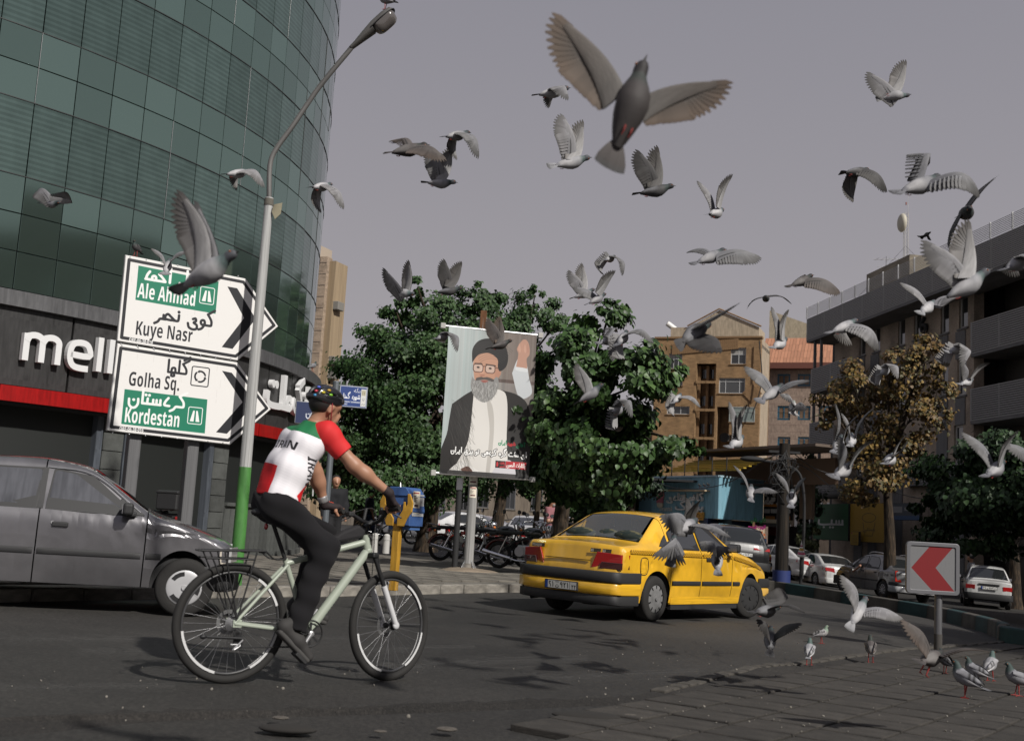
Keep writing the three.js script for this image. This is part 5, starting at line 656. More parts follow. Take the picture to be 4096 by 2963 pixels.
const SModern = { name: 'white_car', base: 2.65, w: 0.885, belt: 0.95, tumble: 0.42, sill: 0.24, R: 0.315, arch: 0.36, archY: 0.33, crease: 0.74, wheel: 'spoke', cap: M(0.4,0.4,0.41,0.35, { metalness: 0.6 }), paint: whiteP, round: 0.22,
  top: [[-0.98,0.35],[-0.97,0.7,0.1],[-0.9,0.98,0.1],[-0.5,1.05,0.15],[0.28,1.38,0.3],[0.7,1.45,0.4],[1.2,1.45,0.4],[1.6,1.36,0.3],[2.4,0.98,0.25],[2.9,0.88,0.3],[3.3,0.72,0.2],[3.46,0.5,0.1],[3.45,0.3]], glassX: [-0.46,0.3,1.58,2.36], doors: [0.25,1.1,2.05], doorNames: ['rear_door', 'front_door'],
  windows: [[[1.16,0.99],[2.05,0.97],[1.62,1.27],[1.19,1.36]],[[0.25,1.02],[1.08,0.99],[1.08,1.36],[0.66,1.35],[0.36,1.18]]], mirror: [1.98,0.98], bands: [[-0.4,0.28,0.5,0.02, 'rear_bumper', whiteP, false]],
  lamps: [{ name: 'tail_light', mat: mat.redLens, pts: [[0.45,0.74],[0.82,0.78],[0.84,0.92],[0.48,0.92]], o: 0.02 }], sideLamps: [{ name: 'tail_light_side', mat: mat.redLens, pts: [[-0.93,0.78],[-0.62,0.82],[-0.68,0.93],[-0.9,0.93]] }] };
const modern = buildCar(SModern, 'white modern saloon waiting ahead of the silver saloon beside the median', 'car');
{ const p = at(3322,2300,49); place(modern.t, V(p.x,0,-48.5), -0.17); modern.t.position.y -= 0.12; }
const tone = (m, name, label, newPaint) => { const c = m.t.clone(); c.name = numbered(name); c.userData = { ...m.t.userData, label }; c.traverse((o) => { if (o.isMesh && o.material === m.paint) o.material = newPaint; }); scene.add(c); return c; };
modern.paint = whiteP;
{ // second white car further on, seen behind the wooden pole, and a far grey one
  const a = tone(modern, 'white_car', 'small white car further up the street behind the dark utility pole', paint(0.6,0.6,0.6)); place(a, V(at(3200,2250,50).x,0,-50), -0.5);
  const b = tone(modern, 'grey_car', 'grey car roof between the black car and the far white car', paint(0.2,0.2,0.21)); place(b, V(at(3085,2230,53).x,0,-53), -0.4);
}
{ // yellow taxi further on and black sport utility car
  const s2 = { ...S405, steer: 0, clearRear: false, rearGlass: undefined, capOnly: false }, c = buildCar(s2, 'second yellow taxi seen behind the bonnet of the near taxi', 'car', 0); place(c.t, V(at(3080,2270,45).x - 0.9,0,-45), 0.1); plate(c, plateTex('۳۳', 'ت', '۴۱۷', '۱۰', true), -0.955,0.4,0,0.05);
  const SSuv = { ...SModern, name: 'black_suv', paint: paint(0.008,0.008,0.009, { rough: 0.35, map: false }), belt: 1.08, R: 0.36, arch: 0.42, archY: 0.36, w: 0.93, sill: 0.34, top: [[-0.98,0.42],[-0.97,0.85,0.1],[-0.88,1.12,0.1],[-0.55,1.62,0.16],[0.4,1.72,0.4],[1.2,1.7,0.4],[1.65,1.58,0.3],[2.4,1.15,0.25],[3.1,1.02,0.3],[3.4,0.8,0.2],[3.5,0.5]], glassX: [-0.86,-0.56,1.63,2.36], windows: [[[1.16,1.13],[2.0,1.11],[1.62,1.48],[1.19,1.58]],[[0.1,1.14],[1.08,1.13],[1.08,1.58],[0.2,1.55]],[[-0.6,1.2],[0.0,1.15],[0.0,1.52],[-0.4,1.5]]], mirror: [1.98,1.12], lamps: [{ name: 'tail_light', mat: mat.redLens, pts: [[0.3,1.0],[0.86,0.98],[0.86,1.08],[0.3,1.06]], o: 0.02 }], sideLamps: [], bands: [[-0.4,0.36,0.62,0.02, 'rear_bumper', mat.plastic, false]] };
  const u = buildCar(SSuv, 'black sport utility car seen from behind over the taxi bonnet', 'car'); place(u.t, V(at(2935,2230,37).x,0,-37), -0.1); plate(u, plateTex('۵۵', 'د', '۶۱۲', '۲۲'), -1.0,0.82,0,0.0);
  // parked cars beyond the trees
  const list = [[1750,2190,50,0.9, 'white_car', 'white car parked left of the poster pole deep under the trees', [0.6,0.6,0.6]],[1840,2120,62,1.2, 'red_car', 'red car parked far behind the poster pole', [0.35,0.02,0.02]],[1990,2085,70,-1.05, 'white_car', 'white hatch parked furthest back between the tree trunks', [0.6,0.6,0.6]],[1955,2160,56,-1.2, 'white_car', 'white car behind the parked motorcycles', [0.62,0.62,0.62]],[2085,2105,66,0.4, 'silver_car', 'silver car with dark windows parked behind the trees', [0.22,0.22,0.23]],[2150,2120,58,1.3, 'grey_car', 'grey car parked beside the man in pink', [0.13,0.13,0.14]],[2110,2190,44,0.1, 'white_car', 'white car seen from behind left of the taxi boot', [0.6,0.6,0.6]],[2330,2160,52,1.25, 'white_car', 'white car behind the rear window of the near taxi', [0.6,0.6,0.6]],[1560,2095,60,1.0, 'white_car', 'white car behind the donation box', [0.6,0.6,0.6]],[1640,2110,58,-0.9, 'white_van', 'white car between the donation box and the dark tree trunk', [0.55,0.55,0.56]]];
  for (const [x, y, D, ph, n, lab, c3] of list) { const o = tone(modern, n === 'white_van' ? 'white_car' : n, lab, paint(...c3)), p = at(x, y, D); place(o, V(p.x,0,-D), ph); o.position.y = gy(p.x) - 0.02; }
}

// ---------- motorcycles ----------
function motorbike(label) {
  const t = thing('motorcycle', label, 'motorcycle', V(0,0,0)), mk = (n, g, m, p = t) => mesh(n, g, m, p), R = 0.3;
  for (const x of [0,1.28]) { const w = new THREE.Group(); w.name = numbered('wheel'); w.position.set(x, R,0); t.add(w); mk('tyre', new THREE.TorusGeometry(R - 0.045,0.045,10,30), mat.rubber, w); mk('rim', new THREE.TorusGeometry(R - 0.085,0.012,6,30), mat.alu, w); const sp = []; for (let i = 0; i < 18; i++) { const a = i * Math.PI / 9; sp.push(rod(V(Math.cos(a) * 0.04, Math.sin(a) * 0.04, (i % 2 ? 1 : -1) * 0.03), V(Math.cos(a + 0.25) * (R - 0.09), Math.sin(a + 0.25) * (R - 0.09), 0), 0.003,0.003,4)); } mk('spokes', [...sp, cyl(0.05,0.05,0.12,12,0,0,0, Math.PI / 2)], mat.steel, w); }
  mk('frame', [tube([V(0, R,0.09), V(0.4,0.62,0.08), V(0.9,0.72,0.02), V(1.06,0.86,0)],0.018), tube([V(0, R,-0.09), V(0.4,0.62,-0.08), V(0.9,0.72,-0.02), V(1.06,0.86,0)],0.018), tube([V(1.05,0.8,0), V(0.9,0.35,0), V(0.5,0.28,0), V(0.2,0.3,0)],0.02)], mat.black);
  mk('engine', [rbox(0.34,0.26,0.24,0.04,0.62,0.42,0), cyl(0.09,0.09,0.24,14,0.76,0.56,0,0,0,-0.5), cyl(0.11,0.11,0.28,16,0.52,0.4,0, Math.PI / 2)], mat.steel); mk('tank', sph(0.5,0.78,0.82,0,0.5,0.24,0.28,16), P(0.02,0.025,0.024,0.15, { clearcoat: 1 })); mk('seat', [rbox(0.66,0.09,0.24,0.04,0.24,0.8,0), rbox(0.24,0.08,0.2,0.03,-0.16,0.76,0)], mat.plastic);
  mk('fork', [1,-1].map((s) => rod(V(1.28, R, s * 0.08), V(1.02,0.98, s * 0.08), 0.024,0.02)), mat.chrome); mk('handlebar', [tube([V(0.92,1.06,-0.36), V(1.0,1.08,-0.16), V(1.02,1.0,0), V(1.0,1.08,0.16), V(0.92,1.06,0.36)],0.013,24)], mat.chrome); mk('headlight', [sph(0.1,1.14,0.92,0,0.7,1,1), cyl(0.1,0.1,0.02,16,1.2,0.92,0,0,0, Math.PI / 2)], mat.chrome); mk('indicator', [0.16,-0.16].flatMap((z) => [sph(0.032,1.08,0.86, z), sph(0.032,-0.22,0.72, z)]), mat.amber);
  mk('exhaust', [tube([V(0.78,0.46,0.12), V(0.86,0.26,0.15), V(0.5,0.2,0.16), V(0.3,0.24,0.16)],0.02), rod(V(0.32,0.24,0.16), V(-0.32,0.38,0.18), 0.04,0.05,12)], mat.chrome); for (const x of [0,1.28]) mk('mudguard', new THREE.TorusGeometry(R + 0.03,0.03,6,16,1.9).rotateZ(x ? 0.5 : 0.9).scale(1,1,2).translate(x, R,0), P(0.09,0.008,0.005,0.3, { clearcoat: 1 })); mk('tail_light', rbox(0.06,0.08,0.14,0.015,-0.32,0.72,0), mat.redLens); mk('number_plate', rbox(0.01,0.14,0.17,0.004,-0.36,0.58,0,0,0,0.2), M(0.5,0.5,0.48,0.5)); mk('shock_absorber', [1,-1].map((s) => rod(V(0.02, R, s * 0.13), V(0.22,0.72, s * 0.13), 0.025)), mat.chrome); mk('rack', tube([V(-0.1,0.84,0.12), V(-0.34,0.88,0.1), V(-0.34,0.88,-0.1), V(-0.1,0.84,-0.12)],0.01), mat.steel);
  for (const s of [1,-1]) { const m = mk('mirror', [rod(V(0.96,1.08, s * 0.26), V(0.92,1.24, s * 0.34), 0.006), sph(0.065,0.9,1.26, s * 0.36,0.35,0.75,1.1)], mat.black); mk('mirror_glass', new THREE.CircleGeometry(0.05,14).rotateY(-Math.PI / 2).translate(0.876,1.26, s * 0.36), mat.chrome, m); }
  t.userData.group = 'motorcycles parked under the trees'; return t;
}
{
  const m0 = motorbike('black motorcycle with red mudguard parked right of the poster pole'), put = (o, x, y, D, a) => { const p = at(x, y, D); o.position.set(p.x, gy(p.x) + 0.12,-D); o.rotation.y = a; };
  put(m0,1995,2230,25.5,-0.35);
  [['motorcycle in deep shade behind the poster pole', 1900,25.9,0.5],['dark motorcycle with tall screen behind the red mudguard motorcycle', 2040,28,-0.9],['motorcycle in shade left of the poster pole, nearest the dark tree trunk', 1760,27.5,0.4],['motorcycle in shade between the poster pole and the leftmost motorcycle', 1825,29,0.7],['motorcycle furthest right, half hidden by the taxi boot', 2105,29.5,1.2]].forEach(([l, x, D, a]) => put(dup(m0, null, undefined, l), x,2200, D, a));
  const c = dup(m0, null, undefined, 'small motorcycle standing far off behind the donation box', undefined); put(c,1500,2150,40,0.2); delete c.userData.group;
  const b = motorbike('motorcycle with a black top box parked between the sign posts'); delete b.userData.group; put(b,640,2050,17.6, Math.PI - 0.25); mesh('top_box', [rbox(0.36,0.3,0.4,0.03,-0.2,1.0,0), rbox(0.38,0.04,0.42,0.015,-0.2,1.12,0)], mat.plastic, b); mesh('cowl', rbox(0.3,0.3,0.34,0.1,1.1,0.95,0), P(0.015,0.015,0.018,0.2, { clearcoat: 1 }), b);
}
// ---------- buildings ----------
function plane(A, B) { // vertical plane from A (left) to B (right); local x along it, z towards the camera side
  const yaw = Math.atan2(-(B.z - A.z), B.x - A.x), dx = V(Math.cos(yaw), 0,-Math.sin(yaw)), n = V(-dx.z,0, dx.x), O = V(A.x, gy(A.x) - 0.3, A.z);
  const to = (px, py, off = 0) => { const d = ray(px, py), o = O.clone().addScaledVector(n, off), t = o.clone().sub(EYEP).dot(n) / d.dot(n), p = d.multiplyScalar(t).add(EYEP); return [p.clone().sub(O).dot(dx), p.y - O.y]; };
  return { O, yaw, to, L: Math.hypot(B.x - A.x, B.z - A.z), n };
}
const rect = (x0, y0, x1, y1) => [[x0, y0],[x1, y0],[x1, y1],[x0, y1]];
const uvScale = (g, s) => { const p = g.attributes.position, n = g.attributes.normal, uv = g.attributes.uv; for (let i = 0; i < p.count; i++) uv.setXY(i, (Math.abs(n.getX(i)) > 0.7 ? p.getZ(i) : p.getX(i)) / s, (Math.abs(n.getY(i)) > 0.7 ? p.getZ(i) : p.getY(i)) / s); return g; };
function addWindow(t,[x0, y0, x1, y1], o = {}) { // frame, bars, pane and sill set into a wall whose face is z = 0
  const w = Math.abs(x1 - x0), h = Math.abs(y1 - y0), cx = (x0 + x1) / 2, cy = (y0 + y1) / 2, f = o.f ?? 0.07, z = -(o.deep ?? 0.16), bars = [[0,0]];
  const win = mesh('window', [box(w, f,0.06, cx, cy + h / 2 - f / 2, z), box(w, f,0.06, cx, cy - h / 2 + f / 2, z), box(f, h - 2 * f,0.06, cx - w / 2 + f / 2, cy, z), box(f, h - 2 * f,0.06, cx + w / 2 - f / 2, cy, z), ...(o.v || []).map((k) => box(f * 0.7, h - 2 * f,0.05, lerp(cx - w / 2, cx + w / 2, k), cy, z)), ...(o.h || []).map((k) => box(w - 2 * f, f * 0.7,0.046, cx, lerp(cy - h / 2, cy + h / 2, k), z))], o.frame || mat.white, t);
  mesh('pane', box(w - f, h - f,0.02, cx, cy, z - 0.02), o.pane || mat.glass, win); if (o.blind) mesh('blind', box(w - 2 * f, h * o.blind,0.02, cx, cy + h / 2 - f - h * o.blind / 2, z + 0.0), M(0.3,0.29,0.27,0.8), win); if (o.sill !== false) mesh('sill', box(w + 0.16,0.08,0.2, cx, cy - h / 2 - 0.04,-0.02), o.sillMat || mat.concrete, win); return win;
}
const paneDim = P(0.06,0.062,0.062,0.12, { clearcoat: 0.6 }), panePale = P(0.2,0.24,0.22,0.3, { clearcoat: 0.4 }), curtain = P(0.16,0.1,0.06,0.5, { clearcoat: 0.5 });
{ // tan brick block of flats
  const Z7 = (x, y) => [2350 + x / 2.52,1200 + y / 2.52], pl = plane(at(2624,1371,98.5), at(3046,1335,95)), t = thing('tan_apartment_building', 'tan brick block of flats with recessed stair windows behind the trees', 'building', pl.O, pl.yaw), U = (x, y, off) => pl.to(...Z7(x, y), off);
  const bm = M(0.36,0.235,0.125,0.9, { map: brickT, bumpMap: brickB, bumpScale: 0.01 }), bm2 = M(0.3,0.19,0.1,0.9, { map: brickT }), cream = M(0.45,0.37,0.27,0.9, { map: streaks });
  const R = (x0, y0, x1, y1) => { const a = U(x0, y1), b = U(x1, y0), c = U(x0, y0), d = U(x1, y1); return [(a[0] + c[0]) / 2, (a[1] + d[1]) / 2, (b[0] + d[0]) / 2, (b[1] + c[1]) / 2]; };
  const top = (U(690,430)[1] + U(1755,340)[1]) / 2, Wd = U(1755,340)[0], wins = [[R(820,540,955,692), { v: [0.35,0.7], h: [0.68], blind: 0.2 }],[R(1445,480,1600,645), { v: [0.52], h: [0.6], blind: 0.36 }],[R(1325,785,1590,940), { v: [0.25,0.78], h: [0.78], pane: paneDim }],[R(800,812,960,862), { v: [0.33,0.66], pane: paneDim }],[R(935,1370,1022,1525), { v: [0.5] }],[R(800,1070,1030,1150), { v: [0.3,0.6] }]];
  const rec = R(1085,640,1283,1700), bal = R(1300,1075,1425,1535), bal2 = R(1425,1360,1562,1535);
  rec[1] = -0.2; const holes = [...wins.map((w) => rect(...w[0])), rect(rec[0],0.6, rec[2], rec[3]), [[bal[0], bal[1]],[bal2[2], bal[1]],[bal2[2], bal2[3]],[bal[2] + 0.02, bal2[3]],[bal[2] + 0.02, bal[3]],[bal[0], bal[3]]]];
  mesh('front_wall', uvScale(prism(rect(0,-1, Wd, top), 0.5,0, holes).translate(0,0,-0.25), 2.3), bm, t); for (const w of wins) addWindow(t, w[0], { frame: M(0.5,0.5,0.49,0.5), ...w[1], sillMat: bm2 });
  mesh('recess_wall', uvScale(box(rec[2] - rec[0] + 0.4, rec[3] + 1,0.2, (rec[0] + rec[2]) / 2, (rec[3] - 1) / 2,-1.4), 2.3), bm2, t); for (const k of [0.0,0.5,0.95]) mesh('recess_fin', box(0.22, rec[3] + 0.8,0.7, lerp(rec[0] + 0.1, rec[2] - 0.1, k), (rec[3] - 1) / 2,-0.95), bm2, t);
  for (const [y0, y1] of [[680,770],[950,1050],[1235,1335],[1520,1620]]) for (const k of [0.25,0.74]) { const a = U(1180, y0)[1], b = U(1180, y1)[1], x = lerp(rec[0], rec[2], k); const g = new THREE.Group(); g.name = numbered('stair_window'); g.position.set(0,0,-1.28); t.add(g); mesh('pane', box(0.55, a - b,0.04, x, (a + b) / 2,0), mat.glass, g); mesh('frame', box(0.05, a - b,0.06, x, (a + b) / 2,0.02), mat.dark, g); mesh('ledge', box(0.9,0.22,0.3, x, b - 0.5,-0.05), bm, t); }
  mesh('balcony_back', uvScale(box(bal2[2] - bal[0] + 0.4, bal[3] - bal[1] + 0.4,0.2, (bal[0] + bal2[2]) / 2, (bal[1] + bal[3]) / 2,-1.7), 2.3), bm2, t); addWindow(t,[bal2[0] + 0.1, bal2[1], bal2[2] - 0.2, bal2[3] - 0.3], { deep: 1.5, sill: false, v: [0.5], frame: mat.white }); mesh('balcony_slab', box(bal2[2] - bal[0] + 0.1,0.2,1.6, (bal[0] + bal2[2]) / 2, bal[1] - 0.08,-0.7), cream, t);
  { const w5 = R(1432,1078,1690,1228); addWindow(t,[w5[0], w5[1], w5[2], w5[3]], { deep: -0.06, pane: panePale, h: [0.68], frame: M(0.35,0.37,0.35,0.5), sillMat: bm2 }); }
  const ac = R(1340,1345,1415,1412); mesh('air_conditioner', [rbox(ac[2] - ac[0], ac[3] - ac[1],0.5,0.03, (ac[0] + ac[2]) / 2, (ac[1] + ac[3]) / 2,-0.9)], mat.white, t); mesh('fan_grille', cyl(0.42,0.42,0.02,16, (ac[0] + ac[2]) / 2 - 0.1, (ac[1] + ac[3]) / 2,-0.64, Math.PI / 2), mat.dark, t);
  for (const [x, y] of [[1662,940],[1638,1522]]) { const c = U(x, y); mesh('brick_diamond', prism([[c[0] - 0.85, c[1]],[c[0], c[1] - 0.85],[c[0] + 0.85, c[1]],[c[0], c[1] + 0.85]],0.12,0.02).translate(0,0,0.02), bm2, t); }
  for (let i = 0; i < 34; i++) { const x = lerp(1.6, Wd - 2.0, i / 33), y = lerp(U(760,500)[1], U(1650,440)[1], i / 33); mesh('soldier_brick', box(0.16,0.9,0.1, x, y,0.03), bm2, t); }
  mesh('parapet_cap', box(Wd + 0.2,0.16,0.7, Wd / 2, top + 0.08,-0.25), bm2, t); mesh('side_wall', uvScale(box(0.5, top + 1,4, Wd - 0.25, (top - 1) / 2,-2.5), 2.3), M(0.42,0.34,0.25,0.9, { map: streaks }), t); mesh('left_wall', uvScale(box(0.5, top + 1,4,0.25, (top - 1) / 2,-2.5), 2.3), bm, t); mesh('back_wall', box(Wd, top + 1,0.3, Wd / 2, (top - 1) / 2,-4.6), bm2, t); mesh('roof', box(Wd,0.3,4, Wd / 2, top - 0.6,-2.5), mat.concrete, t);
  const ph = U(1610,250,-5), pw = 8.2; mesh('roof_house', uvScale(prism([[Wd - pw, top - 0.5],[Wd - 0.4, top - 0.5],[Wd - 0.4, top + 1.15],[Wd - 3.9, top + 2.7],[Wd - 6.6, top + 1.2],[Wd - pw, top + 1.2]],3).translate(0,0,-2.6), 2.3), cream, t); mesh('roof_edge', [rod(V(Wd - 0.2, top + 1.2,-1.0), V(Wd - 3.9, top + 2.8,-1.0), 0.07), rod(V(Wd - 6.7, top + 1.3,-1.0), V(Wd - 3.9, top + 2.8,-1.0), 0.07)], bm2, t); mesh('water_heater', [cyl(0.25,0.25,1.8,12, Wd - 8.3, top + 1.4,-3,0,0.5,1.0)], mat.white, t); mesh('lower_wing', box(7, top * 0.62,10,-3.6, top * 0.31,-7), M(0.27,0.2,0.14,0.9, { map: streaks }), t);
  mesh('loose_cable', tube([V(Wd - 0.1, top - 0.3,0.3), V(Wd + 0.2, top - 4,0.5), V(Wd - 0.6, top - 7,0.4)],0.05,20,5), mat.dark, t);
}
{ // pink stone building with blue window frames
  const Z = (x, y) => [2350 + x / 2.52,1200 + y / 2.52], pl = plane(at(3075,1600,104), at(3420,1600,101)), t = thing('pink_stone_building', 'pink stone building with blue window frames and terracotta roof edge', 'building', pl.O, pl.yaw), U = (x, y) => pl.to(...Z(x, y)), top = U(1830,700)[1], Wd = U(2700,700)[0], x0 = U(1800,700)[0];
  const sm = M(0.36,0.27,0.215,0.85, { map: rp(streaks,1,3) }), blue = M(0.025,0.1,0.16,0.5), tileM = [0.9,1,1.1].map((k) => M(0.42 * k,0.2 * k,0.12 * k,0.8)), wins = []; for (const [y0, y1] of [[745,868],[1066,1208],[1380,1526],[1692,1830]]) for (const [a, b] of [[1915,2048],[2120,2252],[2330,2462]]) { const p = U(a, y1), q = U(b, y0); wins.push([p[0], p[1], q[0], q[1]]); }
  mesh('front_wall', uvScale(prism(rect(x0,-1, Wd, top), 0.5,0, wins.map((w) => rect(...w))).translate(0,0,-0.25), 3), sm, t); for (const w of wins) addWindow(t, w, { frame: blue, f: 0.16, pane: curtain, v: [0.5], sill: false, deep: 0.1 });
  for (let i = 1; i < 28; i++) mesh('stone_joint', box(Wd - x0,0.025,0.012, (x0 + Wd) / 2, top * i / 28,0.001), M(0.24,0.17,0.14,0.9), t);
  mesh('eave', box(Wd - x0 + 1,0.55,1.3, (x0 + Wd) / 2, top + 0.25,0.3), M(0.14,0.05,0.035,0.7), t); const rr = rng(8); for (let k = 0; k < 4; k++) for (let i = 0; i < 30; i++) mesh('roof_tile', box((Wd - x0 + 0.8) / 30 - 0.03,0.1,0.95, lerp(x0 - 0.4, Wd + 0.4, (i + 0.5) / 30), top + 0.7 + k * 0.72,0.45 - k * 0.62,0.85), tileM[rr() * 3 | 0], t);
  mesh('gable_wall', prism([[x0 - 0.5,0],[Wd,0],[Wd, top + 3.2],[x0 + 7, top + 3.6],[x0 - 0.5, top + 6.4]],1).translate(0,0,-4.5), M(0.46,0.39,0.28,0.9, { map: streaks }), t);
}
{ // long grey building on the right with louvred balconies
  const pl = plane(V(19.15,0,-67), V(22.4,0,-41)), t = thing('louvred_building', 'long dark beige building with grey louvred balconies along the right side', 'building', pl.O, pl.yaw), Z = (x, y) => [3100 + x / 1.492,900 + y / 1.492], U = (x, y, o) => pl.to(...Z(x, y), o);
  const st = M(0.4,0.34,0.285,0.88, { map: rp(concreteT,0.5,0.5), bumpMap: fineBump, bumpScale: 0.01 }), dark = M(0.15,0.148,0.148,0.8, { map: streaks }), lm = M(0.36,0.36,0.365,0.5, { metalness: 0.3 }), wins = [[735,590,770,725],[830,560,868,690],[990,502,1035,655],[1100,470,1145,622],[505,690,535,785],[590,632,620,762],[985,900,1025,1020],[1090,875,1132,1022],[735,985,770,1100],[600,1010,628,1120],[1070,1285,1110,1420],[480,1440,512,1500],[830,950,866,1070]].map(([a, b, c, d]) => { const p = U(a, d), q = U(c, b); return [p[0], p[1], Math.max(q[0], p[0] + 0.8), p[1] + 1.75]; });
  const top = U(360,625)[1] + 0.3, uR = U(1190,600)[0], u0 = U(360,700)[0], uEnd = pl.L - 1;
  mesh('main_wall', uvScale(prism(rect(u0,-1, uR, top), 0.5,0, wins.map((w) => rect(...w))).translate(0,0,-0.25), 2), st, t); for (const w of wins) addWindow(t, w, { frame: M(0.36,0.35,0.33,0.5), f: 0.1, v: [], sillMat: dark, deep: 0.12 });
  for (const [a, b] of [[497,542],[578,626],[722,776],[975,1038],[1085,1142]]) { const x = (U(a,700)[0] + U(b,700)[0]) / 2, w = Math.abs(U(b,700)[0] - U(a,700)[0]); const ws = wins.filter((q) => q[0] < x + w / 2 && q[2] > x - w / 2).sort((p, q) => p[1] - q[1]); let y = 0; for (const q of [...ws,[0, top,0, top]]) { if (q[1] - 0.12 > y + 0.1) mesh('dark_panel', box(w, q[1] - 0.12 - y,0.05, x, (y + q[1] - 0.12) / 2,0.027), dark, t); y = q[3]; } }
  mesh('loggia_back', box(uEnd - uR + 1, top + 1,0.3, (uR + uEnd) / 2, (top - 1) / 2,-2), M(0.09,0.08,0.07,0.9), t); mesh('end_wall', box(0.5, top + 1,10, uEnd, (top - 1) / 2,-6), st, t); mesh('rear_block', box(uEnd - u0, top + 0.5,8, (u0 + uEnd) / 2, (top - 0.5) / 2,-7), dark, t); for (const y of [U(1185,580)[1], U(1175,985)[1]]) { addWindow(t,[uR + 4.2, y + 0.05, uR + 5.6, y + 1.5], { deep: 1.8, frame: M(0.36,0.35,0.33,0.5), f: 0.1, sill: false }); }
  const louvre = (x0, x1, y0, y1, z, n, ends, zr = 0) => { const g = new THREE.Group(); g.name = numbered('louvred_balcony'); t.add(g); const h = (y1 - y0) / n, sg = box(x1 - x0, h * 0.62,0.05,0,0,0,0.35); for (let i = 0; i < n; i++) { const m = mesh('slat', sg, lm, g); m.position.set((x0 + x1) / 2, y0 + (i + 0.5) * h, z); } if (ends) { const eg = box(0.05, h * 0.62, z - zr,0,0,0); for (let i = 0; i < n; i++) { const m = mesh('slat', eg, lm, g); m.position.set(x0, y0 + (i + 0.5) * h, (z + zr) / 2); } } mesh('backing', box(x1 - x0, y1 - y0,0.03, (x0 + x1) / 2, (y0 + y1) / 2, z - 0.06), M(0.045,0.045,0.046,0.8), g); mesh('slab', box(x1 - x0,0.16, z - zr + 0.2, (x0 + x1) / 2, y0 - 0.06, (z + zr) / 2 - 0.1), dark, g); for (let i = 0; i <= Math.round((x1 - x0) / 2.4); i++) mesh('upright', box(0.06, y1 - y0,0.05, lerp(x0, x1, i / Math.round((x1 - x0) / 2.4)), (y0 + y1) / 2, z - 0.035), lm, g); return g; };
  const off = 1.6, uL = U(192,600, off)[0], yb = U(192,690, off)[1], yt = U(192,560, off)[1]; const bh = yt - yb; louvre(uL, uEnd, yb, yt, off,16, true,0);
  for (let i = 0; i < 9; i++) mesh('roof_rail', rod(V(uL, yt + 0.06 + i * 0.075, off), V(uEnd, yt + 0.06 + i * 0.075, off), 0.016,0.016,5), lm, t); for (let i = 0; i < 16; i++) mesh('rail_post', box(0.07,0.72,0.05, lerp(uL, uEnd, i / 15), yt + 0.36, off + 0.02), M(0.5,0.5,0.5,0.5), t); mesh('roof_slab', box(uEnd - uL,0.25,9, (uL + uEnd) / 2, yt - 0.1, off - 4.7), dark, t);
  for (const [a, b, c, d] of [[215,860,450,995],[205,1178,345,1318],[192,1510,430,1592]]) { const p = U(a, d, off), q = U(c, b, off); louvre(p[0], Math.max(q[0], p[0] + 2), p[1], p[1] + 1.35, off,13, true,-1); } for (const x of [242,280]) { const p = U(x,700, off - 0.2); mesh('balcony_column', box(0.14, yb,0.14, p[0], yb / 2, off - 0.2), dark, t); }
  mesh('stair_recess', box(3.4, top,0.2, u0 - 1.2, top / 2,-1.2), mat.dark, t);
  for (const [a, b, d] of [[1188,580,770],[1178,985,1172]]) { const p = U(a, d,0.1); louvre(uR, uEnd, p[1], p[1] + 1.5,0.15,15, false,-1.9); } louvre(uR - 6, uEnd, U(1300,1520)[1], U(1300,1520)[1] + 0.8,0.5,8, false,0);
  mesh('house_number', tube([V(U(905,553)[0], U(905,553)[1],0.1), V(U(888,590)[0], U(888,590)[1],0.1), V(U(890,632)[0], U(890,632)[1],0.1), V(U(912,632)[0], U(912,632)[1],0.1), V(U(915,600)[0], U(915,600)[1],0.1), V(U(893,598)[0], U(893,598)[1],0.1)],0.1,30,6), mat.dark, t);
  mesh('roof_room', box(5,1.6,4, U(830,330,-1)[0], yt + 0.8,-1.5), M(0.3,0.27,0.22,0.9, { map: concreteT }), t);
  const duct = U(600,1600,1); mesh('awning_roll', cyl(0.3,0.3,6.5,14, U(300,1600,1.2)[0] + 1.6, U(300,1605,1.2)[1],1.3,0,0, Math.PI / 2), M(0.12,0.118,0.115,0.7), t); for (const [a, b, c, d] of [[243,1395,292,1500],[292,1390,335,1500]]) { const p = U(a, d, off), q = U(c, b, off); mesh('cabinet', rbox(q[0] - p[0], q[1] - p[1],0.4,0.03, (p[0] + q[0]) / 2, (p[1] + q[1]) / 2, off - 0.3), M(0.4,0.37,0.29,0.7), t); }
  // shop banners along its foot
  const banner = (x0, y0, x1, y1, label, tx, o) => { const f = (x, y) => pl.to(x, y, o), p = f(x0, y1), q = f(x1, y0), w = q[0] - p[0], h = q[1] - p[1], s = thing('shop_banner', label, 'banner', pl.O.clone().addScaledVector(pl.n, o).addScaledVector(V(Math.cos(pl.yaw), 0,-Math.sin(pl.yaw)), p[0]).setY(pl.O.y + p[1]), pl.yaw); mesh('board', rbox(w, h,0.12,0.02, w / 2, h / 2,-0.07), mat.dark, s); mesh('banner_face', new THREE.PlaneGeometry(w - 0.04, h - 0.04).translate(w / 2, h / 2,0.0), new THREE.MeshStandardMaterial({ map: tx, roughness: 0.7, color: rgb(0.7,0.7,0.7) }), s); return s; };
  banner(3253,2013,3396,2156, 'dark green shop banner with one white Persian word', ctex(512,512, (g) => { g.fillStyle = '#0f5a2c'; g.fillRect(0,0,512,512); drawFa(g, 'سیب', 450,290,210, '#d6d6d2', 0.13,400); }), 1.7);
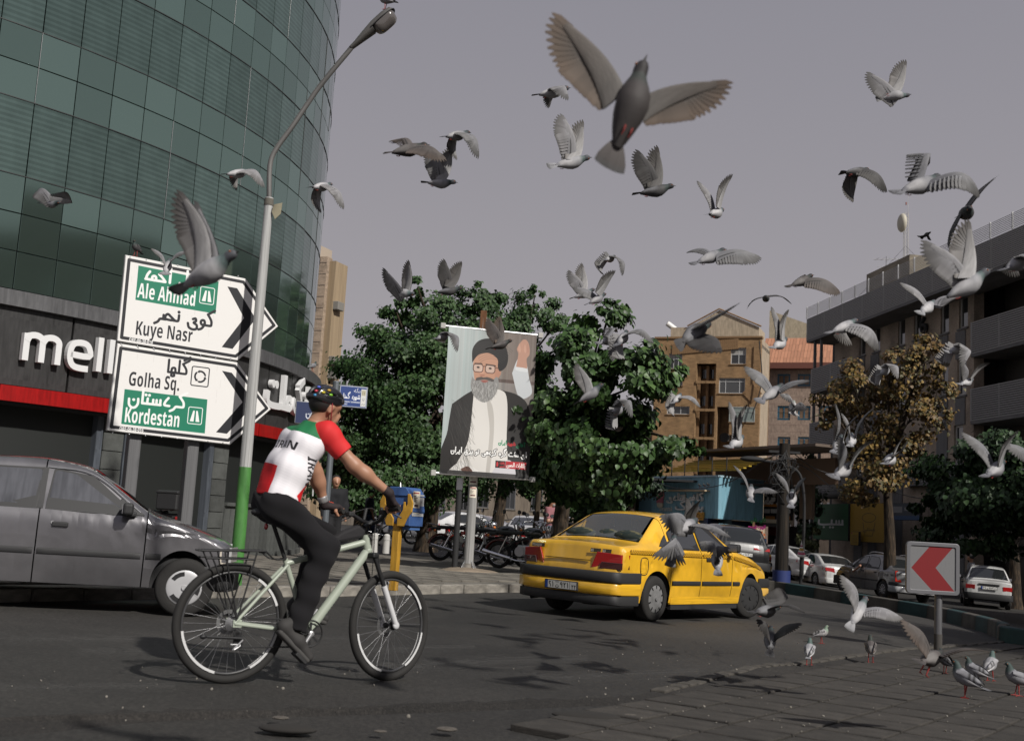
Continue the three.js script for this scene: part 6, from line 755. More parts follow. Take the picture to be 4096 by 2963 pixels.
  banner(3400,2010,3556,2165, 'yellow shop banner beside the green banner', ctex(512,512, (g) => { g.fillStyle = '#b8912a'; g.fillRect(0,0,512,512); g.strokeStyle = '#6e5a2c'; g.lineWidth = 9; g.beginPath(); g.ellipse(260,190,90,60,0,0,7); g.moveTo(180,250); g.lineTo(210,430); g.lineTo(310,430); g.lineTo(345,250); g.moveTo(260,90); g.lineTo(260,40); g.stroke(); drawFa(g, 'بستنی', 350,360,70, '#6e5a2c', 0.12,180); }), 1.6);
  banner(3402,2126,3436,2180, 'small yellow sign hanging under the yellow banner', ctex(128,200, (g) => { g.fillStyle = '#c39c2c'; g.fillRect(0,0,128,200); g.fillStyle = '#a33'; g.beginPath(); g.arc(20,20,12,0,7); g.fill(); g.fillStyle = '#6e5a2c'; for (let i = 0; i < 7; i++) g.fillRect(16,50 + i * 20,96,7); }), 1.9);
  banner(3560,2010,3680,2080, 'dim white shop sign right of the yellow banner', ctex(256,160, (g) => { g.fillStyle = '#50565c'; g.fillRect(0,0,256,160); g.fillStyle = '#999'; g.fillRect(20,30,90,60); g.fillRect(130,40,100,30); g.fillStyle = '#3d5a80'; g.fillRect(0,120,256,40); }), 1.5);
  // mast and aerial on its roof
  { const D = 58, b = at(3623,1096, D), tp = at(3632,880, D), hh = tp.y - b.y + 1, m = thing('lattice_mast', 'thin white lattice radio mast with a dish on the roof', 'mast', V(b.x, b.y - 1.2, b.z)), H2 = hh + 0.6, gm = M(0.42,0.41,0.4,0.5), legs = [[0.13,0],[-0.07,0.12],[-0.07,-0.12]]; for (const [x, z] of legs) mesh('mast_leg', rod(V(x,0, z), V(x, H2, z), 0.02,0.02,5), gm, m); const br = []; for (let i = 0; i < 26; i++) for (let k = 0; k < 3; k++) { const a = legs[k], c = legs[(k + 1) % 3]; br.push(rod(V(a[0], H2 * i / 26, a[1]), V(c[0], H2 * (i + 1) / 26, c[1]), 0.01,0.01,4)); } mesh('bracing', br, gm, m).userData.kind = 'stuff'; mesh('whip_aerial', rod(V(0.1, H2,0), V(0.13, H2 + 1.3,0), 0.012,0.008,5), gm, m); mesh('warning_lamp', cyl(0.04,0.03,0.14,8,0, H2 + 0.5,0), M(0.2,0.04,0.02,0.5), m); const dp = at(3610,891, D); mesh('dish', sph(0.5, dp.x - b.x, dp.y - b.y + 1.2,0,0.45,1,0.9,16), M(0.45,0.42,0.34,0.6), m);
    for (const s of [-1,1]) mesh('guy_wire', rod(V(0, H2 * 0.6,0), V(s * 2.2,0, s), 0.008,0.008,4), mat.dark, m);
    const q = at(3545,1180,60), h2 = at(3545,1083,60).y - q.y + 0.8, a = thing('television_aerial', 'small television aerial at the edge of the louvred roof', 'aerial', V(q.x, q.y - 0.8, q.z)); mesh('aerial_mast', cyl(0.03,0.03, h2 + 0.8,6,0, (h2 + 0.8) / 2,0), mat.steel, a); mesh('aerial_rods', [rod(V(-0.7, h2 + 0.6,0), V(0.7, h2 + 0.7,0), 0.015), ...[-0.5,-0.2,0.1,0.4].map((x) => rod(V(x, h2 + 0.64,-0.35), V(x, h2 + 0.64,0.35), 0.012,0.012,4)), rod(V(-0.5, h2 + 0.2,0), V(0.5, h2 + 0.2,0), 0.012)], mat.steel, a); }
}
{ // light blue pastry cafe on the corner, black shop next to it
  const Z = (x, y) => [2500 + x / 1.823,1250 + y / 1.823], c0 = at(2878,1907,52.5), cl = at(2610,1903,57.6), cr = at(3058,1933,55.1), cz = at(2560,1905,80), t = thing('blue_pastry_cafe', 'light blue pastry cafe box with raised Persian lettering on its left face', 'building', V(c0.x, gy(c0.x) - 0.3, c0.z));
  const bl = M(0.2,0.4,0.5,0.6, { map: streaks }), top = c0.y - t.position.y, bot = at(2875,2075,52.5).y - t.position.y, Wl = Math.hypot(c0.x - cl.x, c0.z - cl.z), Wr = Math.hypot(c0.x - cr.x, c0.z - cr.z), yl = Math.atan2(-(c0.z - cl.z), c0.x - cl.x), yr = Math.atan2(-(cr.z - c0.z), cr.x - c0.x), sub = (n, yaw) => { const g = new THREE.Group(); g.name = numbered(n); g.rotation.y = yaw; t.add(g); return g; };
  const L = sub('left_face', yl), Rr = sub('right_face', yr); for (let i = 0; i < 5; i++) mesh('cladding_sheet', rbox(Wl / 5 - 0.012, top - bot,0.2,0.01,-Wl + (i + 0.5) * Wl / 5, (top + bot) / 2,-0.11), bl, L); for (let i = 0; i < 5; i++) mesh('cladding_sheet', rbox(Wr / 5 - 0.006, top - bot,0.2,0.01, (i + 0.5) * Wr / 5, (top + bot) / 2,-0.11), bl, Rr);
  mesh('coping', [box(Wl,0.08,0.3,-Wl / 2, top + 0.04,-0.1)], M(0.3,0.42,0.48,0.5), L); mesh('coping', [box(Wr,0.08,0.3, Wr / 2, top + 0.04,-0.1)], M(0.3,0.42,0.48,0.5), Rr);
  mesh('shop_front', [box(Wl, bot,0.2,-Wl / 2, bot / 2,-0.7)], M(0.03,0.05,0.055,0.5), L); mesh('shop_front', [box(Wr, bot,0.2, Wr / 2, bot / 2,-0.7)], M(0.012,0.02,0.05,0.4), Rr); mesh('roof', box(9,0.1,9,0, top - 0.2,-6,0, (yl + yr) / 2), mat.dark, t);
  const w = M(0.6,0.59,0.57,0.5), put = (m, x, y, z = 0.02) => m.position.set(x, y, z), kx = Wl / 268, X = (zx) => -Wl * (1 - (zx / 1.823 + 2500 - 2610) / 268), Y = (zy) => top - (zy - 1195) / 1.823 / 168 * (top - bot) * 1.06;
  put(mesh('raised_letters', faGeo('کافه قنادی', 0.47,0.13,0.1, (600 - 325) / 1.823 * kx), w, L), X(600), Y(1360)); put(mesh('raised_letters', faGeo('بهارک', 0.5,0.13,0.1, (600 - 390) / 1.823 * kx), w, L), X(600), Y(1425)); mesh('light_bar', box((630 - 250) / 1.823 * kx,0.07,0.3, (X(250) + X(630)) / 2, Y(1292), 0.16), M(0.42,0.32,0.2,0.6), L);
  const pink = M(0.42,0.12,0.17,0.6), hat = new THREE.Group(); hat.name = numbered('chef_hat_logo'); hat.position.set(X(272), Y(1355), 0.03); hat.scale.setScalar(0.75); L.add(hat); mesh('hat_top', [sph(0.5,-0.22,0.28,0,0.62,0.5,0.16), sph(0.5,0.2,0.28,0,0.62,0.5,0.16), sph(0.5,0,0.36,0,0.6,0.5,0.16), rbox(0.72,0.36,0.14,0.05,0,-0.08,0)], pink, hat); mesh('hat_base', sph(0.5,0.02,-0.36,0,0.8,0.46,0.16), M(0.5,0.46,0.36,0.6), hat);
  { const f = new THREE.PlaneGeometry(1.4,0.6).translate(0.7,0,0.006), m = mesh('script_lettering', f, new THREE.MeshStandardMaterial({ transparent: true, alphaTest: 0.4, roughness: 0.5, map: ctex(512,216, (g) => { g.clearRect(0,0,512,216); g.fillStyle = '#cfc9bd'; g.font = 'italic bold 110px serif'; g.fillText('Deserak', 20,110,420); g.font = 'italic 56px serif'; g.fillText('Pastry Cafe', 60,190,330); }) }), L); m.position.set(X(262), Y(1440), 0.005); const num = mesh('phone_plate', box(0.82,0.38,0.06,0,0,0), M(0.45,0.27,0.05,0.5), L); num.position.set(X(565), Y(1470), 0.05); const nf = mesh('phone_digits', new THREE.PlaneGeometry(0.79,0.35), faceMat(ctex(256,112, (g) => { g.fillStyle = '#c98f25'; g.fillRect(0,0,256,112); drawFa(g, '۹۷۳۷۰۲', 246,66,70, '#1c150a', 0.12,230); g.fillStyle = '#3b2d12'; g.fillRect(12,84,230,10); })), L); nf.position.set(X(565), Y(1470), 0.083); }
  { const g = new THREE.Group(); g.name = numbered('yellow_canopy');  g.rotation.y = yl; t.add(g); const ym = M(0.42,0.28,0.02,0.6); for (let i = 0; i < 7; i++) mesh('canopy_slat', box(Wl * 1.1,0.06,0.16,-Wl * 0.4, top + 0.35 + i * 0.11,-0.5 - i * 0.3), ym, g); for (let i = 0; i < 6; i++) mesh('canopy_post', cyl(0.03,0.03,0.9,6,-Wl + i * Wl / 5, top + 0.5,-0.4), mat.dark, g); mesh('canopy_roof', box(Wl * 1.9,0.12,3,-Wl * 0.1, top + 1.45,-3), M(0.12,0.09,0.07,0.8), g); mesh('terrace_wall', box(Wl * 1.6,1.2,0.2,-Wl * 0.2, top + 0.5,-4), M(0.14,0.09,0.06,0.9), g); }
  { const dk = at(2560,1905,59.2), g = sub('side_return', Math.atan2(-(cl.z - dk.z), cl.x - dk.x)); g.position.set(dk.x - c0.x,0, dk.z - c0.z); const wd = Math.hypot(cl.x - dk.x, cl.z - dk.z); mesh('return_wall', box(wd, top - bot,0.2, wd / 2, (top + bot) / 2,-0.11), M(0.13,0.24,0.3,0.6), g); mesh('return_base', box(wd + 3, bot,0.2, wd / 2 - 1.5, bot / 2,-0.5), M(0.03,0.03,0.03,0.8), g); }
  const D2 = 56, pl = plane(at(3060,2000, D2), at(3172,2000, D2 - 1.2)), s = thing('black_shop', 'narrow black shop front with white Persian name and small lit signs', 'shop', pl.O, pl.yaw), U = (x, y) => pl.to(...Z(x, y)), f = (x0, y0, x1, y1) => { const p = U(x0, y1), q = U(x1, y0); return [p[0], p[1], q[0], q[1]]; }, bx = (n, r2, z, d, m) => mesh(n, box(r2[2] - r2[0], r2[3] - r2[1], d, (r2[0] + r2[2]) / 2, (r2[1] + r2[3]) / 2, z), m, s);
  const sg = f(1018,1240,1225,1515); bx('sign_board', sg,0,0.2, M(0.016,0.015,0.015,0.5)); const txt = mesh('raised_letters', faGeo('ممتاز تبریز', 0.62,0.15,0.06, (sg[2] - sg[0]) * 0.86), M(0.6,0.59,0.57,0.5), s); txt.position.set(sg[2] - 0.15, U(1100,1375)[1],0.11); bx('orange_strip', f(1025,1400,1215,1414), 0.12,0.06, M(0.45,0.18,0.03,0.5)); for (let i = 0; i < 4; i++) bx('white_tab', f(1026 + i * 50,1434,1068 + i * 50,1462), 0.12,0.05, M(0.5,0.49,0.47,0.5)); for (const a of [1038,1150]) bx('orange_plate', f(a,1486, a + 66,1508), 0.12,0.05, M(0.4,0.17,0.04,0.5)); bx('awning', f(1018,1516,1225,1534), 0.4,0.9, M(0.45,0.38,0.28,0.7)); bx('awning_edge', f(1018,1534,1225,1560), 0.5,0.6, M(0.06,0.055,0.05,0.7)); bx('shop_opening', f(1018,1560,1230,1760), -0.3,0.1, M(0.012,0.01,0.009,0.7)); const red = bx('red_display_sign', f(1048,1562,1138,1622), 0.0,0.08, M(0.09,0.01,0.01,0.5)); bx('roller_panel', f(1085,1650,1132,1760), -0.1,0.1, M(0.25,0.24,0.23,0.6)); bx('upper_wall', f(1018,1200,1500,1240), -0.3,0.3, M(0.2,0.15,0.11,0.9)); bx('next_wall', f(1228,1240,1330,1500), -0.6,0.2, M(0.24,0.17,0.12,0.9));
  for (const [x, c] of [[920,0],[985,1]]) { const q = plane(at(2995 + c * 36,2080,71), at(3016 + c * 36,2080,71)); const m = thing('neon_menu_sign', c ? 'right column of small coloured signs under the blue cafe wall' : 'left column of small coloured signs under the blue cafe wall', 'sign', at(3002 + c * 36,2110,52.5), 0); ['#1d7a35', '#b02a7c', '#b5561d', '#b5561d', '#a5461d'].forEach((h, i) => mesh('lit_word', faGeo(['نان', 'قهوه', 'چای'.replace('چ', 'ح'), 'کیک', 'شیر'][i],0.26,0.16,0.03), M(...new THREE.Color(h).toArray(), 0.5), m).position.set(0.3,0.3 - i * 0.32,0)); }
  const ic = at(3207,2190,43), ice = thing('ice_cream_statue', 'tall striped soft ice cream cone statue above the white car', 'statue', V(ic.x, gy(ic.x), -43)), hb = ic.y - gy(ic.x) - 0.35; mesh('stand', cyl(0.06,0.06, hb,10,0, hb / 2,0), mat.dark, ice); ['#e8e2da', '#c85a78', '#e8e2da', '#d9a94c', '#e8e2da', '#c85a78'].forEach((h, i) => mesh('swirl', new THREE.TorusGeometry(0.11 - i * 0.018,0.055 - i * 0.006,8,18).rotateX(Math.PI / 2 + 0.15).translate(0, hb + 0.05 + i * 0.075,0), M(...new THREE.Color(h).toArray(), 0.5), ice)); mesh('swirl_tip', new THREE.ConeGeometry(0.04,0.2,8).translate(0, hb + 0.54,0), M(0.7,0.66,0.62,0.5), ice);
}
{ // narrow brick tower block beyond the bank
  const pl = plane(at(1262,1300,64.3), at(1312,1300,64)), t = thing('cream_tower_block', 'narrow cream brick tower block just behind the bank', 'building', pl.O, pl.yaw), top = pl.to(1300,1031)[1]; mesh('front_wall', uvScale(box(4, top,0.6,-1.4, top / 2,0), 2.3), M(0.46,0.38,0.31,0.9, { map: brickT, bumpMap: brickB, bumpScale: 0.01 }), t); mesh('side_wall', box(0.5, top - 0.4,1.4,0.75, top / 2,-0.7), M(0.36,0.27,0.17,0.9, { map: streaks }), t); for (let i = 0; i < 24; i++) mesh('course_band', box(1.2,0.05,0.03,0, top * (i + 0.5) / 24,0.31), M(0.34,0.27,0.21,0.9), t); for (const y of [1495,1440,1220]) { const q = pl.to(1318, y); mesh('air_conditioner', rbox(0.4,0.5,0.7,0.04,1.15, q[1],-0.4), M(0.2,0.19,0.17,0.7), t); } mesh('penthouse', box(2.4,1,1.4,-1.4, top + 0.3,-0.8), M(0.4,0.33,0.26,0.9), t);
}
{ // walls that close the parking ground behind the trees, and the street's far end
  for (const [x0, x1, D, h, c, lab] of [[1280,1900,96,5,[0.2,0.17,0.14], 'long beige wall closing the car park behind the left trees'],[1880,2640,104,6.5,[0.22,0.18,0.14], 'brown building wall behind the parked cars and tree trunks'],[3150,3330,86,7,[0.17,0.13,0.1], 'brown shop wall at the end of the street']]) { const pl = plane(at(x0,2000, D), at(x1,2000, D - 2)), t = thing('boundary_building', lab, 'building', pl.O, pl.yaw); mesh('wall', uvScale(box(pl.L, h,1, pl.L / 2, h / 2,-0.5), 2.5), M(...c,0.9, { map: streaks }), t); mesh('coping', box(pl.L,0.2,1.3, pl.L / 2, h + 0.1,-0.5), mat.concrete, t); for (let i = 0; i < 7; i++) addWindow(t,[pl.L * (i + 0.3) / 7, h * 0.4, pl.L * (i + 0.7) / 7, h * 0.75], { v: [0.5], frame: mat.steel, deep: -0.06 }); }
  // buildings across the square, out of view, that the glass facade mirrors and that shade the right
  const r = rng(15); for (const [x, z, w, d, h, lab] of [[31,-13,18,26,14, 'brick block across the square to the right of the camera'],[34,16,20,22,11, 'low brick block across the square behind the camera']]) { const t = thing('brick_block', lab, 'building', V(x, gy(x) - 0.5, z)); mesh('wall', uvScale(box(w, h, d,0, h / 2,0), 2.5), M(0.13,0.1,0.08,0.9, { map: brickT }), t); mesh('stair_tower', box(5,3,6,-2, h + 1.5,4), M(0.12,0.1,0.085,0.9), t); for (let k = 0; k < Math.floor(h / 3.2); k++) for (let i = 0; i < 5; i++) { const wn = mesh('window', box(0.06,1.5,2.4,-w / 2 - 0.02,2 + k * 3.1,-d / 2 + 3 + i * (d - 6) / 4), mat.white, t); mesh('pane', box(0.04,1.3,2.2,-w / 2 - 0.05,2 + k * 3.1,-d / 2 + 3 + i * (d - 6) / 4), mat.glass, wn); } }
}
// ---------- utility pole and wires ----------
{
  const D = 40, b = at(3122,2264, D), top = at(3140,1774, D), base = V(top.x, gy(top.x), -D), h = top.y - base.y, t = thing('utility_pole', 'dark wooden utility pole with tangled cables in front of the black shop', 'utility pole', base); mesh('pole', rod(V(0,0,0), V(0, h,0), 0.24,0.19,10), M(0.045,0.038,0.03,0.9, { map: barkT, bumpMap: barkT, bumpScale: 0.02 }), t); mesh('blue_wrap', cyl(0.31,0.31,0.42,14,0,0.22,0), M(0.02,0.035,0.14,0.6), t);
  const r = rng(12); for (let i = 0; i < 9; i++) { const pts = [V(0, h - 0.2 - r() * 0.3,0.2)]; for (let k = 0; k < 4; k++) pts.push(V((r() - 0.6) * 1.1, h - 0.4 - r() * 1.4,0.3 + r() * 0.2)); pts.push(V(0, h - 1.2 - r(), 0.22)); mesh('cable_tangle', tube(pts,0.014,30,5), mat.black, t); } mesh('insulator_bar', box(1.1,0.08,0.1,0, h - 0.3,0), mat.dark, t); mesh('junction', rbox(0.2,0.4,0.2,0.02,-0.3, h - 1.2,0.1), mat.dark, t);
  const P2 = (x, y, d) => at(x, y, d), wire = (lab, pts) => { const g = mesh('overhead_wire', tube(pts,0.018,40,5), mat.black, null, lab, 'wire'); return g; };
  wire('sagging cable across the blue cafe with three small birds on it', [P2(2560,1905,50), P2(2700,1952,49), P2(2830,1950,47), P2(2945,1915,44), P2(3060,1840,42), V(base.x, base.y + h - 0.3, base.z)]); wire('upper cable running right from the utility pole past the louvred building', [V(base.x, base.y + h - 0.1, base.z), P2(3290,1885,44), P2(3450,1925,43), P2(3640,1985,42), P2(3830,2010,40)]); wire('lower cable running right from the utility pole to the green banner', [V(base.x, base.y + h - 0.5, base.z), P2(3240,1880,43), P2(3330,1950,46), P2(3420,2000,49)]); wire('cable from the utility pole down to the black shop wall', [V(base.x, base.y + h - 0.5, base.z), P2(3165,1900,46), P2(3170,1990,52), P2(3172,2050,54)]);
  const lp = at(3010,1848,45), lt = thing('cobra_street_lamp', 'dark street lamp head on a curved arm above the blue cafe roof', 'street lamp', V(lp.x + 1.2, gy(lp.x), -45)), ly = lp.y - gy(lp.x); mesh('lamp_arm', tube([V(0.9,0,0), V(0.85, ly - 0.9,0), V(0.6, ly - 0.25,0), V(-0.2, ly + 0.02,0), V(-0.9, ly + 0.1,0)],0.06,40), mat.dark, lt); mesh('lamp_head', sph(0.5,-1.2, ly + 0.12,0,1.0,0.24,0.4,14), mat.dark, lt);
  const r2 = rng(4); mesh('red_bollard', [cyl(0.06,0.06,0.75,10,0,0.37,0), cyl(0.08,0.08,0.06,10,0,0.72,0)], M(0.25,0.015,0.015,0.5), null, 'red bollard left of the utility pole foot', 'bollard').position.set(at(3108,2290,44).x, gy(4.9), -44);
  [[1498, 'left'],[1545, 'right']].forEach(([x, s]) => { const p = at(x,2175,30), o = mesh('white_bollard', [cyl(0.09,0.085,0.45,14,0,0.22,0), sph(0.085,0,0.45,0,1,0.7,1), cyl(0.095,0.095,0.03,14,0,0.36,0)], M(0.48,0.47,0.45,0.7), null, s + ' one of two short white bollards between bicycle bag and donation box', 'bollard'); o.position.set(p.x, gy(p.x) + 0.12,-30); });
}
// ---------- trees ----------
const leafGeo = (() => { const pts = [], rows = [[0,0.05],[0.16,0.36],[0.38,0.44],[0.62,0.34],[0.84,0.16],[1,0.0]], idx = []; rows.forEach(([y, w], i) => pts.push(V(-w, y,0.1 * w * 2 - 0.28 * y * y), V(0, y,-0.28 * y * y), V(w, y,0.1 * w * 2 - 0.28 * y * y))); for (let i = 0; i < 5; i++) for (const k of [0,1]) { const a = i * 3 + k; idx.push(a, a + 1, a + 3, a + 1, a + 4, a + 3); } const g = new THREE.BufferGeometry().setFromPoints(pts); g.setIndex(idx); g.setAttribute('uv', new THREE.Float32BufferAttribute(pts.flatMap((p) => [p.x + 0.5, p.y]), 2)); g.computeVertexNormals(); return g; })();
const sprigGeo = join([0,1,2,3,4].map((i) => leafGeo.clone().rotateX(-0.5 + (i % 3) * 0.3).rotateZ((i - 2) * 0.75).translate((i - 2) * 0.12, i % 2 * 0.25, (i % 3) * 0.1)));
function tree(name, label, trunkPts, r0, blobs, n, size, cols, o = {}) { // blobs: [px, py, D, rx px, ry px, depth m]
  const base = trunkPts[0], t = thing(name, label, 'tree', base.clone()), r = rng(o.seed ?? 1), L = (p) => p.clone().sub(base), tm = o.bark || mat.bark;
  for (let i = 0; i < trunkPts.length - 1; i++) { /* one trunk */ } const tp = trunkPts.map(L), curve = new THREE.CatmullRomCurve3(tp), N = 14; mesh('trunk', gridGeo(10, N, (u, v, i, j) => { const p = curve.getPoint(v), a = u * Math.PI * 2, rr = r0 * (1.25 - 0.75 * v + 0.35 * Math.exp(-v * 12)); return V(p.x + Math.cos(a) * rr, p.y, p.z - Math.sin(a) * rr); }, (u, v) => [u * 2, v * 4]), tm, t);
  const B = blobs.map(([px, py, D, rx, ry, dz]) => ({ c: L(at(px, py, D)), rx: rx * D / F, ry: ry * D / F, rz: dz })), top = tp[tp.length - 1];
  B.forEach((b, i) => { const s = curve.getPoint(0.6 + 0.4 * ((i * 0.37) % 1)), m = s.clone().lerp(b.c,0.5); m.y += 0.25 * (r() - 0.2); mesh('limb', [...(() => { const c = new THREE.CatmullRomCurve3([s, m, b.c]), g = []; for (let k = 0; k < 6; k++) g.push(rod(c.getPoint(k / 6), c.getPoint((k + 1) / 6), r0 * (0.42 - 0.05 * k), r0 * (0.37 - 0.05 * k), 6)); return g; })()], tm, t); if (o.twigs) for (let k = 0; k < o.twigs; k++) { const e = V(b.c.x + (r() - 0.5) * 2 * b.rx, b.c.y + (r() - 0.3) * 1.6 * b.ry, b.c.z + (r() - 0.5) * 2 * b.rz); mesh('twig', rod(b.c.clone().lerp(m,0.4 * r()), e, r0 * 0.09, r0 * 0.03,5), tm, t); } });
  const vol = B.map((b) => b.rx * b.ry * b.rz ** 0.5), tot = vol.reduce((a, b) => a + b), geo = o.sprig ? sprigGeo : leafGeo, lm = P(1,1,1, o.rough ?? 0.55, { transmission: 0.0, side: THREE.DoubleSide, specularIntensity: 0.7, bumpMap: fineBump, bumpScale: 0.001 }), im = new THREE.InstancedMesh(geo, lm, n), d = new THREE.Object3D(), col = new THREE.Color(), singles = []; let q = 0;
  B.forEach((b, bi) => { const k = bi === B.length - 1 ? n - q : Math.round(n * vol[bi] / tot), clumps = Array.from({ length: Math.max(4, Math.round(b.rx * b.ry * (o.cl ?? 15))) }, () => { const a = r() * 6.283, z = r() * 2 - 1, s = Math.sqrt(1 - z * z), rad = 0.5 + 0.5 * Math.sqrt(r()); return [V(Math.cos(a) * s * rad, z * rad, Math.sin(a) * s * rad), 0.24 + r() * 0.24, r()]; });
    for (let i = 0; i < k && q < n; i++, q++) { const c = clumps[r() * clumps.length | 0], g = () => (r() + r() + r() - 1.5) * 0.9, v = V(c[0].x + g() * c[1], c[0].y + g() * c[1] * 0.8, c[0].z + g() * c[1]); d.position.set(b.c.x + v.x * b.rx, b.c.y + v.y * b.ry, b.c.z + v.z * b.rz);
      const out = V(v.x, v.y * 0.6, v.z).normalize(); d.up.set(0,1,0); d.lookAt(d.position.x + out.x + (r() - 0.5) * 1.3, d.position.y + out.y + 0.55 + (r() - 0.5) * 0.9, d.position.z + out.z + (r() - 0.5) * 1.3); d.rotateZ(Math.PI + (r() - 0.5) * 1.8); d.rotateX((r() - 0.5) * 0.9); const s = size * (0.6 + 0.7 * r()); d.scale.set(s, s, s); d.updateMatrix(); const w = cols[Math.min(cols.length - 1, (r() * 0.6 + c[2] * 0.4) * cols.length | 0)], f = 0.75 + r() * 0.5; col.setRGB(w[0] * f, w[1] * f, w[2] * f);
      if (o.singles && v.z > 0.35 && singles.length < o.singles && r() < 0.12) { singles.push([d.matrix.clone(), w]); d.scale.set(1e-4,1e-4,1e-4); d.updateMatrix(); } im.setMatrixAt(q, d.matrix); im.setColorAt(q, col); } });
  im.name = numbered('crown'); im.userData.kind = 'stuff'; im.castShadow = im.receiveShadow = true; t.add(im);
  if (singles.length) { const ms = cols.map((c) => P(...c,0.46, { specularIntensity: 0.7 })); for (const [m, w] of singles) { const l = mesh('leaf', leafGeo, ms[cols.indexOf(w)], t); m.decompose(l.position, l.quaternion, l.scale); } }
  return t;
}
const LEAF1 = [[0.022,0.05,0.014],[0.03,0.065,0.018],[0.045,0.085,0.026],[0.016,0.038,0.011]], LEAF2 = [[0.032,0.068,0.017],[0.045,0.09,0.024],[0.024,0.05,0.014],[0.06,0.11,0.03]];
const foot = (x, D, lift = 0.12) => { const p = at(x,2200, D); return V(p.x, gy(p.x) + lift,-D); }, up = (b, dx, h, dz = 0) => V(b.x + dx, b.y + h, b.z + dz);
{ const b = foot(1700,33.5); tree('broadleaf_tree', 'tall dense dark green tree left of the portrait poster', [b, up(b,0.1,1.6), up(b,0.3,3.2), up(b,0.5,5)],0.24,[[1690,1290,33,150,120,1.8],[1600,1480,32,190,170,2.2],[1780,1450,33,210,180,2.2],[1470,1560,32.5,150,130,1.6],[1520,1720,32,190,150,2],[1720,1680,32,220,190,2.2],[1600,1890,32,230,150,2],[1460,1850,32.5,140,110,1.5],[1670,1150,33,42,62,0.5],[1585,1250,33,60,60,0.7],[1385,1440,32.5,56,40,0.6],[1490,1345,32.5,70,60,0.8],[1400,1580,32.5,60,56,0.8]],60000,0.098, LEAF1, { seed: 101 }); }
{ const b = foot(1971,34.5); tree('broadleaf_tree', 'second dense dark green tree directly behind the portrait poster', [b, up(b,0.15,1.6), up(b,0.2,3), up(b,0.1,5)],0.17,[[1890,1260,35.5,130,90,1.5],[1990,1230,35.5,90,70,1.1],[2130,1270,35.5,110,100,1.4],[1950,1450,35,200,190,2],[2080,1700,35,200,220,2],[1900,1800,35,180,190,1.8],[2140,1180,35.5,36,44,0.4],[1925,1160,35.5,46,50,0.5],[2220,1300,35.5,70,70,0.9]],42000,0.1, LEAF1, { seed: 102 }); }
{ const b = foot(2225,26.5); tree('mulberry_tree', 'leafy mulberry tree with large glossy leaves overlapping the right edge of the poster', [b, up(b,0.1,1.5), up(b,0.28,3), up(b,0.5,4.2)],0.17,[[2400,1330,23.5,110,110,0.9],[2300,1500,23.5,180,170,1.4],[2500,1560,23,190,170,1.5],[2220,1700,23.5,150,160,1.2],[2420,1760,23,240,190,1.7],[2600,1760,23,120,110,1.1],[2310,1920,23.3,150,110,1.1],[2100,1580,23.3,110,70,0.7],[2550,1880,23,100,90,0.8],[2440,1240,23.5,46,40,0.35],[2740,1770,23,100,28,0.25],[2690,1500,23,56,40,0.4],[2080,1640,23.3,50,50,0.5],[2170,1890,23.4,90,90,0.8],[2020,1580,23.0,46,26,0.25],[2460,1990,23.2,60,60,0.5],[2560,1420,23,60,60,0.5]],38000,0.128, LEAF2, { seed: 103, singles: 280, rough: 0.46 }); }
{ const b = foot(2185,33); tree('thin_tree', 'slim tree trunk rising behind the man in the pink shirt', [b, up(b,0.05,1.3), up(b,0.1,2.6), up(b,0.2,4)],0.09,[[2240,1750,34,150,120,1.2]],1800,0.13, LEAF1, { seed: 104 }); const c = foot(2125,31.5); tree('thin_tree', 'slim pale tree trunk left of the man in the pink shirt', [c, up(c,0.1,1.2), up(c,0.12,2.6), up(c,0.1,4)],0.08,[[2120,1860,32,120,120,1.2]],1800,0.13, LEAF1, { seed: 105, bark: M(0.2,0.17,0.13,0.95, { map: barkT }) }); }
{ const b = foot(1430,46); tree('broadleaf_tree', 'further green tree low behind the blue street name sign', [b, up(b,0,2), up(b,0.2,4)],0.2,[[1400,1800,46,110,140,2],[1370,1960,46,120,90,2],[1500,1980,47,150,80,2],[1340,1700,46,60,70,1.2]],13000,0.16, LEAF1, { seed: 106 }); const c = foot(2400,60); tree('broadleaf_tree', 'shaded tree far behind the taxi roof', [c, up(c,0,2), up(c,0.2,4)],0.22,[[2330,1990,60,170,90,3],[2520,1960,62,120,110,3],[2570,2030,62,70,60,2]],10000,0.2, LEAF1, { seed: 107 }); const e = foot(2520,52); tree('pine_tree', 'dark conifer behind the left edge of the blue cafe', [e, up(e,0,2), up(e,0.1,4)],0.2,[[2480,1930,52,110,70,1.5],[2570,1960,52,80,50,1.2],[2530,1860,52,100,60,1.4]],5000,0.13,[[0.014,0.028,0.014],[0.02,0.036,0.018]], { seed: 108 }); }
{ const b = foot(3560,40,0); tree('autumn_tree', 'half bare tree with yellow brown leaves before the louvred building', [b, up(b,0,2), up(b,-0.1,3.6), up(b,-0.2,5)],0.2,[[3420,1560,40,110,110,1.6],[3560,1500,40,120,130,1.6],[3680,1460,39.6,80,120,1.2],[3330,1640,40,90,80,1.2],[3480,1720,40,120,90,1.5],[3640,1680,40,120,110,1.5],[3760,1600,39.6,70,90,1],[3560,1840,40,160,110,1.6],[3460,1930,40,110,90,1.3],[3700,1380,39.6,36,60,0.4]],9000,0.13,[[0.16,0.1,0.025],[0.11,0.065,0.022],[0.07,0.06,0.02],[0.2,0.13,0.035]], { seed: 109, twigs: 9 }); }
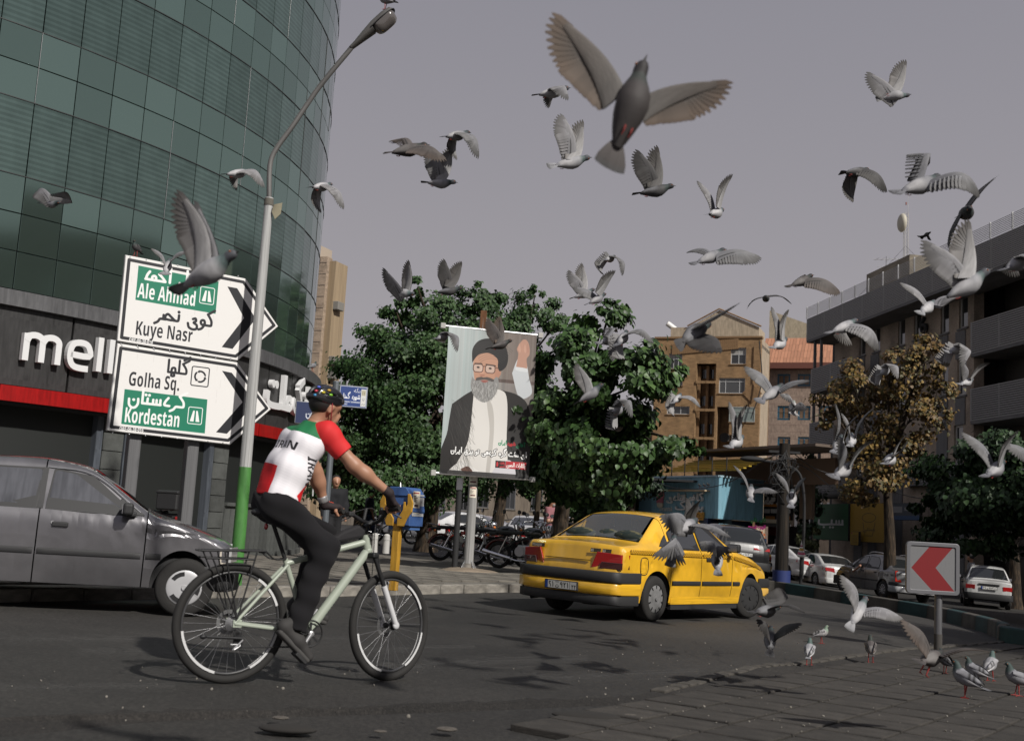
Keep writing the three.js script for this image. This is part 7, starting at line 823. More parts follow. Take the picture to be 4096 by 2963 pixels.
{ const D4 = [[0.012,0.028,0.01],[0.018,0.04,0.013],[0.03,0.06,0.018]]; const b = foot(4060,42,0); tree('broadleaf_tree', 'dark green tree filling the right edge behind the white saloon', [b, up(b,0,1.8), up(b,-0.1,3)],0.2,[[3850,1880,34,150,110,1.6],[4020,1860,33,160,120,1.6],[3960,2020,33.5,190,110,1.8],[4130,1980,32,160,150,1.6],[3780,2010,35,110,90,1.3],[3900,2160,35,200,70,1.5],[4120,2150,33,140,90,1.5]],24000,0.15, D4, { seed: 110 }); const c = foot(3230,62,0); tree('conifer_shrub', 'small dark bushy conifer at the left foot of the louvred building', [c, up(c,0,1.5), up(c,0,3)],0.15,[[3225,1880,62,50,90,1],[3235,2000,62,60,80,1.2],[3215,2140,60,50,60,1]],3500,0.16, D4, { seed: 111 }); const e = foot(3235,52,0); tree('bush', 'olive green bush under the green shop banner', [e, up(e,0,0.6), up(e,0,1.2)],0.06,[[3235,2140,52,46,56,0.7],[3270,2190,52,46,30,0.6]],1600,0.12,[[0.07,0.08,0.035],[0.05,0.055,0.025]], { seed: 112 }); }
{ const b = V(13.5, gy(13.5), -13); tree('broadleaf_tree', 'roadside tree out of view to the right that shades the median', [b, up(b,0,2.5), up(b,0,4.5)],0.25,[[6000,1200,13,800,700,2.6],[6600,900,12,800,700,2.6]],6000,0.22, LEAF1, { seed: 113 }); }
// ---------- bicycle ----------
const G0 = gnd(900,2734), G1 = gnd(1553,2721), BF = V(G1.x - G0.x,0, G1.z - G0.z), BL = BF.length(); BF.normalize(); const BR = BF.clone().cross(UP), byaw = Math.atan2(-BF.z, BF.x);
const bw = (px, py, off = 0) => { const o = G0.clone().addScaledVector(BR, off), d = ray(px, py), t = o.sub(EYEP).dot(BR) / d.dot(BR); return d.multiplyScalar(t).add(EYEP); };  // in the world
const bk = (px, py, off = 0) => { const p = bw(px, py, off).sub(G0); return V(p.dot(BF), p.y, off); };                                     // along, up, to the right
{
  const t = thing('bicycle', 'pale grey green mountain bicycle with white fork and rear rack crossing the road', 'bicycle', G0, byaw), mk = (n, g, m, p = t) => mesh(n, g, m, p);
  const frameM = P(0.36,0.4,0.33,0.35, { clearcoat: 0.6 }), hubR = bk(918,2490), R = hubR.y, H0 = V(0, R,0), H1 = V(BL, R - 0.02,0), bb = bk(1227,2530), sT = bk(1139,2235), sad = bk(1085,2052), hT = bk(1460,2138), hB = bk(1470,2202);
  const oval = (a, b, r0, r1, k = 1) => rod(a, b, r0, r1,16);
  const down = mk('down_tube', new THREE.CylinderGeometry(0.03,0.034, hB.distanceTo(bb), 20,1, false).applyQuaternion(new THREE.Quaternion().setFromUnitVectors(UP, hB.clone().sub(bb).normalize())).translate((hB.x + bb.x) / 2, (hB.y + bb.y) / 2,0), new THREE.MeshPhysicalMaterial({ roughness: 0.35, clearcoat: 0.6, map: (() => { const c = ctex(512,1024, (g) => { g.fillStyle = '#a6aea0'; g.fillRect(0,0,512,1024); g.fillStyle = '#3f5a52'; g.font = 'bold 84px sans-serif'; for (const x of [128,384]) { g.save(); g.translate(x,800); g.rotate(-Math.PI / 2); g.fillText('TRINX', 0,30,460); g.restore(); } }); c.wrapS = THREE.RepeatWrapping; c.offset.x = 0.08; return c; })() }));
  mk('frame', [oval(bb, sT,0.02,0.018), oval(hT, hB,0.027,0.03), oval(bk(1458,2168), sT.clone().lerp(bb,0.06), 0.023,0.02), sph(0.032, bb.x, bb.y,0,1,1,1.4), sph(0.033, hB.x, hB.y,0), ...[1,-1].flatMap((s) => [rod(V(0, R, s * 0.068), sT.clone().lerp(bb,0.08).setZ(s * 0.02), 0.011,0.012), rod(V(0, R, s * 0.068), V(bb.x, bb.y, s * 0.03), 0.012,0.014), rbox(0.06,0.05,0.012,0.004,0.02, R, s * 0.066)])], frameM);
  mk('seat_post', rod(sT, sad.clone().setY(sad.y - 0.03), 0.014), mat.black); mk('saddle', [sph(0.5, sad.x - 0.05, sad.y,0,0.18,0.07,0.16,14), sph(0.5, sad.x + 0.06, sad.y - 0.002,0,0.26,0.06,0.08,14)], mat.plastic); mk('rear_reflector', sph(0.022, sad.x - 0.03, sad.y - 0.09,0.0,0.6,1,1), mat.redLens);
  // fork and bars turn together
  const steer = new THREE.Group(); steer.name = numbered('fork'); const ax = hT.clone().sub(hB).normalize(); steer.position.copy(hB); t.add(steer); const gA = bk(1592,2022,0.3), gB = bk(1340,2058,-0.3), st = Math.atan2(gA.x - gB.x,0.6); steer.quaternion.setFromAxisAngle(ax, st); const ls = (p) => p.clone().sub(hB);
  const h1 = ls(H1), white = P(0.62,0.62,0.63,0.3, { clearcoat: 0.8 }); for (const s of [1,-1]) { const c = ls(hB.clone().addScaledVector(ax,-0.045)).setZ(s * 0.062); const e = h1.clone().setZ(s * 0.062), m = c.clone().lerp(e,0.42); mk('stanchion', rod(c, m,0.0155), mat.black, steer); mk('lower_leg', [rod(m, e,0.022,0.02,12), sph(0.024, e.x, e.y, e.z,1.2,1.2,0.8)], white, steer); } mk('fork_crown', [rbox(0.06,0.04,0.17,0.014,...ls(hB.clone().addScaledVector(ax,-0.035)).toArray())], mat.black, steer); mk('fork_arch', tube([c2(0.062), c2(0.05,0.05), c2(0,0.062), c2(-0.05,0.05), c2(-0.062)],0.012,16), white, steer); function c2(z, f = 0.03) { const c = ls(hB.clone().addScaledVector(ax,-0.045)), m = c.lerp(h1,0.42); return V(m.x + f, m.y + 0.02, z); }
  const stemT = ls(hT.clone().addScaledVector(ax,0.05)), cl = V(stemT.x + 0.07, stemT.y + 0.04,0); mk('stem', [rod(ls(hT), stemT,0.02), rod(stemT, cl,0.019)], mat.black, steer); const gL = ls(gA.clone().add(gB).multiplyScalar(0.5)).applyAxisAngle(ax,-st); gL.y = ls(gA.clone().add(gB).multiplyScalar(0.5)).y; mk('handlebar', tube([V(gL.x, gL.y,-0.34), V(lerp(gL.x, cl.x,0.5), gL.y - 0.012,-0.2), V(cl.x, cl.y,-0.06), V(cl.x, cl.y,0.06), V(lerp(gL.x, cl.x,0.5), gL.y - 0.012,0.2), V(gL.x, gL.y,0.34)],0.0145,40,8), mat.black, steer); t.userData.grip = [V(gL.x, gL.y,0.29), V(gL.x, gL.y,-0.29)].map((p) => steer.localToWorld(p.clone()));
  for (const s of [1,-1]) { mk('grip', rod(V(gL.x, gL.y, s * 0.22), V(gL.x, gL.y, s * 0.345), 0.017), mat.rubber, steer); mk('brake_lever', tube([V(gL.x + 0.02, gL.y - 0.01, s * 0.19), V(gL.x + 0.07, gL.y - 0.03, s * 0.22), V(gL.x + 0.06, gL.y - 0.06, s * 0.3)],0.006), mat.steel, steer); mk('shifter', rbox(0.05,0.035,0.05,0.01, gL.x + 0.015, gL.y - 0.02, s * 0.17), mat.plastic, steer); mk('bell_mount', rod(V(cl.x, cl.y + 0.02, s * 0.08), V(cl.x + 0.02, cl.y + 0.1, s * 0.08), 0.012), mat.plastic, steer); mk('brake_cable', tube([V(gL.x + 0.03, gL.y - 0.01, s * 0.17), V(gL.x + 0.16, gL.y + 0.02, s * 0.08), V(cl.x + 0.05, cl.y - 0.12, s * 0.02), V(h1.x * 0.4, h1.y * 0.4, s * 0.05)],0.003,24,5), mat.black, steer); }
  const wheel = (par, c, label) => { const w = new THREE.Group(); w.name = numbered('wheel'); w.position.copy(c); par.add(w); const rr = c === H0 ? R : R - 0.005; mk('tyre', new THREE.TorusGeometry(rr - 0.027,0.027,12,64), mat.rubber, w); mk('rim', [new THREE.TorusGeometry(rr - 0.062,0.009,8,60).scale(1,1,1.3)], M(0.05,0.05,0.052,0.4), w); for (const [a, l] of [[3.3,1.15],[5.2,0.9],[0.35,0.7]]) for (const s of [1,-1]) mk('rim_sticker', new THREE.RingGeometry(rr - 0.071, rr - 0.055,24,1, a, l).translate(0,0, s * 0.0135), new THREE.MeshStandardMaterial({ color: rgb(0.6,0.6,0.6), roughness: 0.35, side: THREE.DoubleSide }), w); const sp = []; for (let i = 0; i < 32; i++) { const a = i * Math.PI / 16, b = a + (i % 4 < 2 ? 0.35 : -0.35), z = (i % 2 ? 1 : -1) * 0.03; sp.push(rod(V(Math.cos(b) * 0.03, Math.sin(b) * 0.03, z), V(Math.cos(a) * (rr - 0.065), Math.sin(a) * (rr - 0.065), 0), 0.0011,0.0011,4)); } mk('spokes', sp, mat.steel, w).userData.kind = 'stuff'; mk('hub', [cyl(0.022,0.022,0.1,12,0,0,0, Math.PI / 2), cyl(0.034,0.034,0.006,14,0,0,0.03, Math.PI / 2)], mat.black, w); mk('brake_disc', new THREE.RingGeometry(0.055,0.08,32).translate(0,0,-0.045), M(0.3,0.3,0.3,0.4, { metalness: 0.8, side: THREE.DoubleSide }), w); return w; };
  const wr = wheel(t, H0); wheel(steer, h1);
  mk('cassette', [0,1,2,3,4].map((i) => cyl(0.05 - i * 0.006,0.05 - i * 0.006,0.003,20,0, R,0.036 + i * 0.006, Math.PI / 2)), mat.steel); mk('derailleur', [rbox(0.05,0.09,0.02,0.008,0.03, R - 0.09,0.06), cyl(0.02,0.02,0.01,12,0.02, R - 0.06,0.065, Math.PI / 2), cyl(0.02,0.02,0.01,12,0.05, R - 0.13,0.065, Math.PI / 2)], mat.black);
  mk('chainring', [new THREE.TorusGeometry(0.085,0.006,6,36).translate(bb.x, bb.y,0.055), ...[0,1,2,3].map((i) => box(0.15,0.014,0.006,0,0,0).rotateZ(i * Math.PI / 4).translate(bb.x, bb.y,0.055))], mat.black); mk('chain', [rod(V(0, R + 0.04,0.05), V(bb.x, bb.y + 0.085,0.055), 0.005,0.005,5), rod(V(0.05, R - 0.15,0.06), V(bb.x, bb.y - 0.085,0.055), 0.005,0.005,5)], mat.dark);
  const ped = bk(1196,2630,0.13), pedL = V(2 * bb.x - ped.x,2 * bb.y - ped.y,-0.13); mk('crank', [rod(V(bb.x, bb.y,0.07), V(ped.x, ped.y,0.08), 0.014,0.011), sph(0.022, bb.x, bb.y,0.072,1,1,0.5)], mat.alu); mk('crank', rod(V(bb.x, bb.y,-0.07), V(pedL.x, pedL.y,-0.08), 0.014,0.011), mat.alu); for (const p of [ped, pedL]) mk('pedal', rbox(0.1,0.025,0.085,0.006, p.x, p.y, p.z,0,0,-0.7), mat.plastic);
  const k0 = bk(812,2546,0.1), k1 = V(0.05, R - 0.09,0.09); mk('kickstand', [rod(k1, k0,0.009), sph(0.016, k0.x, k0.y, k0.z,1.5,1,1)], mat.black); const tri = bk(930,2600,0.08); mk('stand_bracket', tube([V(0.06, R - 0.1,0.085), tri.clone().add(V(0.0,0.0,0)), tri.clone().add(V(0.05,0.03,0)), tri.clone().add(V(-0.02,0.035,0))],0.006,20,6), mat.alu);
  const ra = bk(792,2200), rb = bk(1050,2202); mk('rack_deck', [...[0.055,0,-0.055].map((z) => rod(V(ra.x, ra.y, z), V(rb.x, rb.y, z), 0.0065)), ...[0.1,0.4,0.7,1].map((k) => rod(V(lerp(ra.x, rb.x, k), ra.y,-0.055), V(lerp(ra.x, rb.x, k), ra.y,0.055), 0.006)), ...[1,-1].map((s) => rod(V(ra.x + 0.03, ra.y - 0.045, s * 0.075), V(rb.x - 0.08, ra.y - 0.045, s * 0.075), 0.006))], mat.black); for (const s of [1,-1]) for (const k of [0.12,0.35,0.85]) mk('rack_strut', rod(V(lerp(ra.x, rb.x, k), ra.y, s * 0.07), V(0.01, R + 0.03, s * 0.085), 0.0055), mat.black); mk('rack_stay', [1,-1].map((s) => tube([V(rb.x, rb.y, s * 0.05), V(rb.x + 0.07, rb.y - 0.05, s * 0.04), sT.clone().setZ(s * 0.02)],0.006)), mat.black);
  const pb = bk(902,2325); mk('pannier_bag', sph(0.5, pb.x, pb.y,-0.11,0.2,0.16,0.1,14), mat.plastic); const tb = bk(1395,2148); mk('frame_bag', mv(prism([[-0.11,-0.045],[0.1,0.0],[0.12,0.06],[0.06,0.09],[-0.06,0.04],[-0.12,0.0]],0.07,0.02), tb.x, tb.y,0), M(0.016,0.015,0.017,0.85, { bumpMap: fabricB, bumpScale: 0.001 }));
  delete t.userData.grip; var grips = [steer.matrixWorld, gL]; t.updateMatrixWorld(true); var gripW = [1,-1].map((s) => steer.localToWorld(V(gL.x, gL.y, s * 0.285)));
}
// ---------- cyclist ----------
{
  const o = G0.clone(), Lp = (px, py, off) => bk(px, py, off), gl = gripW.map((w) => { const p = w.clone().sub(G0); return V(p.dot(BF), p.y, p.dot(BR)); });
  const t = thing('person', 'cyclist in black helmet and red white green jersey riding the bicycle', 'person', o, byaw), mk = (n, g, m) => mesh(n, g, m, t);
  const pel = Lp(1103,2000,0), mid = Lp(1148,1880,0), chest = Lp(1205,1775,0), nk = Lp(1258,1697,0.02), head = Lp(1300,1632,0.03), sR = Lp(1306,1735,0.17), sL = V(sR.x - 0.02, sR.y - 0.01,-0.17), eR = Lp(1417,1863,0.25), eL = Lp(1262,1890,-0.24), wR = Lp(1556,1972,0.29), wL = Lp(1297,2020,-0.28), hR = Lp(1128,2030,0.095), hL = V(hR.x, hR.y + 0.02,-0.095), kR = Lp(1297,2196,0.12), aR = Lp(1183,2515,0.12), kL = Lp(1290,2120,-0.11), aL = Lp(1205,2400,-0.12), heel = Lp(1122,2522,0.125), toe = Lp(1232,2630,0.14);
  const torso = (g) => [cap(V(pel.x, pel.y,0.065), V(mid.x, mid.y,0.075), 0.115 + g,0.105 + g), cap(V(pel.x, pel.y,-0.065), V(mid.x, mid.y,-0.075), 0.115 + g,0.105 + g), cap(V(mid.x, mid.y,0.07), V(chest.x, chest.y,0.1), 0.105 + g,0.105 + g), cap(V(mid.x, mid.y,-0.07), V(chest.x, chest.y,-0.1), 0.105 + g,0.105 + g), cap(chest.clone().setZ(0.09), sR.clone().setZ(0.13), 0.09 + g,0.062 + g), cap(chest.clone().setZ(-0.09), sL.clone().setZ(-0.13), 0.09 + g,0.062 + g)];
  const arms = (s, e, w) => [cap(s, e,0.055,0.043), cap(e, e.clone().lerp(w,0.3), 0.043,0.044), cap(e.clone().lerp(w,0.3), w,0.044,0.028)];
  const bodyCaps = [...torso(-0.012), cap(nk, head.clone().add(V(-0.01,-0.05,0)), 0.058,0.05), ...arms(sR, eR, wR), ...arms(sL, eL, wL), cap(hR, kR,0.075,0.05), cap(hL, kL,0.075,0.05), cap(kR, aR,0.048,0.032), cap(kL, aL,0.048,0.032)];
  // head with brow, nose, jaw, ear; the face looks along the ride, a little away
  const hf = V(0.99,-0.1,-0.12).normalize(), hu = V(0.1,0.99,0).normalize(), hr = hf.clone().cross(hu).normalize(), HP = (f, u, r) => head.clone().addScaledVector(hf, f).addScaledVector(hu, u).addScaledVector(hr, r);
  const headCaps = [cap(HP(-0.025,0.03,0), HP(0.02,0.03,0), 0.085,0.082), cap(HP(0.03,-0.05,0), HP(0.055,-0.08,0), 0.058,0.042), cap(HP(0.095,0.0,0), HP(0.115,-0.035,0), 0.012,0.016), cap(HP(0.09,-0.06,0.012), HP(0.09,-0.06,-0.012), 0.014), ...[1,-1].flatMap((s) => [cap(HP(0.0,0.0, s * 0.082), HP(-0.012,-0.03, s * 0.084), 0.017,0.012), cap(HP(0.085,0.022, s * 0.03), HP(0.078,0.02, s * 0.05), 0.013)]), cap(head.clone().add(V(-0.03,-0.05,0)), nk,0.052,0.055)];
  const fistCaps = (c, w, s) => { const fw = V(0.85,-0.45,0).normalize(), upv = V(0.45,0.85,0).normalize(), q = (k, th, r) => V(c.x, c.y, c.z + k).addScaledVector(fw, Math.cos(th) * r).addScaledVector(upv, Math.sin(th) * r), out = { fingers: [], palm: [] }; [-0.034,-0.012,0.01,0.031].forEach((k, i) => { const L = [0.92,1.04,1,0.86][i], a = q(k,2.3,0.036), b = q(k,1.1,0.036 * L), d = q(k,0.1,0.033 * L), e = q(k,-0.95,0.029 * L); out.fingers.push(cap(a, b,0.0105,0.0098), cap(b, d,0.0098,0.009), cap(d, e,0.009,0.008)); out.palm.push(cap(w, a,0.025,0.0135), cap(a, a.clone().lerp(b,0.75), 0.0135,0.0122)); }); const ti = -s * 0.042; out.fingers.push(cap(q(ti * 0.6,2.9,0.034), q(ti,3.6,0.034), 0.013,0.0115), cap(q(ti,3.6,0.034), q(ti * 1.1,4.7,0.031), 0.011,0.009)); out.palm.push(cap(w, q(ti * 0.6,2.9,0.034), 0.023,0.016)); return out; };
  const fR = fistCaps(gl[0], wR,1), fL = fistCaps(gl[1], wL,-1); const hg = (fc, w) => capMesh([...fc.fingers,...fc.palm.map((c) => cap(c.a, c.b, c.r0 * 0.88, c.r1 * 0.88))],0.008,0.0035,0.01);
  mk('body', [capMesh(bodyCaps,0.05,0.012), capMesh(headCaps,0.035,0.005), hg(fR), hg(fL)], mat.skin);
  // jersey: panels and lettering printed on the cloth
  const art = ctex(1024,768, (g) => { const Y = (v) => 768 * (1 - v), X = (a) => 512 + a / 360 * 1024; g.fillStyle = '#e9e6ea'; g.fillRect(0,0,1024,768); g.fillStyle = '#d3131b'; g.beginPath(); g.moveTo(X(-180), Y(0.36)); g.lineTo(X(-30), Y(0.36)); g.lineTo(X(36), Y(0.32)); g.lineTo(X(40), Y(-0.1)); g.lineTo(X(-180), Y(-0.1)); g.fill(); g.beginPath(); g.moveTo(X(112), Y(0.3)); g.lineTo(X(96), Y(0.1)); g.lineTo(X(120), Y(0.02)); g.lineTo(X(180), Y(0.05)); g.lineTo(X(180), Y(0.3)); g.fill(); g.fillStyle = '#156b3f'; g.beginPath(); g.moveTo(X(-180), 0); g.lineTo(X(180), 0); g.lineTo(X(180), Y(0.84)); g.lineTo(X(90), Y(0.8)); g.quadraticCurveTo(X(30), Y(0.74), X(-30), Y(0.84)); g.lineTo(X(-180), Y(0.84)); g.fill(); g.fillStyle = '#16141a'; g.font = 'bold 104px sans-serif'; g.save(); g.translate(X(-32), Y(0.57)); g.rotate(0.06); g.fillText('IRAN', 0,0,250); g.restore(); g.save(); g.translate(X(78), Y(0.56)); g.rotate(1.25); g.fillText('IRAN', 0,0,300); g.restore(); const r = rng(6); for (let i = 0; i < 50; i++) { g.strokeStyle = 'rgba(170,160,180,.14)'; g.lineWidth = 3; g.beginPath(); const x = r() * 1024, y = r() * 500 + 150; g.moveTo(x, y); g.lineTo(x + 60, y + 20 * (r() - 0.5)); g.stroke(); } });
  const ax = nk.clone().sub(pel), aL2 = ax.length(); ax.normalize(); const back = V(-ax.y, ax.x,0); // points to the rider's back
  const jt = field([...torso(0.014), cap(chest.clone().setZ(0), nk.clone().lerp(chest,0.15), 0.1,0.075)],0.07), neckHole = nk.clone().addScaledVector(ax,0.02), wr = (x, y, z) => 0.003 * Math.sin(31 * y + 14 * x + 9 * z) + 0.002 * Math.sin(60 * x - 22 * y + 33 * z);
  const jf = (x, y, z) => { const tt = (x - pel.x) * ax.x + (y - pel.y) * ax.y; return Math.max(jt(x, y, z) + wr(x, y, z), -tt - 0.015 + 0.03 * ((x - pel.x) * back.x + (y - pel.y) * back.y), Math.hypot(x - neckHole.x, y - neckHole.y, z - neckHole.z) < 0 ? 1 : tt - aL2 * 0.985); };
  const [jl, jh] = boundsOf(torso(0.014), 0.05), jg = isoMesh(jf, jl, jh,0.011), uv = [], ja = jg.attributes.position; for (let i = 0; i < ja.count; i++) { const dx = ja.getX(i) - pel.x, dy = ja.getY(i) - pel.y, tt = (dx * ax.x + dy * ax.y) / aL2, ctrx = pel.x + ax.x * tt * aL2, bk2 = (dx - ax.x * tt * aL2) * back.x + (dy - ax.y * tt * aL2) * back.y; uv.push(0.5 + Math.atan2(ja.getZ(i), bk2 + 0.03) / 6.2832, tt); } jg.setAttribute('uv', new THREE.Float32BufferAttribute(uv,2));
  mk('jersey', jg, new THREE.MeshPhysicalMaterial({ map: art, roughness: 0.75, sheen: 0.3, bumpMap: fabricB, bumpScale: 0.0006 }));
  const redCloth = P(0.6,0.018,0.02,0.75, { sheen: 0.3 }); for (const [s, e, m] of [[sR, eR, redCloth],[sL, eL, P(0.02,0.16,0.06,0.8)]]) { const end = s.clone().lerp(e,0.62), d = e.clone().sub(s).normalize(), cs = [cap(s.clone().lerp(chest,0.22), s,0.09,0.08), cap(s, end,0.08,0.066)], f = field(cs,0.04), [lo, hi] = boundsOf(cs,0.03); mk('sleeve', isoMesh((x, y, z) => Math.max(f(x, y, z) + wr(x, y, z) * 0.8, (x - end.x) * d.x + (y - end.y) * d.y + (z - end.z) * d.z), lo, hi,0.008), m); }
  const trM = M(0.006,0.0055,0.007,1, { bumpMap: fabricB, bumpScale: 0.0008 }); { const cs = [cap(hR.clone().lerp(kR,-0.05), kR,0.118,0.088), cap(hL, kL,0.118,0.088), cap(kR, aR.clone().lerp(kR,0.02), 0.09,0.072), cap(kL, aL,0.09,0.07), cap(V(pel.x, pel.y - 0.02,0.07), V(pel.x, pel.y - 0.02,-0.07), 0.125)], f = field(cs,0.06), [lo, hi] = boundsOf(cs,0.03), dn = aR.clone().sub(kR).normalize(); mk('trousers', isoMesh((x, y, z) => Math.max(f(x, y, z) + 0.009 * Math.sin(34 * y + 22 * x + 3 * Math.sin(9 * z)) * Math.sin(11 * z + 13 * y - 9 * x), (x - aR.x) * dn.x + (y - aR.y) * dn.y + (z > 0 ? -0.01 : -0.13), (x - pel.x) * ax.x + (y - pel.y) * ax.y - 0.035), lo, hi,0.012), trM); }
  const shoe = (hl, tl, n) => { const dr = tl.clone().sub(hl), up2 = V(-dr.y, dr.x,0).normalize(); mk('shoe', capMesh([cap(hl.clone().addScaledVector(up2,0.03), hl.clone().lerp(tl,0.5).addScaledVector(up2,0.03), 0.042,0.044), cap(hl.clone().lerp(tl,0.5).addScaledVector(up2,0.03), tl.clone().addScaledVector(up2,0.005), 0.044,0.03), cap(hl.clone().addScaledVector(up2,0.04), hl.clone().lerp(tl,0.1).addScaledVector(up2,0.1), 0.042,0.036)],0.03,0.007), M(0.035,0.033,0.032,0.8)); mk('sole', capMesh([cap(hl.clone().addScaledVector(up2,-0.012), tl.clone().addScaledVector(up2,-0.022), 0.02,0.017), cap(hl.clone().addScaledVector(up2,-0.012).add(V(0,0,0.02)), tl.clone().addScaledVector(up2,-0.022).add(V(0,0,0.022)), 0.02,0.016), cap(hl.clone().addScaledVector(up2,-0.012).add(V(0,0,-0.02)), tl.clone().addScaledVector(up2,-0.022).add(V(0,0,-0.022)), 0.02,0.016)],0.01,0.007), M(0.05,0.048,0.046,0.8)); };
  shoe(heel, toe); const dl = toe.clone().sub(heel); const hl2 = aL.clone().add(V(-0.06,-0.07,0)); shoe(hl2, hl2.clone().add(V(0.25,-0.06,-0.02)));
  for (const [fc, w, e] of [[fR, wR, eR],[fL, wL, eL]]) { mk('glove', capMesh([...fc.palm.map((c) => cap(c.a, c.b, c.r0 + 0.002, c.r1 + 0.0025)), cap(w.clone().lerp(e,0.09), w,0.034,0.031)],0.012,0.004,0.01), M(0.02,0.012,0.013,0.8)); const cc = fc.palm[1]; mk('glove_pad', capMesh(fc.palm.slice(0,4).map((c) => cap(c.a.clone().lerp(c.b,0.2).add(V(0.004,0.011,0)), c.a.clone().lerp(c.b,0.62).add(V(0.004,0.013,0)), c.r0 * 0.8, c.r1)), 0.01,0.004,0.01), P(0.62,0.05,0.012,0.7)); }
  mk('wrist_watch', capMesh([cap(wL.clone().lerp(eL,0.16), wL.clone().lerp(eL,0.22), 0.037,0.037)],0.01,0.005,0.01), mat.alu);
  // hair, helmet, glasses
  mk('hair', isoMesh((x, y, z) => { const p = V(x, y, z).sub(head), f = p.dot(hf), u = p.dot(hu), r = p.dot(hr); return Math.max(Math.hypot((f + 0.025) / 1.05, u - 0.03, r) - 0.093,-(u + 0.075) - 0.35 * Math.max(0, f + 0.03), f - 0.015 - 0.4 * (u - 0.0)); }, head.clone().subScalar(0.15).toArray(), head.clone().addScalar(0.15).toArray(), 0.006), mat.hair);
  const hc = HP(-0.012,0.062,0), helmF = (x, y, z) => { const p = V(x, y, z).sub(hc), f = p.dot(hf), u = p.dot(hu), r = p.dot(hr), a = Math.hypot(f / 0.142, u / 0.098, r / 0.108) - 1, rib = 0.012 * sstep(0.25,0.75, Math.abs(Math.sin(r * 46))) * (u > 0.015 ? 1 : 0); return Math.max(a * 0.1 + rib,-(u + 0.025 + 0.02 * Math.cos(f * 16)), Math.hypot(f / 0.125, u / 0.08, r / 0.093) < 1 ? 0.02 : -1); };
  const helm = mk('helmet', isoMesh(helmF, hc.clone().subScalar(0.17).toArray(), hc.clone().addScalar(0.17).toArray(), 0.0055), P(0.012,0.012,0.014,0.22, { clearcoat: 1 })); [[-0.11,0.03,0.055,[0.5,0.02,0.05]],[-0.07,0.028,0.082,[0.55,0.45,0.02]],[-0.02,0.02,0.1,[0.2,0.5,0.02]],[-0.09,0.062,0.045,[0.05,0.1,0.5]],[-0.03,0.05,0.085,[0.5,0.3,0.02]],[-0.115,0.0,0.06,[0.02,0.25,0.5]]].forEach(([f, u, r, c]) => mesh('helmet_sticker', sph(0.015,0,0,0,1,0.6,0.5,8), P(...c,0.3, { clearcoat: 1 }), helm).position.copy(hc.clone().addScaledVector(hf, f).addScaledVector(hu, u).addScaledVector(hr, r)));
  mk('helmet_strap', tube([HP(-0.01,0.05,0.098), HP(0.0,-0.03,0.092), HP(0.03,-0.1,0.05), HP(0.035,-0.118,0.0)],0.005), P(0.25,0.02,0.03,0.7)); mk('sunglasses', [sph(0.03,...HP(0.094,0.022,0.038).toArray(), 0.4,0.7,1), sph(0.03,...HP(0.094,0.022,-0.038).toArray(), 0.4,0.7,1), rod(HP(0.09,0.025,0.055), HP(-0.01,0.018,0.092), 0.003)], mat.blackGloss);
}
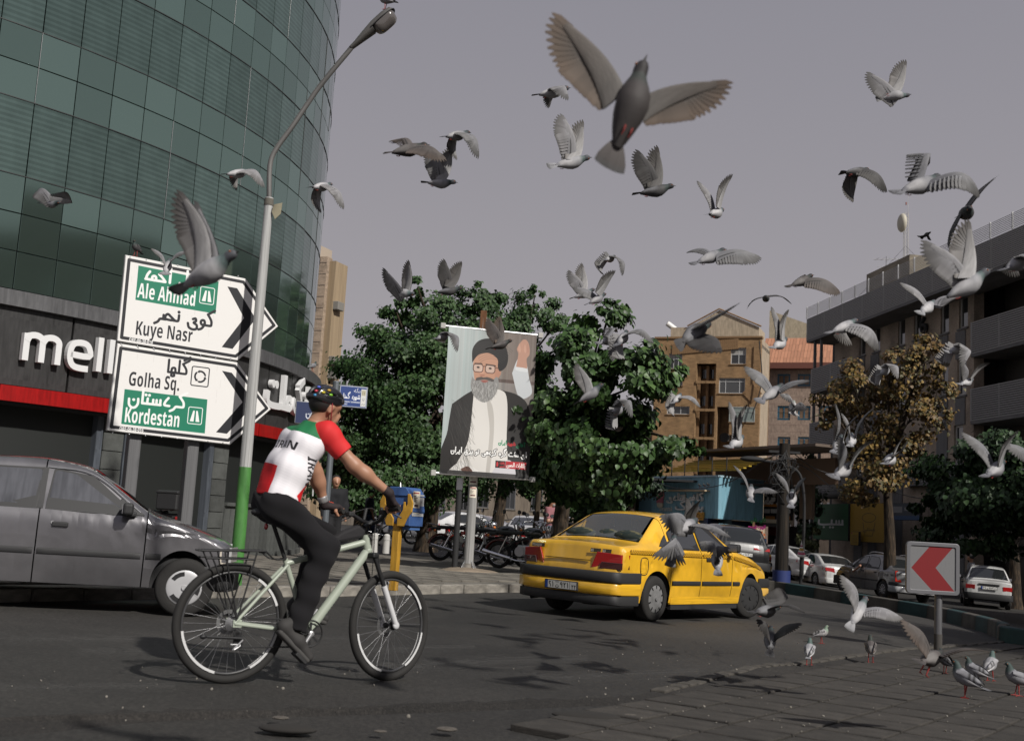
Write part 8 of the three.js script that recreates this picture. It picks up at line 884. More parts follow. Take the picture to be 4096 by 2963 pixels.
// ---------- people further off ----------
function person(label, base, face, o) { // standing figure; o: shirt, legs, height, arm poses
  const h = o.h ?? 1.72, k = h / 1.72, t = thing('person', label, 'person', base, face), v = (x, y, z) => V(x * k, y * k, z * k), lean = o.lean ?? 0, sh = [v(lean,1.42,0.19), v(lean,1.42,-0.19)], el = o.el ?? [v(0.02 + lean,1.12,0.25), v(0.02 + lean,1.12,-0.25)], wr = o.wr ?? [v(0.1 + lean,0.88,0.24), v(0.1 + lean,0.88,-0.24)], hd = v(0.03 + lean * 1.2,1.6,0);
  const st = o.stride ?? 0.04, ft = [v(st,0.06,0.1), v(-st,0.06,-0.1)], kn = [v(st * 0.7 + 0.03,0.48,0.1), v(-st * 0.3 + 0.03,0.48,-0.1)], hp = [v(0,0.92,0.09), v(0,0.92,-0.09)];
  const caps = [cap(v(0,0.95,0.06), v(lean,1.3,0.09), 0.12 * k,0.12 * k), cap(v(0,0.95,-0.06), v(lean,1.3,-0.09), 0.12 * k,0.12 * k), cap(v(lean,1.4,0), hd,0.055 * k,0.05 * k), cap(hd.clone().add(v(-0.01,0.03,0)), hd.clone().add(v(0.015,0.03,0)), 0.095 * k,0.09 * k), cap(hd.clone().add(v(0.03,-0.05,0)), hd.clone().add(v(0.05,-0.07,0)), 0.055 * k,0.045 * k), cap(hd.clone().add(v(0.1,0.0,0)), hd.clone().add(v(0.115,-0.025,0)), 0.012 * k,0.015 * k)];
  for (const i of [0,1]) { caps.push(cap(sh[i], el[i],0.05 * k,0.042 * k), cap(el[i], wr[i],0.042 * k,0.028 * k), cap(wr[i], wr[i].clone().add(wr[i].clone().sub(el[i]).multiplyScalar(0.3)), 0.032 * k,0.026 * k), cap(hp[i], kn[i],0.085 * k,0.055 * k), cap(kn[i], ft[i],0.05 * k,0.035 * k)); }
  mesh('body', capMesh(caps,0.05,0.018), mat.skin, t);
  const shirt = [cap(v(0,0.93,0.07), v(lean,1.32,0.1), 0.135 * k,0.13 * k), cap(v(0,0.93,-0.07), v(lean,1.32,-0.1), 0.135 * k,0.13 * k), ...[0,1].flatMap((i) => [cap(v(lean,1.36,0), sh[i],0.1 * k,0.075 * k), cap(sh[i], sh[i].clone().lerp(el[i], o.long ? 1 : 0.75), 0.07 * k,0.062 * k), ...(o.long ? [cap(el[i], wr[i],0.06 * k,0.045 * k)] : [])])];
  const fs = field(shirt,0.06), [lo, hi] = boundsOf(shirt,0.03); mesh('shirt', isoMesh((x, y, z) => Math.max(fs(x, y, z), 0.86 * k - y, y - 1.47 * k), lo, hi,0.018), M(...o.shirt,0.85, { map: grime }), t);
  const leg = [0,1].flatMap((i) => [cap(hp[i], kn[i],0.105 * k,0.08 * k), cap(kn[i], ft[i],0.08 * k,0.065 * k)]); const fl = field([...leg, cap(hp[0], hp[1],0.115 * k)],0.05), [l2, h2] = boundsOf(leg,0.06); mesh('trousers', isoMesh((x, y, z) => Math.max(fl(x, y, z), y - 0.98 * k,0.09 * k - y), l2, h2,0.018), M(...o.legs,0.9), t);
  for (const i of [0,1]) mesh('shoe', capMesh([cap(ft[i].clone().add(v(-0.04,-0.01,0)), ft[i].clone().add(v(0.16,-0.02,0)), 0.045 * k,0.035 * k)],0.02,0.014), mat.dark, t);
  if (o.hair !== null) { const hc = hd.clone().add(v(-0.02,0.05,0)); mesh('hair', isoMesh((x, y, z) => Math.max(Math.hypot(x - hc.x, y - hc.y, z - hc.z) - 0.1 * k, x - hc.x - 0.06 * k - 0.6 * (y - hc.y), hc.y - 0.06 * k - y), hc.clone().subScalar(0.14).toArray(), hc.clone().addScalar(0.14).toArray(), 0.014), M(...(o.hair || [0.012,0.01,0.009]), 0.7), t); }
  if (o.beard) mesh('beard', sph(0.05 * k, hd.x + 0.055 * k, hd.y - 0.07 * k,0,1,1.1,1.1), M(...o.beard,0.9), t); return t;
}
{
  const stand = (x, D, lift = 0.12) => { const p = at(x,2150, D); return V(p.x, gy(p.x) + lift,-D); };
  const a = stand(2195,31); person('grey bearded man in pink shirt looking down at papers between tree trunks', a,-0.35, { shirt: [0.55,0.22,0.25], legs: [0.03,0.03,0.04], h: 1.78, hair: [0.18,0.17,0.16], beard: [0.25,0.24,0.23], el: [V(0.05,1.14,0.28), V(0.08,1.12,-0.26)], wr: [V(0.3,1.18,0.08), V(0.32,1.12,-0.06)] }); const pp = mesh('paper_sheets', rbox(0.3,0.01,0.22,0.003,0,0,0,0,-0.3,0.5), M(0.5,0.52,0.6,0.8), null, 'white paper sheets held by the man in pink', 'papers'); pp.position.set(a.x + 0.4, a.y + 1.2, a.z + 0.1);
  person('person in dark clothes walking away behind the cyclist beside the sign pole', stand(1325,24), -1.2, { shirt: [0.012,0.013,0.018], legs: [0.012,0.012,0.014], h: 1.74, long: true, stride: 0.15 });
  person('person in dark blue walking behind the handlebar of the bicycle', stand(1468,36), 0.3, { shirt: [0.02,0.03,0.06], legs: [0.03,0.05,0.11], h: 1.74, stride: 0.22 }); person('person in red shirt far off beyond the handlebar', stand(1452,56), 0.6, { shirt: [0.5,0.02,0.02], legs: [0.02,0.02,0.02], h: 1.74, stride: 0.2 });
  const m = at(3888,2230,42); person('dark haired man with moustache standing behind the white saloon', V(m.x, gy(m.x), -42), 2.6, { shirt: [0.5,0.5,0.52], legs: [0.02,0.02,0.025], h: 1.8, beard: [0.02,0.018,0.016] });
  const q = at(3036,2190,43); person('person in light blue shirt far off between the black car and blue wall', V(q.x, gy(q.x), -43), 1.2, { shirt: [0.1,0.2,0.42], legs: [0.02,0.02,0.03], h: 1.74 });
  // driver's arm out of the silver saloon
  const C = carPos.l90.t; C.updateMatrixWorld(true); const L = (x, y, z) => C.localToWorld(V(x, y,-z)), el = L(1.42,1.03,0.9), s2 = L(1.7,1.1,0.6), w = L(1.62,0.86,0.98), cap5 = [cap(s2, el,0.05,0.045), cap(el, w,0.045,0.03)], dv = w.clone().sub(el).normalize(); for (let i = 0; i < 4; i++) { const b = w.clone().addScaledVector(dv,0.05).add(V(0.018 * (i - 1.5), 0,0)); cap5.push(cap(w, b,0.026,0.013), cap(b, b.clone().addScaledVector(dv,0.055 + 0.008 * (i % 2)), 0.0105,0.009)); } cap5.push(cap(w, w.clone().add(V(-0.05,-0.05,0)), 0.02,0.011)); const dr = thing('person', "driver's bare arm hanging from the silver saloon's window", 'person', V(0,0,0)); mesh('body', capMesh(cap5,0.02,0.009,0.02), mat.skin, dr); mesh('cigarette_packet', rbox(0.03,0.05,0.02,0.004, w.x - 0.07, w.y + 0.02, w.z), mat.white, dr);
}
// ---------- pigeons ----------
const birdMat = new THREE.MeshStandardMaterial({ vertexColors: true, roughness: 0.72, side: THREE.DoubleSide, bumpMap: fineBump, bumpScale: 0.0006 }), beakMat = M(0.03,0.028,0.028,0.5), footMat = M(0.3,0.035,0.03,0.6), eyeMat = P(0.3,0.08,0.01,0.2);
const beakG = new THREE.ConeGeometry(0.0055,0.024,7).rotateZ(-Math.PI / 2 - 0.2).translate(0.177,0.014,0), eyeG = [1,-1].map((s) => new THREE.SphereGeometry(0.0045,8,6).translate(0.15,0.021, s * 0.018));
const PAL = { // back, rump, belly, head, wing top (cover, mid, tip), wing below (cover, mid, tip), bars
  blue: { back: [0.186,0.186,0.202], rump: [0.341,0.335,0.341], belly: [0.198,0.195,0.205], head: [0.034,0.037,0.043], top: [[0.223,0.223,0.239],[0.186,0.183,0.186],[0.043,0.041,0.040]], low: [[0.310,0.307,0.310],[0.223,0.217,0.214],[0.043,0.038,0.035]], bar: 0.022 },
  pale: { back: [0.277,0.277,0.290], rump: [0.436,0.429,0.436], belly: [0.304,0.300,0.310], head: [0.066,0.069,0.079], top: [[0.304,0.300,0.314],[0.264,0.257,0.264],[0.066,0.063,0.059]], low: [[0.396,0.389,0.389],[0.297,0.284,0.277],[0.066,0.059,0.053]], bar: 0.026 },
  dark: { back: [0.053,0.051,0.053], rump: [0.150,0.150,0.158], belly: [0.056,0.054,0.055], head: [0.022,0.024,0.027], top: [[0.075,0.072,0.073],[0.064,0.060,0.058],[0.017,0.015,0.014]], low: [[0.120,0.114,0.110],[0.105,0.096,0.087],[0.022,0.019,0.017]], bar: 0.015 },
  brown: { back: [0.080,0.070,0.068], rump: [0.150,0.140,0.135], belly: [0.043,0.037,0.036], head: [0.025,0.022,0.023], top: [[0.120,0.107,0.102],[0.110,0.092,0.083],[0.055,0.040,0.031]], low: [[0.120,0.110,0.102],[0.135,0.107,0.087],[0.100,0.070,0.050]], bar: 0.020 },
  speckled: { back: [0.375,0.367,0.367], rump: [0.495,0.488,0.488], belly: [0.300,0.285,0.285], head: [0.210,0.188,0.180], top: [[0.375,0.367,0.367],[0.225,0.217,0.217],[0.022,0.021,0.020]], low: [[0.413,0.405,0.405],[0.262,0.255,0.247],[0.038,0.034,0.030]], bar: 0.022, spots: 1 },
};
function birdBody(pal, r, opt = {}) { // stations along x; one closed skin
  const S = opt.stations || [[-0.108,-0.004,0.008,0.012],[-0.088,-0.003,0.016,0.022],[-0.055,-0.002,0.029,0.033],[-0.015,-0.004,0.042,0.044],[0.025,-0.006,0.049,0.049],[0.06,-0.002,0.046,0.045],[0.085,0.004,0.037,0.035],[0.105,0.01,0.028,0.026],[0.12,0.015,0.0225,0.0215],[0.135,0.018,0.0235,0.0215],[0.15,0.018,0.0215,0.0195],[0.162,0.016,0.0145,0.013],[0.168,0.0145,0.004,0.004]], n = S.length - 1;
  const mixc = (a, b, t) => a.map((v, i) => lerp(v, b[i], t));
  return gridGeo(14, n * 2, (u, v) => { const k = Math.min(n - 1, Math.floor(v * n)), t = v * n - k, q = S[k].map((x, i) => lerp(x, S[k + 1][i], t)), a = u * Math.PI * 2; return V(q[0], q[1] + Math.cos(a) * q[2], Math.sin(a) * q[3]); }, (u, v, p) => {
    const x = v, up = Math.cos(u * Math.PI * 2); let c = up > -0.1 ? mixc(pal.rump, pal.back, sstep(0.26,0.4, x)) : pal.belly; if (up > -0.1 && x < 0.12) c = pal.back; c = mixc(c,[pal.head[0] * 1.1, pal.head[1] * 1.5, pal.head[2] * 1.3], sstep(0.44,0.6, x)); c = mixc(c, pal.head, sstep(0.66,0.72, x)); const f = 0.88 + 0.24 * r() * (pal.spots ? 2 * r() : 1); return [u, v, c[0] * f, c[1] * f, c[2] * f];
  });
}
function blades(list) { // list of {pts:[root, a, b, tip] centre line, w: half widths, side: Vector3, cols: [c0,c1,c2], off}
  const pos = [], col = [];
  for (const f of list) { const n = f.pts.length; for (let i = 0; i < n - 1; i++) { const A = f.pts[i], B = f.pts[i + 1], wa = f.w[i], wb = f.w[i + 1], s = f.side, ca = f.cols[i], cb = f.cols[i + 1]; const a0 = A.clone().addScaledVector(s,-wa), a1 = A.clone().addScaledVector(s, wa), b0 = B.clone().addScaledVector(s,-wb), b1 = B.clone().addScaledVector(s, wb); for (const [p, c] of [[a0, ca],[a1, ca],[b1, cb],[a0, ca],[b1, cb],[b0, cb]]) { pos.push(p.x, p.y, p.z); col.push(...c); } } }
  const g = new THREE.BufferGeometry(); g.setAttribute('position', new THREE.Float32BufferAttribute(pos,3)); g.setAttribute('color', new THREE.Float32BufferAttribute(col,3)); g.computeVertexNormals(); return g;
}
function wingGeo(sh, tip, side, pal, r, bow = 0.1, spread = 1) { // side +1 right,-1 left
  const d = tip.clone().sub(sh), L = d.length(), e1 = d.normalize(), fw = V(1,0,0).addScaledVector(e1,-e1.x); if (fw.length() < 0.25) fw.set(0,-0.9,0).addScaledVector(e1,0.9 * e1.y); fw.normalize(); const c = fw.clone().negate(), n = (side > 0 ? e1.clone().cross(fw) : fw.clone().cross(e1)).normalize();
  const Pn = (p, q, h = 0) => sh.clone().addScaledVector(e1, L * p).addScaledVector(c, L * q * spread).addScaledVector(n, L * (bow * Math.sin(Math.PI * clamp(p)) - 0.1 * q * q + h)), le = (p) => -0.095 * Math.sin(Math.PI * Math.min(1, p ** 0.85)) - 0.015;
  const F2 = [], mk = (rp, rq, tp, tq, w, inner, k) => { const A = Pn(rp, rq), T = Pn(tp, tq), mid = Pn(lerp(rp, tp,0.4) , lerp(rq, tq,0.4) - (inner ? 0 : 0.02)), m2 = Pn(lerp(rp, tp,0.8), lerp(rq, tq,0.8) - (inner ? 0 : 0.015)), dir = T.clone().sub(A).normalize(), s = dir.clone().cross(n).normalize(), f = 0.85 + 0.3 * r(); for (const layer of [1,-1]) { const P3 = layer > 0 ? pal.top : pal.low, o = n.clone().multiplyScalar(layer * 0.0014 + k * 0.0009), b = inner && layer > 0 ? 0.5 : 1, cc = [P3[0].map((v) => v * 0.75), P3[1].map((v) => v * 0.62), P3[1].map((v, i) => lerp(v, P3[2][i], inner ? 0.35 : 0.8)), P3[2]].map((q) => q.map((v) => v * f)); F2.push({ pts: [A, mid, m2, T].map((p) => p.clone().add(o)), w: [w * 0.55, w, w * 0.95, w * (inner ? 0.55 : 0.22)].map((v) => v * L), side: s, cols: cc }); } };
  const tips = [[1,0.0],[0.985,0.055],[0.95,0.112],[0.905,0.165],[0.85,0.208],[0.785,0.244],[0.72,0.27],[0.655,0.288],[0.6,0.298],[0.55,0.305]];
  tips.forEach(([tp, tq], i) => { const t = i / 9; mk(lerp(0.66,0.5, t), le(lerp(0.66,0.5, t)) + 0.05 + 0.02 * i * 0.5, tp + (r() - 0.5) * 0.012, tq + (r() - 0.5) * 0.012, lerp(0.03,0.042, t), false, i * 0.6); });
  for (let i = 0; i < 9; i++) { const p = lerp(0.5,0.05, i / 8); mk(p, le(p) + 0.1, p + 0.02 - 0.02 * i / 8, lerp(0.308,0.29, i / 8) + (r() - 0.5) * 0.012,0.046, true,6 - i * 0.3); }
  const cov = []; for (const layer of [1,-1]) { const Pc = layer > 0 ? pal.top : pal.low; cov.push(gridGeo(12,9, (u, v) => { const p = u * 0.84, q = lerp(le(p), le(p) + lerp(0.27,0.07, u ** 1.3), v); return Pn(p, q, layer * 0.022 * Math.sqrt(v * (1 - v) * 4 + 0.01) * (1 - 0.7 * u) + layer * 0.006); }, (u, v) => { const bar = layer > 0 && ((v > 0.85 && u < 0.62) || (v > 0.48 && v < 0.66 && u > 0.08 && u < 0.5)), s = pal.spots && r() > 0.6 ? 0.12 : 1, f = (0.85 + 0.3 * r()) * s, k = bar ? [pal.bar, pal.bar, pal.bar] : Pc[0].map((x, i) => lerp(x, Pc[1][i], u * 0.6) * (v < 0.12 ? 1.12 : 1)); return [u, v, k[0] * f * 0.72, k[1] * f * 0.72, k[2] * f * 0.72]; })); }
  return [blades(F2), ...cov];
}
function tailGeo(pal, r, spread, droop = 0) { const L = []; for (let i = 0; i < 11; i++) { const a = (i - 5) / 5 * spread, f = 0.9 + 0.2 * r(), root = V(-0.09,-0.002 + 0.0008 * Math.abs(i - 5), (i - 5) * 0.0022), dir = V(-Math.cos(a), -droop, Math.sin(a)).normalize(), s = V(-dir.z,0, dir.x).normalize(), P4 = [0,0.03,0.062,0.085].map((k) => root.clone().addScaledVector(dir, k)), b = pal.back.map((v) => v * f); L.push({ pts: P4, w: [0.006,0.0105,0.0115,0.006], side: s, cols: [b, b.map((v) => v * 0.95), b.map((v) => v * 0.75), [0.04,0.04,0.042].map((v) => v * f + pal.back[0] * 0.1)] }); } return blades(L); }
const tuck = [1,-1].map((s) => join([rod(V(-0.05,-0.036, s * 0.012), V(-0.065,-0.036, s * 0.011), 0.0026,0.002,5), rod(V(-0.065,-0.036, s * 0.011), V(-0.078,-0.03, s * 0.011), 0.002,0.0015,5)]));
const hang = [1,-1].map((s) => join([rod(V(0.0,-0.04, s * 0.016), V(-0.02,-0.095, s * 0.02), 0.006,0.0035,6), ...[-0.5,0,0.5].map((a) => rod(V(-0.02,-0.095, s * 0.02), V(0.008,-0.112, s * 0.02 + a * 0.025), 0.003,0.002,5))]));
let birdSeed = 500;
function flyBird(label, D, h, tl, rt, lt, sg, kind = 'blue', o = {}) { // head, tail and wing tips as seen; sg: which of head, right tip, left tip is nearer
  const r = rng(birdSeed++), pal = PAL[kind], Pt = (p, d) => at(p[0], p[1], d), cen = Pt([(h[0] + tl[0]) / 2, (h[1] + tl[1]) / 2], D), vd = cen.clone().sub(EYEP).normalize();
  let b = Pt(h, D).sub(Pt(tl, D)); const bl = 0.345, sc = Math.max(1, b.length() / bl); b.addScaledVector(vd,-sg[0] * Math.sqrt(Math.max(0, (bl * sc) ** 2 - b.lengthSq()))).normalize();
  const shp = cen.clone().addScaledVector(b,0.05 * sc), wl = 0.315 * sc, tv = (p, s) => { const q = Pt(p, D).sub(shp), m = q.length(); if (m < wl) q.addScaledVector(vd,-s * Math.sqrt(wl * wl - m * m)); else if (m > wl * 1.25) q.multiplyScalar(wl * 1.25 / m); return q; };
  const R = tv(rt, sg[1]), L = tv(lt, sg[2]), lat = R.clone().sub(L); lat.addScaledVector(b,-lat.dot(b)); const wu = V(0,1,0).addScaledVector(b,-b.y).normalize(); let u = wu.clone(); if (lat.length() > 0.08) { const u2 = lat.normalize().cross(b); u = u2.clone().addScaledVector(wu, u2.dot(wu) > -0.2 ? 0.45 : 0).normalize(); } if (o.flip) u.negate(); u.addScaledVector(b,-u.dot(b)).normalize(); const rr = b.clone().cross(u), m = new THREE.Matrix4().makeBasis(b, u, rr), inv = m.clone().invert();
  const g = thing('pigeon', label, 'pigeon', cen.clone().addScaledVector(b,0.005), 0, 'pigeons in flight'); g.quaternion.setFromRotationMatrix(m); g.scale.setScalar(sc); g.userData.group = 'pigeons flying over the square';
  const sh = [V(0.055,0.018,0.026), V(0.055,0.018,-0.026)], tips = [R, L].map((q) => q.clone().add(shp).sub(g.position).applyMatrix4(inv).divideScalar(sc));
  mesh('body', [birdBody(pal, r), tailGeo(pal, r, o.tail ?? 0.22, o.droop ?? 0), ...wingGeo(sh[0], tips[0],1, pal, r, o.bow ?? 0.1, o.sp ?? 1), ...wingGeo(sh[1], tips[1],-1, pal, r, o.bow ?? 0.1, o.sp ?? 1)], birdMat, g); mesh('beak', beakG, beakMat, g); for (const e of eyeG) mesh('eye', e, eyeMat, g); for (const f of o.legs ? hang : tuck) mesh('foot', f, footMat, g); return g;
}
const standBody = [[-0.125,0.1,0.006,0.02],[-0.1,0.11,0.014,0.03],[-0.06,0.128,0.035,0.046],[-0.02,0.142,0.05,0.056],[0.02,0.155,0.058,0.058],[0.05,0.172,0.055,0.052],[0.066,0.195,0.046,0.04],[0.07,0.218,0.034,0.03],[0.072,0.236,0.027,0.025],[0.078,0.25,0.024,0.023],[0.088,0.258,0.021,0.02],[0.098,0.26,0.014,0.014],[0.104,0.259,0.004,0.004]];
function groundBird(label, p, turn, kind = 'blue', s = 1, group) {
  const r = rng(birdSeed++), pal = PAL[kind], g = thing('pigeon', label, 'pigeon', p, turn, group); g.scale.setScalar(s);
  const S = standBody, n = S.length - 1, cut = (k) => S[k]; // rings leaned with the neck so the skin stays closed
  const body = gridGeo(16, n * 3, (u, v) => { const k = Math.min(n - 1, Math.floor(v * n)), t = v * n - k, q = S[k].map((x, i) => lerp(x, S[k + 1][i], t)), a = u * Math.PI * 2, tl = sstep(0.3,0.6, v) * (1 - sstep(0.66,0.82, v)) * 1.25; return V(q[0] - Math.cos(a) * q[2] * Math.sin(tl), q[1] + Math.cos(a) * q[2] * Math.cos(tl), Math.sin(a) * q[3]); }, (u, v) => { const up = Math.cos(u * Math.PI * 2); let c = up > -0.2 ? (v < 0.2 ? pal.rump : pal.back) : pal.belly; const h = sstep(0.45,0.58, v); c = c.map((x, i) => lerp(x,[pal.head[0], pal.head[1] * 1.5, pal.head[2] * 1.2][i], h)); const f = 0.88 + 0.24 * r() * (pal.spots ? 2 * r() : 1); return [u, v, c[0] * f, c[1] * f, c[2] * f]; });
  const wings = [1,-1].map((sd) => gridGeo(12,6, (u, v) => { const x = lerp(0.05,-0.145, u), w = Math.sin(Math.PI * Math.min(1,0.12 + u * 0.93)) ** 0.6, y = lerp(0.185,0.118, u) + (0.5 - v) * 0.085 * w, z = sd * (lerp(0.056,0.012, u ** 1.6) + 0.008 - 0.03 * Math.abs(v - 0.42) ** 2 * 4 * (1 - u * 0.5)); return V(x, y, z); }, (u, v) => { const bar = (u > 0.46 && u < 0.53) || (u > 0.62 && u < 0.7), f = (0.88 + 0.24 * r()) * (pal.spots && r() > 0.6 ? 0.2 : 1), c = u > 0.84 ? pal.top[2] : bar && v < 0.9 ? [pal.bar, pal.bar, pal.bar] : pal.top[0]; return [u, v, c[0] * f, c[1] * f, c[2] * f]; }));
  const tail = tailGeo(pal, r,0.1).rotateZ(0.22).translate(-0.02,0.12,0); mesh('body', [body,...wings, tail], birdMat, g); mesh('beak', new THREE.ConeGeometry(0.0055,0.024,7).rotateZ(-Math.PI / 2 - 0.25).translate(0.112,0.255,0), beakMat, g); for (const sd of [1,-1]) { mesh('eye', new THREE.SphereGeometry(0.0045,8,6).translate(0.088,0.262, sd * 0.0185), eyeMat, g); mesh('foot', [rod(V(0.0,0.11, sd * 0.02), V(0.01 + sd * 0.012,0.012, sd * 0.024), 0.006,0.0038,7), ...[-0.55,0,0.55,3.14].map((a) => rod(V(0.01 + sd * 0.012,0.008, sd * 0.024), V(0.01 + sd * 0.012 + Math.cos(a) * 0.034,0.003, sd * 0.024 + Math.sin(a) * 0.03), 0.0038,0.002,5))], footMat, g); } return g;
}
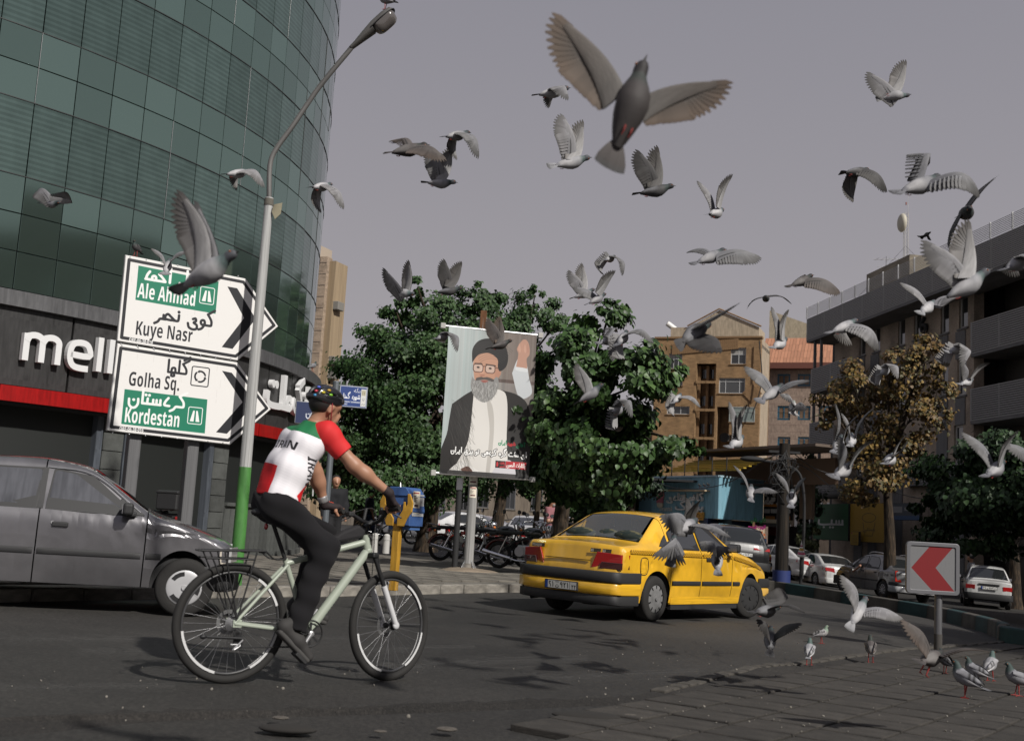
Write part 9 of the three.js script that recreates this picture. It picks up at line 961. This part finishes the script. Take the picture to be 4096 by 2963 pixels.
const FB = [
  ['small pigeon with both barred wings half raised before the left glass panels', 12.5,[249,817],[146,809],[285,808],[148,763],[1,1,-1], 'blue', { bow: 0.22, tail: 0.3 }],
  ['pigeon flapping its wings down just left of the lamp pole', 11.5,[1000,690],[885,697],[1056,751],[945,764],[-1,1,-1], 'pale', { bow: 0.3 }],
  ['pigeon with drooping wings just right of the lamp pole', 11.5,[1325,743],[1233,749],[1374,838],[1283,853],[-1,1,-1], 'pale', { bow: 0.2 }],
  ['large blurred pale pigeon with one tall raised wing over the upper direction sign', 4.5,[949,1019],[681,1176],[705,757],[775,800],[1,1,-1], 'pale', { bow: 0.06 }],
  ['pigeon with fanned tail landing at the top edge of the upper direction sign', 12.6,[678,1040],[655,1102],[751,1007],[602,995],[-1,1,1], 'pale', { tail: 0.75, bow: 0.15 }],
  ['brownish pigeon with broad tail, leftmost of three birds in the upper sky', 8.4,[1712,587],[1529,614],[1781,642],[1575,573],[-1,1,-1], 'brown', { tail: 0.5, bow: 0.14 }],
  ['pigeon with both wings swept down, right of the three upper birds', 10.4,[1880,536],[1760,547],[1911,635],[1827,642],[-1,1,-1], 'blue', { bow: 0.28 }],
  ['pigeon gliding right with both wings straight up below the other two', 10.6,[1820,735],[1686,728],[1804,587],[1716,584],[0,1,-1], 'blue', {}],
  ['pigeon with white underwing rising above the left tree top', 12.2,[1656,1168],[1563,1184],[1631,1038],[1529,1071],[1,1,-1], 'pale', { bow: 0.05 }],
  ['dark pigeon with raised wings just above the tree top', 12.4,[1837,1159],[1739,1170],[1846,1043],[1771,1034],[0,1,-1], 'dark', { bow: 0.05 }],
  ['huge blurred dark pigeon seen from below with wings spread wide', 3.35,[2590,235],[2434,678],[2208,51],[2930,330],[1,1,0], 'brown', { tail: 0.42, bow: 0.04, legs: 0 }],
  ['pale pigeon with lowered wings partly hidden behind the huge pigeon', 10,[2278,358],[2125,382],[2270,400],[2193,435],[-1,1,-1], 'pale', { bow: 0.2 }],
  ['pigeon with black edged wings raised behind the huge pigeon tail', 8.3,[2362,636],[2187,666],[2330,478],[2238,448],[-1,1,-1], 'pale', { tail: 0.3 }],
  ['pigeon in clean profile with dark raised wings right of the huge pigeon', 8.7,[2695,751],[2529,777],[2626,581],[2541,598],[0,1,-1], 'dark', {}],
  ['pigeon flying away with wings in a wide V in the middle of the sky', 10,[2898,846],[2822,858],[2932,696],[2789,723],[-1,1,-1], 'pale', {}],
  ['lone pigeon highest in the sky at the upper right', 10.8,[3640,374],[3506,396],[3627,221],[3462,287],[1,1,-1], 'pale', { bow: 0.04 }],
  ['dark pigeon with drooping wings left of the large barred pigeon', 10.8,[3485,682],[3353,692],[3549,769],[3412,810],[-1,1,-1], 'dark', { bow: 0.2 }],
  ['large blurred pigeon with broad barred wing and fanned tail at upper right', 6.2,[3775,712],[3560,777],[3921,784],[3715,660],[-1,1,-1], 'blue', { bow: 0.34, tail: 0.45 }],
  ['pigeon coming head on with one wing up and one wing down at upper right', 7.7,[3886,842],[3835,862],[3795,993],[4009,687],[1,0,0], 'dark', { bow: 0.05 }],
  ['tiny black bird far off beside the radio mast', 27,[3720,929],[3690,952],[3727,962],[3669,943],[1,0,0], 'dark', { bow: 0.15 }],
  ['large pale pigeon with tall dark raised wing before the louvred roof', 5.9,[3959,1094],[3753,1206],[3874,875],[3686,963],[0,0,-1], 'pale', { tail: 0.25 }],
  ['pigeon with a long slim left wing below the large pale pigeon', 9.3,[3743,1208],[3671,1259],[3832,1185],[3599,1131],[-1,-1,-1], 'pale', { tail: 0.4 }],
  ['pigeon cut by the right edge in front of the louvred roof', 7,[4140,1022],[3991,1088],[4190,1120],[4080,1105],[-1,1,-1], 'blue', { bow: 0.25 }],
  ['small pigeon with arched wings above the right tree top', 15,[2462,1030],[2412,1040],[2489,1103],[2416,1096],[-1,1,1], 'blue', { bow: 0.3 }],
  ['pigeon with two raised wings behind another at the right tree top', 13.8,[2370,1165],[2288,1192],[2326,1051],[2271,1080],[0,1,-1], 'pale', {}],
  ['pigeon with barred left wing stretched sideways at the right tree top', 13.2,[2428,1178],[2337,1221],[2469,1069],[2291,1150],[-1,0,1], 'blue', { bow: 0.08 }],
  ['pigeon stretched flat flying right over the brown building', 9,[2908,1003],[2758,1060],[3069,1034],[2749,1007],[-1,1,-1], 'blue', { tail: 0.35 }],
  ['brownish pigeon gliding right toward the louvred building', 11.2,[3258,1104],[3140,1151],[3378,1178],[3236,1130],[-1,1,-1], 'brown', { tail: 0.35, bow: 0.16 }],
  ['dark pigeon gliding toward the camera with flat arched wings', 15,[3068,1194],[3060,1190],[2987,1239],[3168,1217],[1,0,0], 'dark', { bow: 0.16 }],
  ['large blurred dark pigeon with jagged wing before the brown building', 6,[2838,1290],[2701,1391],[2877,1409],[2961,1210],[-1,1,1], 'dark', { bow: 0.02, sp: 1.2 }],
  ['white bellied pigeon with wings straight up right of the brown building', 10,[3150,1360],[3082,1395],[3157,1237],[3086,1226],[-1,1,1], 'pale', {}],
  ['pigeon with wide grey wing and fanned tail over the right tree', 10.8,[2514,1328],[2462,1386],[2614,1375],[2513,1434],[-1,1,1], 'blue', { tail: 0.5, bow: 0.3 }],
  ['pigeon half hidden behind its neighbour with wings hanging over the right tree', 11.6,[2475,1352],[2382,1374],[2449,1445],[2470,1330],[-1,1,-1], 'blue', { bow: 0.25 }],
  ['small pigeon with drooping wings before the stair windows', 14.5,[2729,1579],[2685,1616],[2802,1630],[2703,1668],[-1,1,1], 'pale', { bow: 0.22 }],
  ['blurred small pigeon with lowered wings before the right tree crown', 12.5,[2498,1630],[2435,1656],[2526,1670],[2491,1704],[-1,1,1], 'blue', { bow: 0.4 }],
  ['pigeon with raised pale wing against the right tree leaves', 10.3,[2405,1549],[2303,1613],[2303,1452],[2318,1470],[0,1,-1], 'blue', { bow: 0.03 }],
  ['grey pigeon with both wings spread in front of the pink building', 9.4,[3138,1540],[3025,1613],[3240,1522],[2975,1466],[-1,-1,1], 'blue', { tail: 0.5 }],
  ['speckled white and black pigeon in front of the blue framed windows', 12,[3172,1608],[3178,1662],[3231,1640],[3120,1581],[-1,1,1], 'speckled', { tail: 0.6, bow: 0.15 }],
  ['pale pigeon with finely feathered raised wing before the brown building', 9.5,[2976,1752],[2908,1792],[2990,1615],[2916,1605],[-1,1,-1], 'pale', { tail: 0.4 }],
  ['pale barred pigeon with wings curved down at the corner of the louvred roof', 9.3,[3440,1284],[3298,1337],[3515,1401],[3410,1384],[-1,1,-1], 'pale', { bow: 0.3, tail: 0.35 }],
  ['white pigeon seen from behind before the yellow leaved tree', 13,[3560,1470],[3516,1500],[3591,1516],[3535,1545],[-1,1,1], 'pale', { bow: 0.3, tail: 0.5 }],
  ['white pigeon seen from behind before the louvred building windows', 12,[3860,1392],[3780,1410],[3846,1466],[3799,1451],[-1,1,1], 'pale', { bow: 0.35, tail: 0.45 }],
  ['small pale pigeon with wings in a V before the louvred building', 13,[3899,1522],[3828,1538],[3963,1451],[3849,1449],[-1,-1,1], 'pale', { tail: 0.4 }],
  ['pigeon with tall upright wings, left of the cluster before the bare tree', 9.6,[3368,1745],[3337,1817],[3438,1657],[3342,1611],[-1,1,1], 'blue', { tail: 0.35 }],
  ['pale pigeon with one slanting raised wing in the cluster before the bare tree', 10.2,[3408,1742],[3401,1788],[3499,1630],[3365,1655],[-1,1,1], 'pale', {}],
  ['blurred pigeon with dark jagged right wing, lowest of the cluster before the bare tree', 8,[3412,1860],[3323,1913],[3515,1750],[3352,1752],[-1,1,1], 'blue', { tail: 0.5 }],
  ['pale pigeon with a single barred wing raised right of the cluster', 9.5,[3577,1824],[3540,1858],[3643,1730],[3630,1765],[-1,1,1], 'pale', { tail: 0.4 }],
  ['pale pigeon with wings in a wide V before the dark right tree', 7.7,[4027,1849],[3927,1913],[4078,1721],[3845,1730],[-1,1,1], 'blue', {}],
  ['pigeon mostly outside the right edge with one wing tip showing', 8,[4190,1850],[4095,1880],[4210,1750],[4014,1778],[-1,1,1], 'blue', {}],
  ['pigeon flying away over the blue cafe wall', 11.4,[3003,1944],[3005,2008],[3111,1971],[2933,1860],[-1,1,1], 'blue', { tail: 0.25 }],
  ['blurred pigeon with raised wings before the utility pole', 10.4,[3170,1965],[3164,2033],[3224,1913],[3104,1895],[-1,1,1], 'blue', { tail: 0.22 }],
  ['large grey pigeon stretched across the taxi roof', 7.6,[2790,2086],[2690,2130],[2920,2151],[2640,2069],[-1,1,1], 'blue', { tail: 0.2, bow: 0.1 }],
  ['dark pigeon with ragged raised wings above the taxi roof', 9,[2795,2105],[2705,2118],[2804,2000],[2754,1992],[-1,1,-1], 'dark', { tail: 0.25 }],
  ['grey pigeon with drooping wings and square tail before the taxi door', 8.6,[2698,2140],[2680,2267],[2742,2256],[2611,2228],[-1,1,1], 'blue', { tail: 0.3, bow: 0.4, flip: 0 }],
  ['grey pigeon with dark left wing before the taxi front door', 9,[2866,2193],[2873,2302],[2918,2196],[2799,2175],[-1,1,1], 'blue', { tail: 0.22, bow: 0.2 }],
  ['dark pigeon with pale wing tips over the road beside the taxi wheel', 8.6,[3126,2436],[2993,2450],[3218,2451],[3154,2380],[-1,1,-1], 'dark', { tail: 0.2, bow: 0.15 }],
  ['dark winged pigeon landing on the road below the taxi bonnet', 9,[3083,2512],[3080,2623],[3208,2497],[3027,2485],[-1,1,1], 'dark', { tail: 0.25 }],
  ['large barred pigeon with both wings spread over the painted median kerb', 8.2,[3465,2389],[3394,2522],[3614,2478],[3360,2302],[-1,1,1], 'pale', { tail: 0.25, bow: 0.12 }],
  ['pigeon landing with wide spread wings and hanging feet beside the sign pole', 6.9,[3772,2618],[3665,2650],[3966,2610],[3604,2485],[-1,1,1], 'brown', { tail: 0.3, legs: 1 }],
  ['small pigeon with curved wing beside the left edge of the portrait poster', 13,[1797,1342],[1738,1355],[1825,1408],[1782,1372],[-1,1,-1], 'blue', { bow: 0.3 }],
  ['pigeon with raised wings in front of the top of the portrait poster', 13.6,[2035,1370],[1955,1393],[1997,1263],[1947,1271],[0,1,-1], 'brown', {}],
];
for (const b of FB) flyBird(...b);
{
  const g = (x, y, lift = 0) => gnd(x, y, lift), GR = 'pigeons standing on the paving';
  groundBird('white speckled pigeon walking on the road near the arrow sign', g(3285,2574), -0.2, 'speckled', 0.8, GR); groundBird('pale barred pigeon seen from behind at the edge of the paving', g(3237,2661,0.03), 1.25, 'pale', 0.9, GR); groundBird('brownish pigeon walking away at the paving edge', g(3484,2651,0.03), 1.35, 'brown', 0.98, GR); groundBird('dark pigeon bending down beneath the landing pigeon', g(3783,2695,0.03), 1.9, 'dark', 0.85, GR); groundBird('large dark necked pigeon standing nearest among the feeding birds', g(3866,2794,0.035), 2.3, 'blue', 1.06, GR); groundBird('grey pigeon partly hidden behind the large dark necked pigeon', g(3905,2742,0.035), 2.5, 'blue', 0.9, GR); groundBird('pale barred pigeon with green neck walking away at the right', g(3962,2724,0.035), 0.9, 'pale', 1.0, GR); groundBird('dark headed pigeon facing left at the right edge', g(4075,2784,0.035), 2.9, 'blue', 1.0, GR); const lb = at(3528,2990,4.9); groundBird('pigeon showing only its head at the bottom edge', V(lb.x, gy(lb.x) + 0.035,-4.9), 1.2, 'blue', 1.0, GR);
  const s1 = at(541,1026,13.85); groundBird('dark pigeon perched on the top left corner of the upper direction sign', s1,-1.9, 'dark', 0.72, 'perched pigeons'); const l1 = at(1541,42,14.36); groundBird('pigeon perched on top of the street lamp head', l1.clone().add(V(0,0.005,0)), 2.7, 'blue', 1, 'perched pigeons'); const o = onCyl(1244,1524, TR + 0.28); groundBird('small pigeon perched on the grey sign band at its right end', V(o.p.x,4.44, o.p.z), 0.4, 'blue', 0.95, 'perched pigeons');
  [[2799,1953, 'left'],[2818,1953, 'middle'],[2833,1950, 'right']].forEach(([x, y, w]) => groundBird(w + ' of three small dark birds on the cable over the cafe sign', at(x, y,46.9), 2.2, 'dark', 0.8, 'birds on the cable'));
}

// ---------- draw ----------
const renderer = new THREE.WebGLRenderer({ antialias: true });
renderer.setSize(1024,740); renderer.shadowMap.enabled = true; renderer.shadowMap.type = THREE.PCFSoftShadowMap;
renderer.toneMapping = THREE.LinearToneMapping; renderer.toneMappingExposure = EXPOSURE;
renderer.render(scene, camera);
